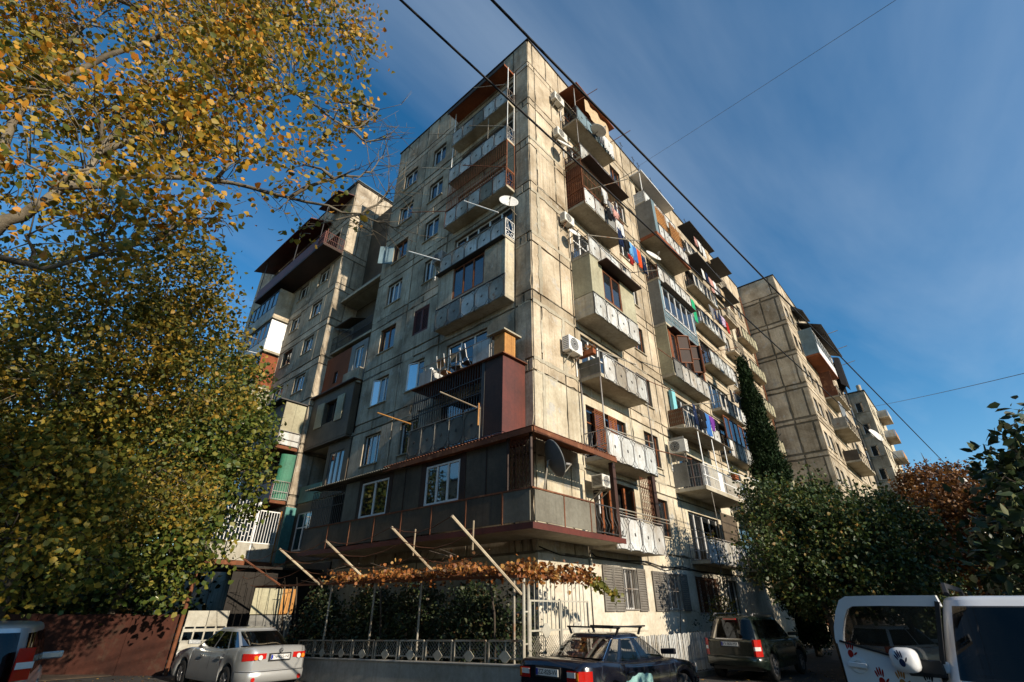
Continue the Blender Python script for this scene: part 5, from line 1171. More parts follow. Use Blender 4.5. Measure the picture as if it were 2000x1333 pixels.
def tree(name, label, base, trunk, blobs, leaf, bark, per_m3, n_leaf, sig, size, seed, r0=.2, limbs=None, keep=.78, aspect=.8, group=None, droop=.3, twig=.5, shell=.45, tr=None, cat='tree'):
    rng = np.random.default_rng(seed)
    t = thing(name, label, cat, base, 0, group)
    W = MB()
    n = len(trunk); W.tube(trunk, [r0 * (1 - .6 * i / max(1, n - 1)) for i in range(n)], 9)
    top = Vector(trunk[-1])
    for L in (limbs or []):
        sp = smooth_path(L[1], 4, .02, rng); m_ = len(sp); W.tube(sp, [L[0] * (1 - .93 * i / (m_ - 1)) + .003 for i in range(m_)], 7)
        for i in range(m_ // 3, m_):
            for _ in range(2):
                dv = (sp[i] - sp[i - 1]).normalized() + Vector(rng.normal(size=3)) * .7; L2 = rng.uniform(.25, .7)
                e1 = sp[i] + dv * L2 * .5; e2 = e1 + (dv + Vector(rng.normal(size=3)) * .4).normalized() * L2 * .6
                W.tube([sp[i], e1, e2], [.007, .005, .002], 4)
                for _ in range(2):
                    W.tube([e1.lerp(e2, rng.uniform(0, .8)), e1 + (dv + Vector(rng.normal(size=3)) * .8).normalized() * L2 * .5], [.004, .0015], 3)
    tp = [Vector(p) for p in trunk[max(0, n - 2):]]
    allp = [Vector(p) for L in (limbs or []) for p in L[1]] + tp
    for (x, y, z, r) in blobs:
        c = Vector((x, y, z)); a = min(allp, key=lambda p: (p - c).length + max(0, p.z - c.z) * .6)
        mid = (a + c) / 2 + Vector((rng.normal() * .15, rng.normal() * .15, .12)) * r
        rr = min(r0 * .35, .03 * r + .012)
        W.tube([a, mid, c], [rr, rr * .7, rr * .35], 6)
        for _ in range(5):
            v = Vector(rng.normal(size=3)).normalized() * r * rng.uniform(.7, 1.1)
            W.tube([mid.lerp(c, rng.uniform(.3, 1)), c + v * .55 + Vector((0, 0, .06 * r)), c + v], [rr * .3, rr * .2, .004], 4)
    W.build('trunk', bark, t, smooth=True)
    cl_ = clusters(blobs, per_m3, rng, shell, keep, seed)
    if twig:
        Tw = MB(); cs = [Vector((b[0], b[1], b[2])) for b in blobs]
        for p in cl_[:: max(1, int(1 / twig))]:
            p = Vector(p); c = min(cs, key=lambda q_: (q_ - p).length)
            Tw.tube([p.lerp(c, .45) + Vector(rng.normal(size=3)) * .05, p], [.008, .003], 3, cap=False)
        Tw.build('twigs', bark, t)['kind'] = 'stuff'
    pos = np.repeat(cl_, n_leaf, 0) + rng.normal(size=(len(cl_) * n_leaf, 3)) * sig
    me = leaves_mesh('crown', pos - np.array(base), size, leaf, rng, aspect, droop)
    o = link('crown', me, t)
    return t, len(pos)

NL = 0
pop = [(-13.82, 1.19, 11.55, 1.08), (-13.18, 0.44, 11.95, 1.1), (-12.26, -0.14, 12.53, 1.16), (-11.27, -1.19, 12.13, 1.14), (-10.4, -2.23, 12.18, 1.14), (-9.59, -2.64, 12.71, 0.99), (-13.01, -0.2, 9.28, 0.92), (-12.26, -1.01, 8.99, 0.99), (-11.5, -1.36, 9.57, 1.06), (-10.75, -1.83, 10.04, 1.11), (-9.94, -2.7, 10.15, 1.03), (-9.3, -2.99, 10.27, 0.68), (-12.43, -1.25, 7.25, 0.85), (-11.79, -1.54, 7.49, 0.89), (-11.04, -1.88, 7.83, 0.86), (-10.28, -2.29, 8.41, 0.85), (-9.59, -3.04, 8.3, 0.63), (-12.02, -1.71, 5.98, 0.77), (-11.39, -2, 6.27, 0.75), (-10.75, -2.23, 6.62, 0.65), (-9.65, -3.04, 7.37, 0.29), (-9.47, -3.62, 6.67, 0.2), (-8.83, -3.91, 6.96, 0.17), (-10.28, -2.35, 7.08, 0.46), (-14.34, 1.31, 8.94, 1.16), (-13.47, 0.15, 13.87, 1.28), (-11.15, -1.01, 14.16, 1.28)]
plimb = [(.10, [(-12.23, -1.03, 4.41), (-12.49, -0.74, 6.05), (-12.83, -0.36, 7.81), (-12.96, -0.23, 9.13), (-13.1, 0.36, 11.07), (-12.89, 0.13, 12.69)]),
         (.085, [(-12.49, -0.74, 6.05), (-12.22, -1.04, 6.59), (-12.03, -1.25, 7.03), (-11.84, -1.03, 8.16), (-11.79, -1.09, 10.15), (-11.57, -0.9, 11.86), (-11.14, -1.36, 12.91)]),
         (.055, [(-11.84, -1.03, 8.16), (-11.31, -1.36, 9.14), (-10.67, -1.89, 10.01), (-10.09, -2.53, 10.32), (-9.13, -3.32, 9.42), (-8.76, -3.56, 10.08)]),
         (.05, [(-12.03, -1.25, 7.03), (-11.28, -1.65, 7.66), (-10.48, -2.1, 7.87), (-9.64, -2.93, 7.6), (-8.79, -3.7, 7.35), (-8.35, -4.01, 7.19)]),
         (.06, [(-12.96, -0.23, 9.13), (-12.5, -0.3, 10.76), (-11.65, -0.81, 12.23), (-10.42, -1.9, 12.96), (-9.37, -2.89, 12.71)]),
         (.05, [(-12.49, -0.74, 6.05), (-11.84, -1.46, 5.73), (-11.36, -1.9, 5.94), (-10.87, -2.1, 6.41)]),
         (.03, [(-9.64, -2.93, 7.6), (-9.18, -3.33, 8.12), (-8.78, -3.62, 8.3), (-8.6, -3.74, 8.82)]), (.02, [(-8.79, -3.7, 7.35), (-8.54, -3.86, 7.72), (-8.43, -3.91, 8.12)]), (.02, [(-9.13, -3.32, 9.42), (-8.83, -3.57, 9.11), (-8.6, -3.8, 9.28)])]
trunkp = [(-13.4, 0.0, 0), (-13.1, -.4, 2.0)] + [plimb[0][1][0]]
t, n = tree('poplar_tree', 'tall poplar with yellow autumn leaves overhanging from the upper left', (-13.4, 0.0, 0), trunkp, pop, 'lf_poplar', 'bark', 42, 12, .14, .094, 5, r0=.26, limbs=plimb, keep=.58, aspect=.9, shell=.1, twig=1.0); NL += n
t, n = tree('linden_tree', 'big olive-green linden filling the middle of the left edge', (-10.3, 4.2, 0), [(-10.3, 4.2, 0), (-10.2, 4.4, 2.4), (-10.1, 4.4, 5)], [(-11.94, 6.37, 8.46, 1.54), (-10.77, 5.13, 8.62, 1.54), (-9.75, 4.03, 9.09, 1.44), (-8.97, 3.49, 9.16, 0.95), (-8.97, 4.19, 8.15, 1.25), (-10.85, 4.03, 6.12, 1.52), (-9.68, 3.96, 6.75, 1.55), (-8.51, 3.64, 6.9, 1.33), (-12.33, 5.75, 6.36, 1.48), (-12.25, 5.44, 4.48, 1.4), (-10.77, 4.97, 4.48, 1.25), (-9.3, 5.2, 4.2, 1.2), (-8.2, 6.2, 4.8, 1.1), (-10.2, 5.8, 4.5, 1.3), (-7.6, 5.6, 4.5, .9), (-8.8, 5.0, 4.2, 1.0), (-9.8, 5.0, 4.0, 1.0), (-7.1, 6.3, 4.8, .7)], 'lf_linden', 'bark', 26, 15, .17, .105, 8, r0=.22, keep=.8, twig=.3); NL += n
t, n = tree('mulberry_tree', 'green mulberry with low branches in front of the left block and yard gate', (-6.4, 14.2, 0), [(-6.4, 14.2, 0), (-6.3, 14.0, 2.6), (-6.2, 13.8, 5.5)], [(-5.11, 12.83, 8.04, 2.1), (-4.13, 12.69, 8.88, 1.05), (-6.23, 14.23, 7.06, 2.51), (-3.99, 11.57, 6.78, 0.87), (-4.97, 11.71, 5.8, 1.68), (-6.51, 12.41, 4.54, 1.89), (-5.25, 11.01, 3.84, 1.19), (-5.81, 10.59, 3.07, 1.05), (-6.65, 11.57, 3, 0.84), (-4.55, 13.25, 10.42, 1.33), (-7.91, 13.95, 6.78, 2.32), (-5.67, 13.81, 10.7, 1.82)], 'lf_mulb', 'bark_d', 9, 17, .25, .18, 12, r0=.2, keep=.85, twig=.2); NL += n
t, n = tree('maple_tree', 'small yellow-green maple leaning over the parked van at the lower left', (-11.1, 5.0, 0), [(-11.1, 5.0, 0), (-11.0, 4.7, 1.6), (-10.7, 4.0, 2.8)], [(-10.7, 3.4, 4.1, 1.2), (-9.9, 3.2, 3.4, 1.0), (-10.4, 3.0, 2.95, .9), (-9.75, 3.1, 2.5, 0.6), (-9.2, 3.2, 2.7, 0.5), (-10.1, 3.5, 2.3, 0.4), (-10.1, 4.2, 4.8, 1.15)], 'lf_yellow', 'bark_d', 34, 14, .14, .11, 15, r0=.1, keep=.85, twig=.2); NL += n
t, n = tree('dark_tree', 'dark dense tree behind the linden and the metal wall', (-11.5, 17, 0), [(-11.5, 17, 0), (-11.5, 17, 4)], [(-11.5, 17, 5, 3), (-8.5, 17.5, 4.5, 2.4), (-14, 15, 5, 3), (-7.2, 15.5, 3.0, 1.4), (-11, 17, 8.5, 2.4)], 'lf_green', 'bark_d', 7, 14, .3, .2, 18, r0=.2, keep=.95, twig=.1); NL += n
for i, (x, y, h, lab) in enumerate(((-16.5, 21, 7, 'dark tree beyond the metal wall, at the very left'), (-9, 23, 6.5, 'dark tree beyond the metal wall, behind the mulberry'), (-4.2, 19.5, 4.2, 'dark low tree behind the grey yard gate'), (-21, 12, 7, 'dark tree at the left end of the metal wall'), (-26, 30, 10, 'distant dark tree far down the left street'), (-5.6, 25, 5.5, 'dark low tree down the side street, second from the gate'), (-3.5, 37, 9, 'distant dark tree beside the far end of the left block'), (-12, 40, 9, 'distant dark tree at the end of the side street'))):
    t, n = tree('yard_tree', lab, (x, y, 0), [(x, y, 0), (x, y, h * .4)], [(x, y, h * .7, h * .3), (x - h * .3, y + .5, h * .45, h * .3), (x + h * .3, y - .5, h * .45, h * .3), (x - h * .1, y - h * .2, h * .24, h * .26), (x + h * .2, y - h * .15, h * .2, h * .24), (x - h * .4, y, h * .2, h * .24)], 'lf_green', 'bark_d', 5, 14, .32, .24, 90 + i, r0=.16, keep=.97, twig=0, group='trees beyond the metal wall'); NL += n
for i, (x, y, h, lab) in enumerate(((36, -17, 7, 'dark tree far up the street on the right'), (30, -14, 6, 'dark tree beside the fir'), (44, -14, 8, 'distant dark tree beyond the red tree'), (22, -13.5, 5, 'dark low tree right of the lamp post'), (60, -20, 10, 'farthest tree at the end of the street'), (52, -9.5, 7, 'distant tree below the far block'), (9, -12.5, 4.2, 'dark shrubby tree behind the white car'), (34, -6.6, 6, 'dark tree in front of the far block'), (27, -6.2, 4.5, 'dark low tree left of the red tree'), (46, -6.8, 8, 'dark tree beyond the big gable block'))):
    t, n = tree('street_side_tree', lab, (x, y, 0), [(x, y, 0), (x, y, h * .4)], [(x, y, h * .7, h * .3), (x - h * .3, y + .5, h * .45, h * .3), (x + h * .3, y - .5, h * .45, h * .3), (x - h * .1, y + h * .2, h * .24, h * .26), (x + h * .2, y + h * .15, h * .2, h * .24), (x - h * .3, y, h * .2, h * .24)], 'lf_green', 'bark_d', 5, 14, .32, .24, 110 + i, r0=.16, keep=.97, twig=0, group='trees up the street'); NL += n
# right of the facade
t, n = tree('plum_tree', 'leafy green plum tree with reddish tips in front of the cypress', (8.9, -5.0, 0), [(8.9, -5.0, 0), (8.9, -4.9, 1.6), (9.0, -4.7, 3)], [(9.3, -3.9, 5.1, 1.3), (7.8, -3.7, 3.7, 1.0), (10.3, -5.1, 5.6, 1.0), (9.2, -5.1, 4.0, 1.5), (8.1, -4.6, 2.9, 1.1), (10.2, -4.3, 3.6, 1.2), (11.2, -4.2, 4.6, 1.2), (9.6, -4.6, 2.6, 1.0)], 'lf_green', 'bark_d', 30, 17, .17, .12, 21, r0=.12, keep=.86, twig=.3); NL += n
t, n = tree('plum_tree', 'leafy green plum tree nearer the red tree and lamp post', (10.4, -6.9, 0), [(10.4, -6.9, 0), (10.4, -6.8, 1.6), (10.5, -6.8, 3)], [(11.2, -6.6, 4.9, 1.0), (11.0, -7.1, 4.4, 1.25), (9.5, -6.3, 3.8, 1.45), (11.3, -7.5, 4.0, 1.1), (9.7, -6.5, 2.9, 1.2), (11.6, -7.8, 3.2, 0.65), (8.4, -5.8, 2.6, 1.0), (11.5, -6.4, 3.0, 1.1)], 'lf_green', 'bark_d', 30, 17, .17, .12, 22, r0=.12, keep=.86, twig=.3); NL += n
t, n = tree('plum_tree', 'farther dark plum tree at the end of the long facade', (15.5, -4.6, 0), [(15.5, -4.6, 0), (15.5, -4.5, 2), (15.5, -4.5, 3.5)], [(15.5, -4.5, 5.2, 2.0), (14.0, -3.6, 3.6, 1.6), (17, -5.3, 4.6, 1.8), (16, -6, 3.2, 1.6)], 'lf_green', 'bark_d', 10, 14, .22, .15, 24, r0=.13, keep=.9, twig=.1); NL += n
t, n = tree('red_tree', 'rust-red autumn tree around the lamp post on the right', (24, -8.6, 0), [(24, -8.6, 0), (24, -8.6, 2.5), (24, -8.6, 4.5)], [(24.0, -8.2, 7.6, 1.5), (25.1, -9.3, 7.5, 1.5), (21.5, -9.2, 6.6, 1.2), (21.0, -8.4, 5.4, 1.3), (22.9, -8.2, 5.1, 1.5), (23.8, -9.2, 5.2, 1.1), (24.6, -7.3, 7.4, 1.0), (22.8, -9.0, 3.6, 1.2), (25.8, -9.8, 5.2, 1.4), (22.2, -7.6, 6.2, 1.3), (22.9, -9.9, 6.2, 1.2), (26.6, -10.2, 6.6, 1.3)], 'lf_red', 'bark_d', 17, 16, .22, .17, 25, r0=.15, keep=.85, twig=.4); NL += n
t, n = tree('magnolia_tree', 'dark glossy big-leaved tree at the right edge behind the white car', (1.6, -10.6, 0), [(1.6, -10.6, 0), (1.5, -10.5, 1.6), (1.4, -10.5, 3.4)], [(1.35, -10.65, 5.1, 0.3), (1.0, -10.3, 4.5, 0.33), (0.75, -10.0, 4.0, 0.3), (0.95, -10.2, 3.7, 0.45), (0.55, -9.8, 3.2, 0.5), (0.7, -9.9, 2.7, 0.6), (0.8, -9.45, 2.6, 0.4), (1.8, -10.8, 4.2, .9), (2.2, -10.8, 3.0, 1.1), (2.2, -9.7, 2.9, .7), (2.2, -9.6, 2.2, .6), (2.0, -10.4, 4.0, .8)], 'lf_glossy', 'bark_d', 46, 8, .14, .2, 27, r0=.1, keep=.9, aspect=.55, twig=.3, shell=.2); NL += n
t, n = tree('fir_tree', 'small dark fir whose tip shows above the red tree', (33, -9.3, 0), [(33, -9.3, 0), (33, -9.3, 10.8)], [(33, -9.3, 10.3, .35), (33, -9.3, 9.6, .6), (33, -9.3, 8.6, .9), (33, -9.3, 7.4, 1.2), (33, -9.3, 6, 1.4)], 'lf_cyp', 'bark_d', 40, 8, .12, .22, 28, r0=.14, keep=.9, aspect=.35, twig=0); NL += n
# cypress: overlapping upright sprays on a narrow spindle
rngc = np.random.default_rng(31)
cy_t = thing('cypress_tree', 'dark narrow cypress standing against the long facade', 'tree', (18.3, -2.0, 0))
q = MB(); q.tube([(18.3, -2.0, 0), (18.3, -2.0, 6), (18.15, -1.85, 15)], [.16, .12, .02], 8); q.build('trunk', 'bark_d', cy_t)
zs_ = rngc.uniform(0.6, 15.3, 5200); rad = 1.02 * np.clip((15.5 - zs_) / 9.5, 0, 1) ** .75 * np.clip(zs_ / 2.5, .55, 1) * (1 + .2 * np.sin(zs_ * 3.1)); an = rngc.uniform(0, 6.283, 5200)
rad = rad * rngc.uniform(.6, 1.04, 5200)
cpos = np.stack([18.3 - .15 * (zs_ / 15) + rad * np.cos(an), -2.0 + .15 * (zs_ / 15) + rad * np.sin(an), zs_], 1)
cpos = np.repeat(cpos, 16, 0) + rngc.normal(size=(5200 * 16, 3)) * np.array([.09, .09, .2])
link('crown', leaves_mesh('crown', cpos - np.array((18.3, -2.0, 0)), .17, 'lf_cyp', rngc, .35, -1.6), cy_t); NL += len(cpos)
# unseen trees added across the street behind the viewer, to throw shade
for i, (x, y, h) in enumerate(((10.2, -15.5, 9.6), (14.5, -16, 10.2), (20, -15.5, 9.5), (-1.5, -13.6, 5.2), (3.4, -15, 6.2), (-11.0, -16.5, 13.2))):
    t, n = tree('shade_tree', 'unseen street tree added for shade across the road, %s' % ('opposite the plum trees', 'opposite the cypress', 'opposite the red tree', 'shading the white car', 'between the white car and the plum trees', 'tall, behind the viewer')[i], (x, y, 0), [(x, y, 0), (x, y, h * .35), (x, y, h * .6)], [(x, y, h * .72, h * .22), (x - h * .17, y, h * .55, h * .2), (x + h * .18, y + .3, h * .57, h * .2), (x, y - h * .15, h * .5, h * .2), (x, y + h * .15, h * .48, h * .18), (x + h * .1, y, h * .32, h * .16), (x - h * .1, y, h * .3, h * .16)], 'lf_green', 'bark_d', 9, 14, .24, .18, 40 + i, r0=.14, keep=.92, twig=0, group='unseen shade trees across the road'); NL += n
# bushes in the front garden
for i, (x, y, r, lab) in enumerate(((-1.6, 8.2, .9, 'dark shrub at the far end of the front garden'), (-1.4, 5.6, 1.05, 'tall dark shrub under the middle of the vine'), (-1.5, 3.2, 1.0, 'dark garden shrub left of the pergola post'), (-1.35, 1.0, 1.1, 'biggest dark shrub under the corner terrace'), (-1.5, -.5, .6, 'sparse dark shrub beside the garden gate'))):
    t, n = tree('garden_shrub', lab, (x, y, .15), [(x, y, .15), (x, y, .8)], [(x, y, 1.1, r * .8), (x + .1, y + .4, 1.6, r * .75), (x - .1, y - .4, 1.5, r * .7), (x, y, 2.0, r * .6), (x - .2, y + .7, .9, r * .6), (x - .2, y - .7, .8, r * .6)], 'lf_bush', 'bark_d', 60, 16, .13, .095, 60 + i, r0=.05, keep=.93, twig=.2, group='garden shrubs', cat='shrub'); NL += n
t, n = tree('climbing_shrub', 'yellow-green climbing shrub by the grilled ground-floor window', (10.6, -.7, .1), [(10.6, -.7, .1), (10.6, -.6, 1.2), (10.8, -.9, 2.2), (10.75, -1.0, 3.4), (10.6, -1.0, 4.9)], [(10.6, -.8, 1.9, .5), (10.9, -.9, 1.4, .5), (10.2, -.7, 1.5, .4), (10.8, -.95, 2.6, .25), (10.75, -1.0, 3.2, .18), (10.7, -1.0, 3.8, .22), (10.6, -1.0, 4.4, .26), (10.3, -1.0, 4.7, .2), (11.2, -.9, 1.9, .35)], 'lf_yellow', 'bark_d', 90, 12, .08, .075, 71, r0=.03, keep=.9, twig=.3, cat='shrub'); NL += n
t, n = tree('wall_climber', 'thin climber straggling over the white wall behind the picket fence', (7.8, -.4, .1), [(7.8, -.4, .1), (7.9, -.15, 1.0), (8.3, -.12, 1.9)], [(7.4, -.3, .8, .3), (8.4, -.3, 1.0, .35), (9.3, -.3, 1.2, .4), (9.6, -.25, 1.8, .35), (6.2, -.3, .5, .2), (9.0, -.5, .6, .4)], 'lf_bush', 'bark_d', 45, 8, .11, .07, 73, r0=.02, keep=.6, twig=.6, cat='climber'); NL += n
# grape vine over the pergola
gv = thing('grape_vine', 'grape vine with rust-orange autumn leaves trained along the pergola beam', 'vine', (-2.3, 1, 0))
rv = np.random.default_rng(77)
q = MB()
for y in (-.6, 3.8, 8.8, 9.7): q.tube([(-2.2, y, .15), (-2.15, y + .1, 1.0), (-2.35, y - .05, 1.8), (-2.4, y + .1, 2.6), (-2.7, y - .4, 2.8)], [.035, .03, .028, .022, .01], 6)
for _ in range(26):
    y = rv.uniform(-1, 12); x = rv.uniform(-3.2, -2.0); z = 2.6 + max(0, -2.5 - x) * .6
    q.tube([(x, y, z), (x + rv.normal() * .2, y + .5, z + rv.normal() * .1 + .05), (x + rv.normal() * .3, y + 1.1, z - .1 + rv.normal() * .15)], [.011, .008, .004], 4)
for y in (9.2, 10.2, 11): q.tube([(-2.6, y, 1.2), (-2.5, y + .1, 1.8), (-2.6, y - .2, 2.5)], [.02, .016, .01], 5)
q.build('stem', 'bark_d', gv)
n1 = 3000; yy = rv.uniform(-1.5, 6.6, n1); dens = rv.uniform(size=n1) < np.clip((6.9 - yy) / 1.6, .1, 1); yy = yy[dens]; n1 = len(yy)
xx = -2.5 + rv.normal(size=n1) * .28 + .15; zz2 = 2.66 + np.abs(rv.normal(size=n1)) * .16 * (.6 + .4 * np.sin(yy * 2.3)) - .25 * (rv.uniform(size=n1) < .12) * rv.uniform(size=n1)
p1 = np.stack([xx, yy, zz2], 1)
n2 = 900; x2 = rv.uniform(-2.4, .35, n2); p2_ = np.stack([x2, -1.45 + rv.normal(size=n2) * .16, 2.68 + rv.normal(size=n2) * .11], 1)
link('leaves', leaves_mesh('leaves', np.concatenate([p1, p2_]) - np.array((-2.3, 1, 0)), .095, 'lf_vine', rv, 1.0, .5), gv)
n3 = 170; s3 = rv.uniform(0, 1, n3); p3_ = np.stack([.2 + 1.6 * s3, -1.45 + rv.normal(size=n3) * .07, 2.62 - .4 * s3 ** 1.3 + rv.normal(size=n3) * .07], 1)
link('green_tip', leaves_mesh('green_tip', p3_ - np.array((-2.3, 1, 0)), .12, 'lf_vgreen', rv, 1.0, .4), gv)
q = MB(); q.tube([(.2, -1.45, 2.64), (1.0, -1.45, 2.5), (1.85, -1.45, 2.2)], [.008, .006, .003], 4); q.build('shoot', 'bark_d', gv)
# fallen leaves on the road
rl = np.random.default_rng(81); nl_ = 5200
lp = np.stack([rl.uniform(-14, 14, nl_), rl.uniform(-6.5, 14, nl_), np.full(nl_, .008)], 1)
ok = ~((lp[:, 0] > -2.7) & (lp[:, 1] > -1.3)); lp = lp[ok]
o = link('fallen_leaves', leaves_mesh('fallen_leaves', lp, .075, 'litter', rl, .9, 0, flat=(0, 0, 3.0))); o['kind'] = 'stuff'; o['label'] = 'fallen autumn leaves scattered over the road'
# ================================================================== vehicles (local: +x forward, origin on the ground under the middle)
def carpaint(name, col, metal=.3, rough=.28, dirt=.15):
    m, n, l, b = nmat(name)
    f = _ramp(n, l, _noise(n, l, 3.0, 6, .65), .45, .8)
    sm = n.new('ShaderNodeMath'); sm.operation = 'MULTIPLY'; sm.inputs[1].default_value = dirt; l.new(f, sm.inputs[0])
    l.new(_mix(n, l, sm.outputs[0], col, (.16, .14, .12)), b.inputs['Base Color'])
    b.inputs['Metallic'].default_value = metal
    r_ = n.new('ShaderNodeMath'); r_.operation = 'MULTIPLY_ADD'; r_.inputs[1].default_value = .35; r_.inputs[2].default_value = rough; l.new(sm.outputs[0], r_.inputs[0]); l.new(r_.outputs[0], b.inputs['Roughness'])
    b.inputs['Coat Weight'].default_value = .6; b.inputs['Coat Roughness'].default_value = .06
    M[name] = m
carpaint('paint_silver', (.52, .53, .52), .6, .32); carpaint('paint_navy', (.005, .006, .012), .1, .2, .06); carpaint('paint_green', (.006, .012, .009), .15, .22, .1); carpaint('paint_white', (.66, .68, .70), .0, .35, .12); carpaint('paint_silver2', (.47, .50, .51), .45, .32); carpaint('paint_cream', (.62, .63, .58), 0, .35)
M['teal_patch'] = weathered('bare_teal_patch', (.27, .48, .46), (.17, .34, .33), (.36, .5, .5), rough=.7, bump=.15, var=0, big=3)

def interp(keys, x): return float(np.interp(x, [k[0] for k in keys], [k[1] for k in keys]))
def wheel_at(t, x, y, r, sgn, w=.2):
    q = MB(); pr = [(.62, -.5), (.93, -.5), (1.0, -.36), (1.0, .36), (.93, .5), (.62, .5)]; n = 26
    q.grid([[(x + r * a * math.cos(2 * math.pi * k / n), y + w * b, r + r * a * math.sin(2 * math.pi * k / n)) for k in range(n)] for a, b in pr], closed=True)
    wh = q.build('wheel', 'rubber', t, smooth=True, local=True)
    q = MB(); q.disc((x, y + sgn * w * .42 - .01, r), (0, 1, 0), r * .55, r * .65, .02, 24); q.disc((x, y + sgn * w * .3, r), (0, sgn, 0), 0.0, r * .16, .03, 12)
    for k in range(7):
        a = 2 * math.pi * k / 7; q.bar((x + r * .1 * math.cos(a), y + sgn * w * .36, r + r * .1 * math.sin(a)), (x + r * .6 * math.cos(a), y + sgn * w * .42, r + r * .6 * math.sin(a)), r * .16, .025, upv=(0, 1, 0))
    q.build('rim', 'alloy', wh, local=True)
    q = MB(); q.disc((x, y + sgn * w * .1, r), (0, sgn, 0), 0, r * .62, .01, 20); q.build('brake', 'iron', wh, local=True)

def car(name, label, loc, rz, L, W, sill, deck, wheels, wr, gh, paint, plate=None, lights='sedan', glass='carglass', side_split=(.5,), extras=None, group=None, wcat='car', plate_z=.85, plate_front=False):
    t = thing(name, label, wcat, loc, rz, group); hw = W / 2; xr, xf = -L / 2, L / 2
    def w_of(x):
        s_ = max(0, (abs(x) - (L / 2 - .55)) / .55); return hw * (1 - .2 * s_ ** 3)
    ra = wr * 1.17
    def zl(x):
        z = sill + .12 * max(0, (abs(x) - (L / 2 - .35)) / .35)
        for wx in wheels:
            if abs(x - wx) < ra: z = max(z, wr + math.sqrt(ra * ra - (x - wx) ** 2))
        return z
    xs = sorted(set([xr, xr + .015, xr + .06, xf - .06, xf - .015, xf] + list(np.linspace(xr + .12, xf - .12, 44)) + [wx + ra * math.cos(a) for wx in wheels for a in np.linspace(0, math.pi, 15)]))
    rows = []
    for x in xs:
        w = w_of(x); a = zl(x); d = interp(deck, x); e = 0
        if x < xr + .05: d -= .05 * (1 - (x - xr) / .05); w *= .975 + .5 * (x - xr)
        if x > xf - .05: d -= .06 * (1 - (xf - x) / .05); w *= .97 + .6 * (xf - x)
        h = d - a
        half = [(w * .86, a), (w * .965, a + .02), (w * .99, a + .12 * h), (w, a + .42 * h), (w * .995, a + .62 * h), (w * .985, a + .68 * h), (w * .972, a + .88 * h), (w * .93, a + .97 * h), (w * .82, d), (w * .5, d + .012), (0, d + .018)]
        rows.append([(x, y, z) for y, z in half] + [(x, -y, z) for y, z in half[-2::-1]])
    q = MB(); q.grid(rows); q.poly([p for p in rows[0]]); q.poly([p for p in rows[-1]][::-1])
    # cabin: rings of a rounded rectangle, then the roof skin
    xa0, xb0, xa1, xb1, b0, b1, zb, zr, pw = gh
    def S(tt):
        k = tt; xa = xa0 + (xa1 - xa0) * k; xb = xb0 + (xb1 - xb0) * k; b = b0 + (b1 - b0) * (k ** 1.15)
        return (xa + xb) / 2, (xb - xa) / 2, b, zb + (zr - .05 - zb) * (1 - (1 - k) ** 1.12)
    def ring(xm, a, b, z, n=96, crown=0):
        out = []
        for i in range(n):
            p = 2 * math.pi * i / n; c, s_ = math.cos(p), math.sin(p)
            out.append((xm + a * math.copysign(abs(c) ** pw, c), b * math.copysign(abs(s_) ** pw, s_), z))
        return out
    KR = (0, .06, .12, .2, .28, .37, .46, .55, .64, .73, .81, .88, .94, 1.0)
    rg = [ring(*S(k)) for k in KR]
    cuts_ = [0.07] + list(side_split) + [.885]
    def zone(k, p):
        xm, a, b, z = S(k); fr = (p[0] - xm + a) / (2 * a); yy_ = abs(p[1]) / b
        if yy_ < .80: return 'f' if fr > .5 else 'r'
        for i_, (c0, c1) in enumerate(zip(cuts_[:-1], cuts_[1:])):
            if c0 + .016 < fr < c1 - .016: return (i_, p[1] > 0)
        return None
    nv_ = len(rg[0]); vs_ = [p for r_ in rg for p in r_]; fs_ = []
    for i in range(len(rg) - 1):
        for j in range(nv_):
            jj = (j + 1) % nv_
            if .12 <= KR[i] and KR[i + 1] <= .881:
                zs4 = {zone(KR[i], rg[i][j]), zone(KR[i], rg[i][jj]), zone(KR[i + 1], rg[i + 1][j]), zone(KR[i + 1], rg[i + 1][jj])}
                if len(zs4) == 1 and None not in zs4: continue
            fs_.append((i * nv_ + j, i * nv_ + jj, (i + 1) * nv_ + jj, (i + 1) * nv_ + j))
    q.add(vs_, fs_)
    xm, a, b, z = S(1.0); rf = [rg[-1]]
    for f_, dz in ((.975, .022), (.93, .036), (.8, .045), (.5, .05), (.02, .052)): rf.append(ring(xm, a * f_, b * f_, z + dz))
    q.grid(rf, closed=True)
    body = q.build('body', paint, t, smooth=True, local=True)
    bm_ = body.data
    try: bm_.set_sharp_from_angle(angle=R(50))
    except Exception: pass
    q = MB(); q.box(xr + .25, xf - .25, -hw * .8, hw * .8, sill - .02, .62); q.build('underbody', 'blackplastic', t, local=True)
    q = MB(); q.grid([[(x, -b0 * .84, interp(deck, x) + .03), (x, b0 * .84, interp(deck, x) + .03)] for x in np.linspace(xa0 + .15, xb0 - .15, 12)]); q.build('interior_trim', 'blackplastic', t, local=True)
    q = MB(); xm, a, b, z = S(.985); q.grid([[(xm + a * .9 * f_, -b * .9, z - .015), (xm + a * .9 * f_, b * .9, z - .015)] for f_ in (-1, 0, 1)]); q.build('headlining', 'blackplastic', t, local=True)
    def side_pt(k, x, sgn, off=.012):
        xm, a, b, z = S(k); c = min(.999, abs(x - xm) / a); y = b * (max(0, 1 - c ** (2 / pw))) ** (pw / 2)
        return (x, sgn * (y + off), z)
    def end_pt(k, y, sgn, off=.016):
        xm, a, b, z = S(k); c = min(.999, abs(y) / b); x = a * (max(0, 1 - c ** (2 / pw))) ** (pw / 2)
        return (xm + sgn * (x + off), y, z)
    ks = [.12, .25, .37, .5, .62, .75, .88]
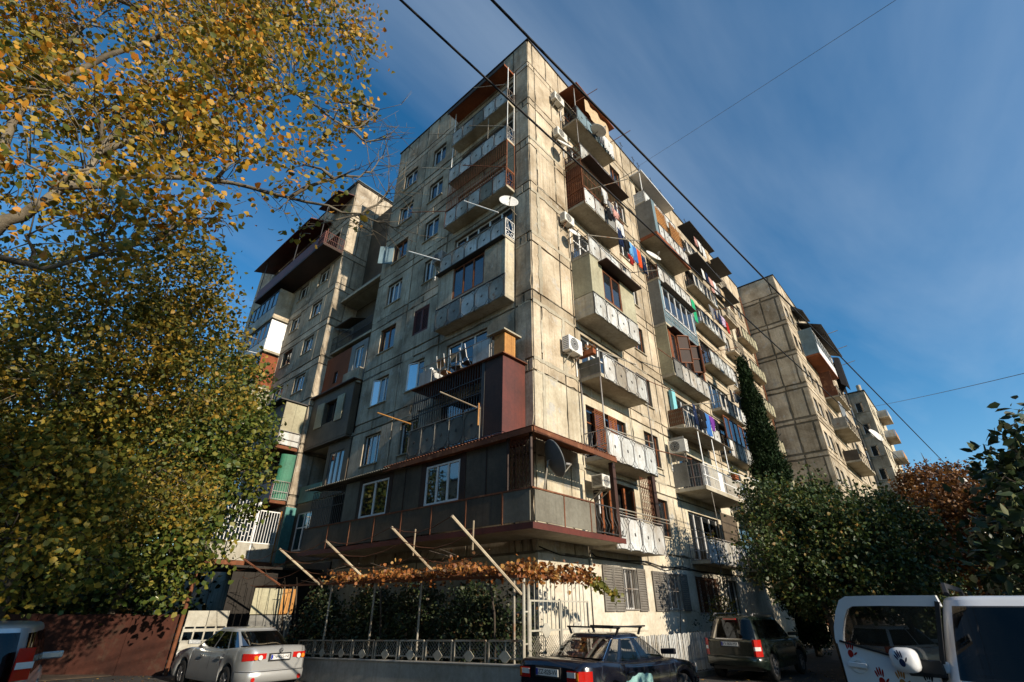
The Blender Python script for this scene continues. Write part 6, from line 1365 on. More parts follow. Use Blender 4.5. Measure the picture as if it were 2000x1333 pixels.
    for sgn in (1, -1):
        cuts = [0.07] + list(side_split) + [.885]
        for c0, c1 in zip(cuts[:-1], cuts[1:]):
            g = MB(); rws = []
            for k in ks:
                xm, a, b, z = S(k); x0, x1 = xm - a, xm + a
                A, Bx = x0 + (x1 - x0) * (c0 + .012), x0 + (x1 - x0) * (c1 - .012)
                rws.append([side_pt(k, A + (Bx - A) * i / 8, sgn) for i in range(9)])
            g.grid(rws).build('side_window', glass, t, smooth=True, local=True)
    for sgn, nm in ((1, 'windscreen'), (-1, 'rear_window')):
        g = MB(); rws = []
        for k in [.08, .16, .25, .37, .5, .62, .75, .83, .9]:
            b = S(k)[2] * .84; rws.append([end_pt(k, -b + 2 * b * i / 10, sgn) for i in range(11)])
        g.grid(rws).build(nm, glass, t, smooth=True, local=True)
    for wx in wheels:
        for sgn in (1, -1): wheel_at(t, wx, sgn * (hw - .11), wr, sgn)
    def wrap(z0, z1, y_in, x_in, sgn_y, end, mat, nm, off=.012, taper=0):
        """lamp that wraps round a body corner"""
        pts = []; E_ = xr if end < 0 else xf
        for i in range(6): x = E_ - end * x_in * (1 - i / 5); pts.append((x + end * off * (i / 5), sgn_y * (w_of(x) * .985 + off)))
        ye = w_of(E_) * .96
        for i in range(1, 6): pts.append((E_ + end * off, sgn_y * (ye + (y_in - ye) * i / 5)))
        g = MB(); n = len(pts); rws = [[(x, y, z0 + (z1 - z0) * j / 3 + taper * (k / (n - 1)) * (1 if j == 0 else 0)) for k, (x, y) in enumerate(pts)] for j in range(4)]
        g.grid(rws); 
        rws2 = [[(x - end * .03, y * .97, z) for (x, y, z) in r_] for r_ in (rws[0], rws[-1])]; g.grid([rws[0], rws2[0]]); g.grid([rws2[1], rws[-1]])
        return g.build(nm, mat, t, smooth=False, local=True)
    for sg in (1, -1):
        if lights == 'sedan':
            a = wrap(.76, .93, hw * .42, .26, sg, -1, 'redlens', 'taillight', taper=.05)
            g = MB(); g.disc((xr - .03, sg * hw * .6, .84), (-1, 0, 0), 0, .055, .012, 14); g.build('lamp', 'clearlens', a, local=True); g = MB(); g.disc((xr - .03, sg * hw * .73, .84), (-1, 0, 0), 0, .05, .012, 14); g.build('lamp', 'orangelens', a, local=True)
        elif lights == 'saloon':
            a = wrap(.74, .9, hw * .5, .22, sg, -1, 'redlens', 'taillight'); g = MB(); g.box(xr - .03, xr - .014, sg * hw * .52, sg * hw * .72, .8, .88); g.build('lamp', 'clearlens', a, local=True); g = MB(); g.box(xr - .022, xr - .0, sg * hw * .74, sg * hw * .79, .76, .88); g.build('lamp', 'orangelens', a, local=True)
        else:
            zt_ = interp(deck, xr + .1); a = wrap(zt_ - .42, zt_ + .02, hw * .74, .2, sg, -1, 'redlens', 'taillight'); wrap(zt_ - .27, zt_ - .17, hw * .76, .15, sg, -1, 'clearlens', 'reversing_lamp', .017)
        wrap(.62, .8, hw * .5, .3, sg, 1, 'clearlens', 'headlight')
        # mirror, handles, seams
        xm_, zm_ = xb0 - .42, zb + .1
        g = MB(); g.hexa([(xm_ - .06, sg * (hw - .14), zm_), (xm_ + .07, sg * (hw - .14), zm_), (xm_ + .03, sg * (hw + .19), zm_ + .01), (xm_ - .06, sg * (hw + .19), zm_ + .01)], [(xm_ - .06, sg * (hw - .14), zm_ + .1), (xm_ + .04, sg * (hw - .14), zm_ + .1), (xm_, sg * (hw + .19), zm_ + .12), (xm_ - .06, sg * (hw + .19), zm_ + .12)])
        bevel(g.build('mirror', paint, t, local=True), .02)
        for hx in (xa0 + (xb0 - xa0) * .28, xa0 + (xb0 - xa0) * .62): g = MB(); g.bar((hx, sg * (hw + .012), zb - .13), (hx + .2, sg * (hw + .012), zb - .125), .025, .035); g.build('door_handle', paint, t, local=True)
        for hx in (xa0 + (xb0 - xa0) * .2, xa0 + (xb0 - xa0) * .5, xa0 + (xb0 - xa0) * .86):
            g = MB(); hgt = interp(deck, hx); z0_ = zl(hx) + .05; g.add([(hx - .005, sg * (w_of(hx) + .003), z0_ + .35 * (hgt - z0_)), (hx + .005, sg * (w_of(hx) + .003), z0_ + .35 * (hgt - z0_)), (hx + .005, sg * (w_of(hx) * .977 + .006), hgt - .06), (hx - .005, sg * (w_of(hx) * .977 + .006), hgt - .06)], [(0, 1, 2, 3)]); g.build('door_seam', 'ink', t, local=True)
    # bumpers
    for end in (-1, 1):
        E_ = xr if end < 0 else xf; pts = []
        for i in range(7): x = E_ - end * .42 * (1 - i / 6); pts.append((x + end * .03 * (i / 6) ** 2, w_of(x) + .012))
        pts += [(E_ + end * .045, w_of(E_) * .6), (E_ + end * .055, 0)]
        full = pts + [(x, -y) for x, y in pts[-2::-1]]
        g = MB(); rws = [[(x, y, z) for x, y in full] for z in (sill + .1, sill + .14, sill + .34, sill + .38)]
        rws[0] = [(x - end * .05, y * .97, z) for x, y, z in rws[0]]; rws[-1] = [(x - end * .05, y * .965, z) for x, y, z in rws[-1]]
        g.grid(rws); g.build('bumper', paint if lights != 'suv' else paint, t, smooth=True, local=True)
        g = MB(); rws = [[(x + end * .006, y * 1.003, z) for x, y in full] for z in (sill + .335, sill + .35)]; g.grid(rws); g.build('bumper_seam', 'ink', t, local=True)
    # rear number plate with its characters
    if plate:
        pz = plate_z
        g = MB(); g.box(xr - .035, xr - .001, -.3, .3, pz - .085, pz + .085); g.build('plate_recess', 'blackplastic', t, local=True)
        g = MB(); g.box(xr - .048, xr - .036, -.26, .26, pz - .055, pz + .055); pl = g.build('number_plate', 'plate', t, local=True)
        g = MB(); g.box(xr - .0495, xr - .0485, .21, .258, pz - .05, pz + .05); g.build('plate_band', 'plateblue', pl, local=True)
        cu = bpy.data.curves.new('plate_text', 'FONT'); cu.body = plate; cu.size = .105; cu.align_x = 'CENTER'; cu.align_y = 'CENTER'; cu.extrude = .0008; cu.materials.append(M['ink'])
        o = bpy.data.objects.new('plate_text', cu); COL.objects.link(o); o.parent = pl; o.location = (xr - .0505, -.02, pz); o.rotation_euler = (R(90), 0, R(-90)); cu.space_character = .92
        me_ = bpy.data.meshes.new_from_object(o.evaluated_get(bpy.context.evaluated_depsgraph_get())); me_.name = 'plate_text'; mw = o.matrix_basis.copy(); bpy.data.objects.remove(o); o = link('plate_text', me_, pl); o.matrix_basis = mw
    # seats
    for sx in ((xa1 + xb1) / 2 + .25, (xa1 + xb1) / 2 - .55):
        for sy in (-.36, .36):
            g = MB(); g.box(sx - .06, sx + .06, sy - .22, sy + .22, .55, zb + .16); g.box(sx - .04, sx + .05, sy - .12, sy + .12, zb + .2, zb + .37); bevel(g.build('seat', extras or 'c_grey', t, local=True), .03)
    return t, S, w_of, side_pt, end_pt

# silver saloon on the left
sd, S_, w_, sp_, ep_ = car('parked_car', 'silver saloon parked beside the garden wall, tail towards the viewer', (-4.4, 7.6, -.05), R(94), 4.54, 1.76, .2,
    [(-2.27, 1.0), (-2.15, 1.07), (-1.6, 1.05), (-.5, .97), (.9, .95), (1.2, .95), (1.8, .86), (2.15, .76), (2.27, .62)], (-1.32, 1.32), .315, (-1.82, 1.3, -.92, .25, .80, .60, .93, 1.47, .42), 'paint_silver', 'OV-033-NE', 'sedan', side_split=(.24, .52), plate_z=.84)
q = MB(); q.disc((-2.3, 0, .985), (-1, 0, 0), .035, .05, .008, 18); q.disc((-2.3, 0, .985), (-1, 0, 0), .012, .02, .009, 14); q.build('badge', 'chrome', sd, local=True)
for sg in (1, -1): q = MB(); q.disc((-2.31, sg * .62, .38), (-1, 0, 0), 0, .05, .012, 14); q.build('reflector', 'redlens', sd, local=True)
for sy in (-.36, .36): q = MB(); q.box(-1.02, -.9, sy - .13, sy + .13, 1.08, 1.3); bevel(q.build('headrest', 'c_beige', sd, local=True), .03)
# dark blue saloon with roof bars
bw, S_, w_, sp_, ep_ = car('parked_car', 'dark blue saloon with roof bars and a bare turquoise patch on its rear door', (-.75, -2.72, .06), R(-1.5), 4.47, 1.74, .2,
    [(-2.235, .98), (-2.1, 1.04), (-1.6, 1.03), (-.5, .95), (.8, .93), (1.1, .94), (1.7, .87), (2.1, .78), (2.235, .62)], (-1.36, 1.36), .32, (-1.72, 1.12, -.88, .2, .78, .57, .93, 1.43, .45), 'paint_navy', 'ZZ-828-VV', 'saloon', side_split=(.23, .53), glass='clearglass')
for x in (-.75, .1):
    q = MB(); q.bar((x, -.66, 1.53), (x, .66, 1.53), .045, .03)
    for sg in (-1, 1): q.bar((x, sg * .56, 1.4), (x, sg * .62, 1.53), .05, .03)
    q.build('roof_bar', 'blackplastic', bw, local=True)
q = MB(); q.bar((-.95, -.62, 1.55), (.3, -.62, 1.55), .03); q.build('roof_bar', 'blackplastic', bw, local=True)
# bare patch on the doors: ragged outline a few millimetres proud of the paint
rp = random.Random(4); ol = [(-.98, .42), (-1.04, .62)] + [(-1.0 + i * .075, .70 + (i > 2) * .06 + rp.uniform(-.022, .03)) for i in range(13)] + [(-.04, .7), (-.03, .28), (-.85, .25)]
q = MB(); q.prism([(x, -(.874 if z > .32 else .868), z) for x, z in ol], (0, .006, 0)); q.build('bare_patch', 'teal_patch', bw, local=True)
q = MB(); q.bar((-.72, -.882, .45), (-.02, -.882, .45), .02, .01); q.bar((-.6, -.882, .48), (-.15, -.882, .48), .015, .008); q.build('trim_strip', 'ink', bw, local=True)
q = MB()
for (x0, x1, z) in ((-1.05, .95, .955),): q.bar((x0, -.862, z), (x1, -.862, z), .014, .012)
xsb = [sp_(k, S_(k)[0] - S_(k)[1] * .87, -1, .014) for k in (.06, .2, .4, .6, .8, .9)]; q.tube([(-1.05, -.85, .955)] + xsb, .008, 5)
top_ = [sp_(.9, S_(.9)[0] + S_(.9)[1] * f_, -1, .014) for f_ in (-.87, -.5, 0, .5, .8)]; q.tube(top_, .008, 5); q.build('window_trim', 'chrome', bw, local=True)
# dark green estate car
sv, S_, w_, sp_, ep_ = car('parked_car', 'dark green off-roader parked ahead of the blue saloon', (8.75, -2.5, .0), R(-1), 4.6, 1.86, .3,
    [(-2.3, 1.08), (-1.9, 1.12), (-.5, 1.1), (1.0, 1.08), (1.3, 1.08), (1.9, 1.0), (2.2, .86), (2.3, .7)], (-1.36, 1.36), .36, (-2.22, 1.35, -1.88, .5, .87, .66, 1.05, 1.74, .38), 'paint_green', 'VV-800-MX', 'suv', side_split=(.3, .62), plate_z=.98)
for sg in (1, -1): q = MB(); q.tube([(-1.7, sg * .62, 1.74), (-1.6, sg * .63, 1.8), (.2, sg * .63, 1.8), (.35, sg * .62, 1.72)], .022, 6); q.build('roof_rail', 'alloy', sv, local=True)
q = MB(); q.box(-2.03, -1.97, -.2, .2, 1.63, 1.67); q.build('brake_light', 'redlens', sv, local=True); q = MB(); q.box(-2.34, -2.31, -.42, .42, 1.1, 1.13); q.build('chrome_strip', 'chrome', sv, local=True)
# silver people carrier cut by the left edge
vn, S_, w_, sp_, ep_ = car('parked_van', 'silver people carrier parked at the lower left edge', (-10.45, 2.2, 0.05), R(79), 4.4, 1.72, .22,
    [(-2.2, 1.0), (-1.8, 1.05), (0, 1.0), (1.3, 1.0), (1.7, .95), (2.0, .86), (2.2, .65)], (-1.3, 1.35), .31, (-2.14, 1.75, -1.95, .55, .82, .70, .98, 1.68, .34), 'paint_silver2', 'BB-517-RB', 'suv', side_split=(.25, .55), plate_z=.72)
for sg in (1, -1):
    q = MB(); q.hexa([(-2.2, sg * .70, 1.08), (-2.02, sg * .86, 1.08), (-1.9, sg * .845, 1.08), (-2.1, sg * .68, 1.08)], [(-2.15, sg * .67, 1.42), (-2.0, sg * .82, 1.42), (-1.88, sg * .81, 1.42), (-2.05, sg * .66, 1.42)]); a = q.build('taillight', 'redlens', vn, local=True)
    q = MB(); q.hexa([(-2.195, sg * .705, 1.2), (-2.02, sg * .862, 1.2), (-1.9, sg * .85, 1.2), (-2.1, sg * .69, 1.2)], [(-2.186, sg * .70, 1.27), (-2.018, sg * .856, 1.27), (-1.9, sg * .842, 1.27), (-2.09, sg * .685, 1.27)]); q.build('lamp', 'clearlens', a, local=True)
# two cars farther up the street
car('parked_car', 'small grey hatchback far up the street beside the open car door', (13.5, -5.6, 0), R(178), 3.9, 1.66, .2, [(-1.95, .9), (-1.5, .95), (0, .92), (.9, .93), (1.5, .84), (1.85, .72), (1.95, .6)], (-1.2, 1.22), .29, (-1.85, 1.1, -1.4, .3, .78, .58, .9, 1.45, .4), 'paint_silver2', None, 'sedan')
car('parked_car', 'cream hatchback seen through the glass of the open car door', (10.8, -6.3, 0), R(-22), 3.7, 1.62, .2, [(-1.85, .95), (-1.4, .96), (0, .93), (.9, .93), (1.4, .86), (1.75, .74), (1.85, .6)], (-1.15, 1.15), .29, (-1.78, 1.05, -1.4, .3, .77, .58, .92, 1.5, .4), 'paint_cream', None, 'suv')
# white off-roader with its door open
ws, S_, w_, sp_, ep_ = car('parked_car', 'white off-roader covered in handprints with its front door swung open', (-2.8, -9.5, .12), R(179), 4.8, 1.9, .35,
    [(-2.4, 1.2), (-1.9, 1.24), (0, 1.22), (.95, 1.2), (1.3, 1.17), (1.9, 1.08), (2.25, .98), (2.4, .8)], (-1.45, 1.45), .38, (-2.3, 1.42, -2.1, .7, .90, .74, 1.14, 1.97, .3), 'paint_white', None, 'suv', side_split=(.3, .6), wcat='car')
for sg in (1, -1): q = MB(); q.tube([(-1.9, sg * .66, 2.0), (-1.8, sg * .67, 2.08), (.35, sg * .67, 2.08), (.5, sg * .66, 1.98)], .03, 6); q.build('roof_rail', 'blackplastic', ws, local=True)
q = MB(); g_ = [(.25, .6, 1.32), (.62, .6, 1.32)]; q.box(1.36, 1.4, -.55, .55, 1.19, 1.21); q.build('wiper_cowl', 'blackplastic', ws, local=True)
q = MB(); P0 = ep_(.15, -.6, 1, .012); P1 = ep_(.15, -.47, 1, .012); P2 = ep_(.2, -.47, 1, .012); P3 = ep_(.2, -.6, 1, .012); q.add([P0, P1, P2, P3], [(0, 1, 2, 3)]); q.build('sticker', 'c_sky', ws, local=True)
q = MB(); q.disc((.55, .36, 1.2), (-.8, 0, .6), .15, .18, .03, 20); q.build('steering_wheel', 'blackplastic', ws, local=True)
q = MB(); q.box(.75, 1.2, -.78, .78, 1.0, 1.24); bevel(q.build('dashboard', 'blackplastic', ws, local=True), .04)
# ---- the open door of the white off-roader (local frame of the car; it hangs off the hinge towards local -y)
hx_, hy_ = .98, -.93
ca, sa = math.cos(R(6)), math.sin(R(6))
def DP(s_, z, off=0.0): return (hx_ - .8 * s_ * sa + off * ca, hy_ - .8 * s_ * ca - off * sa, z)
low = [(.0, .48), (.92, .48), (1.02, .62), (1.07, .85), (1.1, 1.1), (1.1, 1.5), (.8, 1.44), (.5, 1.38), (.0, 1.33)]
q = MB(); q.prism([DP(s_, z, .0) for s_, z in low], Vector(DP(0, 0, .09)) - Vector(DP(0, 0, 0)))
fr_ = [(1.1, 1.45), (1.1, 1.5), (1.07, 1.62), (.99, 1.78), (.9, 1.9), (.8, 1.94), (.4, 1.945), (-.3, 1.94)]
fi_ = [(1.02, 1.45), (1.02, 1.5), (.985, 1.6), (.92, 1.73), (.85, 1.82), (.77, 1.855), (.4, 1.86), (-.3, 1.855)]
fr_ = [(a + .02, b + .02) for a, b in fr_]
for o0, o1, i1, i0 in zip(fr_[:-1], fr_[1:], fi_[1:], fi_[:-1]): q.prism([DP(*o0, .01), DP(*o1, .01), DP(*i1, .01), DP(*i0, .01)], Vector(DP(0, 0, .075)) - Vector(DP(0, 0, 0)))
dr = q.build('open_door', 'paint_white', ws, local=True)
gl_ = [(-.05, 1.32), (.5, 1.37), (1.08, 1.48), (1.03, 1.62), (.96, 1.77), (.87, 1.87), (-.3, 1.9), (-.3, 1.88)]
q = MB(); q.prism([DP(s_, z, .05) for s_, z in gl_], Vector(DP(0, 0, .006)) - Vector(DP(0, 0, 0))); q.build('door_glass', 'doorglass', dr, local=True)
q = MB(); q.bar(DP(-.1, 1.325, .1), DP(.5, 1.385, .1), .02, .02); q.bar(DP(.5, 1.385, .1), DP(1.06, 1.495, .1), .02, .02); q.bar(DP(-.1, 1.33, .1), DP(-.28, 1.9, .1), .03, .04); q.build('glass_seal', 'blackplastic', dr, local=True)
q = MB(); q.hexa([DP(-.1, 1.2, .09), DP(.3, 1.2, .09), DP(.3, 1.24, .16), DP(-.1, 1.24, .16)], [DP(-.1, 1.34, .09), DP(.3, 1.3, .09), DP(.3, 1.32, .16), DP(-.1, 1.36, .16)]); q.build('mirror_foot', 'blackplastic', dr, local=True)
q = MB(); n = 18
rws = [[DP(.27 + .16 * f_ * math.copysign(abs(math.cos(2 * math.pi * i / n)) ** .6, math.cos(2 * math.pi * i / n)), 1.35 + .115 * f_ * math.copysign(abs(math.sin(2 * math.pi * i / n)) ** .6, math.sin(2 * math.pi * i / n)), o_) for i in range(n)] for f_, o_ in ((.9, .14), (1, .18), (1, .24), (.9, .29), (.6, .32), (.02, .33))]
q.grid(rws, closed=True); q.build('mirror', 'paint_white', dr, smooth=True, local=True)
q = MB(); q.bar(DP(.78, 1.26, .12), DP(1.02, 1.27, .12), .035, .045); q.disc(DP(.9, 1.265, .095), (1, 0, 0), .04, .085, .008, 16); bevel(q.build('door_handle', 'paint_white', dr, local=True), .01)
def handprint(cs, cz, size, mat, rot, off, flipx=1):
    q = MB()
    def el(u, v, a, b, th, n=12):
        pts = []
        for i in range(n):
            p = 2 * math.pi * i / n; x, y = a * math.cos(p), b * math.sin(p)
            x, y = x * math.cos(th) - y * math.sin(th) + u, x * math.sin(th) + y * math.cos(th) + v
            X = (x * math.cos(rot) - y * math.sin(rot)) * size * flipx; Y = (x * math.sin(rot) + y * math.cos(rot)) * size
            pts.append(DP(cs + X, cz + Y, off))
        q.prism(pts, Vector(DP(0, 0, .0015)) - Vector(DP(0, 0, 0)))
    el(0, 0, .30, .34, 0)
    for u, v, L_, th in ((-.3, .62, .3, .25), (-.1, .75, .34, .08), (.12, .74, .32, -.08), (.32, .58, .26, -.28)): el(u, v, .085, L_, th)
    el(-.52, .1, .08, .24, .9); return q.build('handprint', mat, dr, local=True)
handprint(.96, 1.37, .12, 'c_red', .15, .092); handprint(.66, 1.12, .13, 'c_red', -.05, .092); handprint(.42, 1.12, .13, 'wood_y', 0, .092); handprint(.12, 1.12, .13, 'c_black', .1, .092); handprint(.27, 1.33, .11, 'c_navy', -.35, .332)

# ================================================================== air conditioners
def ac(label, F, u, d, z, w=.8, h=.55, dp=.3, mat='offwhite'):
    b = F.P(u, d, z); t = thing('air_conditioner', label, 'air conditioner', b, 0, 'air conditioners on the walls')
    q = MB(); F.box(q, u - w / 2, u + w / 2, d, d + dp, z, z + h); bevel(q.build('casing', mat, t), .025)
    c = F.P(u - w * .12 if F.k == 'R' else u + w * .12, d + dp + .002, z + h / 2); nv = Vector(F.P(0, 1, 0)) - Vector(F.P(0, 0, 0))
    q = MB(); q.disc(c, nv, 0, h * .4, .006, 24); q.build('fan_opening', 'iron', t)
    q = MB()
    for r_ in (.12, .22, .32, .41): q.disc(Vector(c) + nv * .01, nv, h * r_ - .008, h * r_ + .004, .008, 22)
    q.build('fan_grille', mat, t)
    q = MB()
    for i in range(7): zz_ = z + .08 + i * (h - .16) / 6; (q.box(c[0] - .01, c[0], 0, 0, 0, 0) if 0 else None); F.box(q, u - w / 2 - .003, u - w / 2, d + .05, d + dp - .05, zz_, zz_ + .02)
    q.build('side_louvre', 'iron', t)
    q = MB()
    for s_ in (-.3, .3): F.box(q, u + s_ * w - .02, u + s_ * w + .02, .03, d + dp, z - .05, z - .005); q.bar(F.P(u + s_ * w, .04, z - .4), F.P(u + s_ * w, d + dp * .8, z - .05), .03)
    q.build('bracket', 'galv', t)
    q = MB(); q.tube([F.P(u + w / 2 + .03, d + .1, z + .15), F.P(u + w / 2 + .08, d, z + .05), F.P(u + w / 2 + .1, .05, z - .1), F.P(u + w / 2 + .1, .05, z - .7)], .025, 6); q.build('pipe', 'white', t)
    return t
ac('air conditioner highest on the sunny wall, just under the roof', FR, 2.1, .1, 25.05); ac('air conditioner above the satellite dish by the second balcony from the top', FR, 2.15, .1, 22.3); ac('small air conditioner halfway up the sunny wall near the corner', FR, 2.25, .1, 16.8, .7, .5); ac('big white air conditioner beside the balcony with the flower box', FR, 2.0, .1, 10.25, .85, .62, .34, 'white')
ac('air conditioner hung at the side of the white-railed balcony', Fac('L', C0 - .5, main), -.55, .05, 8.05, .8, .58, .3)
ac('window air conditioner over the terrace door', FR, 2.95, .25, 5.45, .62, .42, .45); ac('dark air conditioner beside the white-framed balcony on the shaded facade', FL, 5.45, .1, 16.2, .7, .5, .3, 'grey_iron')
# ================================================================== satellite dishes
def dish(label, c, r, aim, foot, mat='dish'):
    t = thing('satellite_dish', label, 'satellite dish', c, 0, 'satellite dishes')
    nv = Vector(aim).normalized(); a = nv.cross(Vector((0, 0, 1))).normalized(); b = a.cross(nv); c = Vector(c); n = 28; rows = []
    for rr in (0.02, .25, .5, .75, .92, 1.0): rows.append([c + (a * math.cos(2 * math.pi * i / n) * .94 + b * math.sin(2 * math.pi * i / n)) * r * rr + nv * (r * .22 * rr * rr - .001) for i in range(n)])
    rows += [[p - nv * .014 for p in rr] for rr in rows[::-1]]
    q = MB(); q.grid(rows, closed=True); q.build('reflector', mat, t, smooth=True)
    q = MB(); tip = c + nv * r * 1.0 - b * r * .55; q.tube([c - b * r * .95 + nv * r * .2, tip], .014, 5); q.build('arm', 'galv', t)
    q = MB(); q.tube([tip - nv * .05, tip - nv * .16 + b * .05], .035, 8); q.build('receiver', 'grey_iron', t)
    q = MB(); q.tube([c, c - nv * .1, Vector(foot)], .025, 6); q.build('mount', 'galv', t); return t
aim = (-.35, -1, .55)
dish('white satellite dish under the second air conditioner from the top', (2.0, -.55, 21.5), .42, aim, (2.2, -.03, 21.3)); dish('white satellite dish fixed under the topmost balcony of the sunny side', (4.0, -1.35, 23.75), .45, (.2, -.5, .9), (4.0, -.9, 23.95)); dish('white satellite dish below the small air conditioner', (2.35, -.5, 16.2), .3, aim, (2.4, -.03, 16.1))
dish('white satellite dish under the orange-edged boxed balcony', (9.85, -.75, 19.3), .5, aim, (10.1, -.03, 19.1)); dish('white satellite dish on the shaded facade above the white-framed balcony', (-.8, .5, 16.35), .42, (-.75, -1, .4), (-.1, .7, 16.3)); dish('big dark grey satellite dish seen from behind on the corner terrace', (-1.15, -1.5, 5.42), .52, (.75, -.42, .35), (-1.3, -1.35, 4.65), 'dish_d')
dish('tilted satellite dish on the far right block, upper', (47.5, -4.9, 17.1), .75, (-.5, -1, .5), (47.6, -3.2, 16.9)); dish('tilted satellite dish on the far right block, lower', (66.4, -5.6, 16.6), .8, (-.4, -1, .6), (66.6, -4.6, 16.5))
# ================================================================== washing
def garment(kind, F, u, d, z, w, h, mat, label, name, ph):
    q = MB(); n, m_ = 10, 8
    def sheet_(u0, w_, z_, h_, tp=0):
        rows = []
        for j in range(m_ + 1):
            tt = j / m_; rows.append([F.P(u0 + w_ * (i / n) * (1 - tp * tt) + w_ * tp * tt / 2, d + (.012 + .035 * tt) * math.sin(i * 1.7 + ph + tt), z_ - h_ * tt - .02 * math.sin(i * .9 + ph) * tt) for i in range(n + 1)])
        q.grid(rows)
    if kind == 'trousers': sheet_(u, w, z, h * .3); sheet_(u, w * .46, z - h * .3, h * .7, .15); sheet_(u + w * .54, w * .46, z - h * .3, h * .68, .15)
    elif kind == 'shirt': sheet_(u, w, z, h, .05); sheet_(u - w * .35, w * .35, z - .02, h * .55, .25); sheet_(u + w, w * .35, z - .02, h * .5, .25)
    else: sheet_(u, w, z, h)
    o = q.build(name, mat); s_ = o.modifiers.new('thick', 'SOLIDIFY'); s_.thickness = .008
    o['label'] = label; o['category'] = {'trousers': 'trousers', 'shirt': 'shirt', 'towel': 'towel'}[kind]; return o
def wash(F, d, items, place, grp):
    ords = ('first', 'second', 'third', 'fourth', 'fifth', 'sixth', 'seventh', 'eighth', 'ninth')
    for i, (kind, u, z, w, h, mat, cn) in enumerate(items):
        o = garment(kind, F, u, d, z, w, h, mat, '%s %s %s from the left %s' % (cn, kind, ords[i], place), kind, i * 1.3); o['group'] = grp
wash(FR, 1.45, [('trousers', 4.55, 17.5, .42, 1.0, 'c_navy', 'navy'), ('shirt', 5.1, 17.3, .38, .8, 'c_black', 'black'), ('towel', 5.55, 17.3, .3, .8, 'c_sky', 'light blue'), ('towel', 5.9, 17.28, .36, .95, 'c_blue', 'blue'), ('towel', 6.3, 17.3, .36, 1.05, 'c_orange', 'orange-red'), ('trousers', 6.75, 17.2, .4, 1.05, 'c_navy', 'dark blue')], 'on the line below the rusty-grilled balcony', 'washing below the rusty-grilled balcony')
wash(FR, 1.4, [('shirt', 5.5, 16.5, .34, .5, 'c_red', 'dark red')], 'on the rail below the blue towels', 'washing below the rusty-grilled balcony')
wash(FR, 1.22, [('trousers', 10.35, 10.5, .36, 1.0, 'c_navy', 'navy'), ('trousers', 10.8, 10.48, .4, 1.1, 'c_black', 'black'), ('shirt', 11.3, 10.47, .36, .9, 'c_black', 'black'), ('towel', 11.75, 10.45, .5, 1.15, 'c_blue', 'bright blue'), ('shirt', 12.4, 10.45, .4, .75, 'c_purple', 'purple'), ('shirt', 13.0, 10.45, .3, .6, 'c_black', 'black')], 'by the turquoise cupboard', 'washing on the balcony with the turquoise cupboard')
wash(FR, 1.1, [('shirt', 4.1, 24.75, .35, .9, 'c_black', 'black'), ('trousers', 4.6, 24.75, .35, 1.0, 'c_grey', 'grey'), ('shirt', 5.1, 24.75, .4, 1.0, 'c_white', 'white'), ('towel', 5.6, 24.75, .4, 1.1, 'c_white', 'white')], 'on the topmost balcony of the sunny side', 'washing on the topmost balcony')
wash(FR, 1.15, [('shirt', 4.15, 19.9, .3, .9, 'c_white', 'white'), ('shirt', 4.6, 19.4, .3, .7, 'c_grey', 'grey'), ('shirt', 5.0, 19.2, .4, .5, 'c_pink', 'pink'), ('trousers', 4.4, 18.9, .3, .8, 'c_black', 'black')], 'in front of the rusty-grilled balcony', 'washing in front of the rusty-grilled balcony')
for k, lst, nm in ((7, ('c_white', 'c_navy', 'c_pink', 'c_white', 'c_grey', 'c_beige'), 'under the dark awning, third column'), (6, ('c_grey', 'c_navy', 'c_navy', 'c_lilac', 'c_red'), 'sixth floor of the third column'), (4, ('c_black', 'c_grey', 'c_grey', 'c_white', 'c_lilac'), 'on the balcony just left of the cypress tip'), (8, ('c_pink', 'c_white', 'c_white', 'c_beige'), 'on the top balcony of the third column')):
    wash(FR, 1.15, [(('shirt', 'towel', 'trousers')[(i + k) % 3], D0 + .3 + i * .68, SR[k] + 1.25 + .1 * (i % 2), .45, rnd(.7, 1.15), mt, mt[2:].replace('sky', 'light blue')) for i, mt in enumerate(lst)], nm, 'washing %s' % nm)
q = MB(); q.grid([[FR.P(15.3 + .5 * i / 10, .55 + .05 * math.sin(i * 1.9), 19.3 - 1.6 * j / 4) for i in range(11)] for j in range(5)]); tag(q.build('curtain', 'c_greenc'), 'bright green curtain hanging at the end of a balcony', 'curtain')
# ================================================================== things kept on the balconies
def chair(label, u, d, rz, mat):
    x, y, z = FL.P(u, d, SL[3] + .085); t = thing('folding_chair', label, 'chair', (x, y, z), rz, 'chairs on the open balcony')
    q = MB(); q.box(-.2, .2, -.2, .2, .43, .46); q.build('seat', mat, t, local=True)
    q = MB(); q.hexa([(-.2, .17, .62), (.2, .17, .62), (.2, .2, .62), (-.2, .2, .62)], [(-.2, .25, .95), (.2, .25, .95), (.2, .28, .95), (-.2, .28, .95)]); q.build('backrest', mat, t, local=True)
    for sx in (-.19, .19):
        q = MB(); q.tube([(sx, -.22, 0), (sx, .2, .6), (sx, .3, 1.1)], .013, 5); q.build('leg', 'white', t, local=True); q = MB(); q.tube([(sx, .24, 0), (sx, -.18, .46)], .013, 5); q.build('leg', 'white', t, local=True)
chair('folded-back chair in the middle of the store balcony', 2.6, .6, R(75), 'dark_sheet'); chair('white-legged chair beside the glass pane on the store balcony', 3.2, .62, R(110), 'ter_panel'); chair('wooden-seated chair nearest the white box on the store balcony', 3.9, .65, R(95), 'wood_y')
cb = thing('cabinet', 'small wooden cabinet with an overhanging lid at the corner of the store balcony', 'cabinet', FL.P(.75, .6, SL[3] + .08))
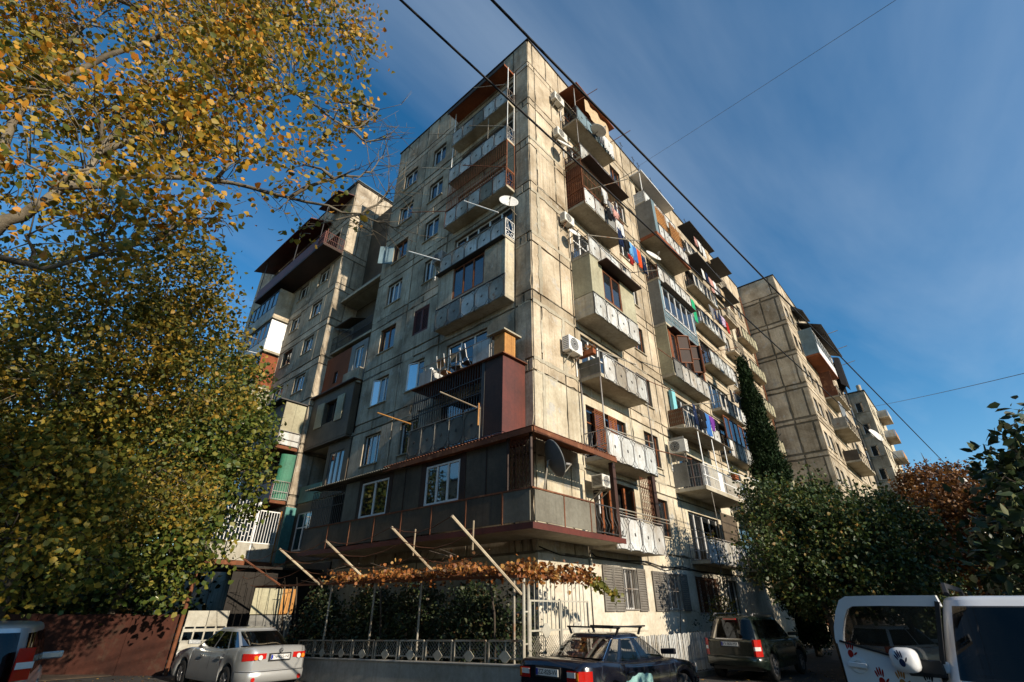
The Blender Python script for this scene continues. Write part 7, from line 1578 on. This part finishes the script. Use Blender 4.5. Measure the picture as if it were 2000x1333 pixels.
q = MB(); FL.box(q, .52, 1.0, .35, .9, SL[3] + .09, SL[3] + .95); q.build('case', 'wood_y', cb); q = MB(); FL.box(q, .4, 1.25, .15, 1.05, SL[3] + .97, SL[3] + 1.03); q.build('lid', 'slab', cb)
for i in range(5): q = MB(); FL.box(q, .505, .519, .36 + i * .108, .36 + i * .108 + .1, SL[3] + .12, SL[3] + .93); q.build('board', 'wood_y', cb)
bx_ = thing('enamel_box', 'white enamel box with a jar on top at the left end of the store balcony', 'box', FL.P(4.7, .5, SL[3] + .08)); q = MB(); FL.box(q, 4.35, 4.95, .3, .85, SL[3] + .085, SL[3] + .75); bevel(q.build('case', 'sheet', bx_), .02); q = MB(); x, y, z = FL.P(4.8, .6, 0); q.tube([(x, y, SL[3] + .75), (x, y, SL[3] + 1.02)], .09, 10); q.build('jar', 'white', bx_)
rng_p = np.random.default_rng(5)
def planter(label, F, u0, u1, d, z, leaf):
    t = thing('flower_box', label, 'flower box', F.P((u0 + u1) / 2, d, z)); q = MB(); F.box(q, u0, u1, d - .1, d + .1, z, z + .2); bevel(q.build('trough', 'orange_soffit', t), .012)
    pos = np.array([F.P(rng_p.uniform(u0, u1), d + rng_p.normal() * .08, z + .2 + abs(rng_p.normal()) * .14) for _ in range(160)]); link('flowers', leaves_mesh('flowers', pos - np.array(ORG[t.name]), .075, leaf, rng_p, .9, -.4), t)
FS = Fac('L', V0, main); planter('orange flower box with dry flowers beside the big white air conditioner', FS, -.85, -.15, .12, SR[3] + .9, 'lf_vine'); planter('orange flower box on the white-railed balcony', FR, 13.4, 13.9, 1.42, SR[2] + 1.1, 'lf_vgreen')
# ================================================================== cables and lamp post
def cable(name, label, a, b, r, sag, mat='cable', n=24):
    a, b = Vector(a), Vector(b); q = MB(); q.tube([a.lerp(b, i / n) - Vector((0, 0, sag * 4 * (i / n) * (1 - i / n))) for i in range(n + 1)], r, 6); return tag(q.build(name, mat, smooth=True), label, 'cable')
cable('power_cable', 'thick black cable crossing in front of the corner, lower of the two', (-16.5, -6.0, 8.14), (25.25, -8.1, 8.2), .017, .0); cable('power_cable', 'thick black cable skimming the roof corner, upper of the two', (-16.5, -6.6, 8.13), (25.3, -9.6, 8.3), .018, .0)
cable('thin_wire', 'thin wire running from the roof up to the top edge of the sky', (11.5, -.1, 28.45), (2.6, -12.81, 18.65), .008, .02, 'wire'); cable('thin_wire', 'thin wire over the far right sky', (45.56, -5.11, 19.46), (12.0, -15.95, 9.4), .016, .15, 'wire')
q = MB(); q.tube([FR.P(2.6, .05, 3.5), FR.P(2.9, .05, 3.38), FR.P(4.5, .06, 3.36), FR.P(6.2, .05, 3.44), FR.P(7.5, .06, 3.3), FR.P(9.2, .05, 3.42), FR.P(11, .06, 3.3), FR.P(16, .06, 3.35)], .02, 6); q.tube([FR.P(.05, .05, 3.45), FR.P(1.0, .05, 3.3), FR.P(2.5, .05, 3.28), FR.P(2.52, .05, .6)], .018, 6); q.tube([FR.P(6, .06, 3.4), FR.P(7.6, .07, 3.2), FR.P(9.1, .06, 3.38)], .014, 5)
tag(q.build('wall_cable', 'cable'), 'sagging black cables clipped along the white ground-floor wall', 'cable')
lp_ = thing('lamp_post', 'slim white street lamp post standing among the red leaves', 'lamp post', (22.6, -9.6, 0)); q = MB(); q.tube([(22.6, -9.6, 0), (22.6, -9.6, 5.9)], [.11, .09], 10); q.tube([(22.6, -9.6, 5.9), (22.6, -9.6, 7.5)], [.06, .045], 8); q.build('post', 'white', lp_); q = MB(); q.tube([(22.6, -9.6, 7.45), (22.6, -9.6, 7.6), (22.6, -9.6, 7.8), (22.6, -9.6, 7.9)], [.1, .24, .2, .05], 14); q.build('lantern', 'dish', lp_, smooth=True)
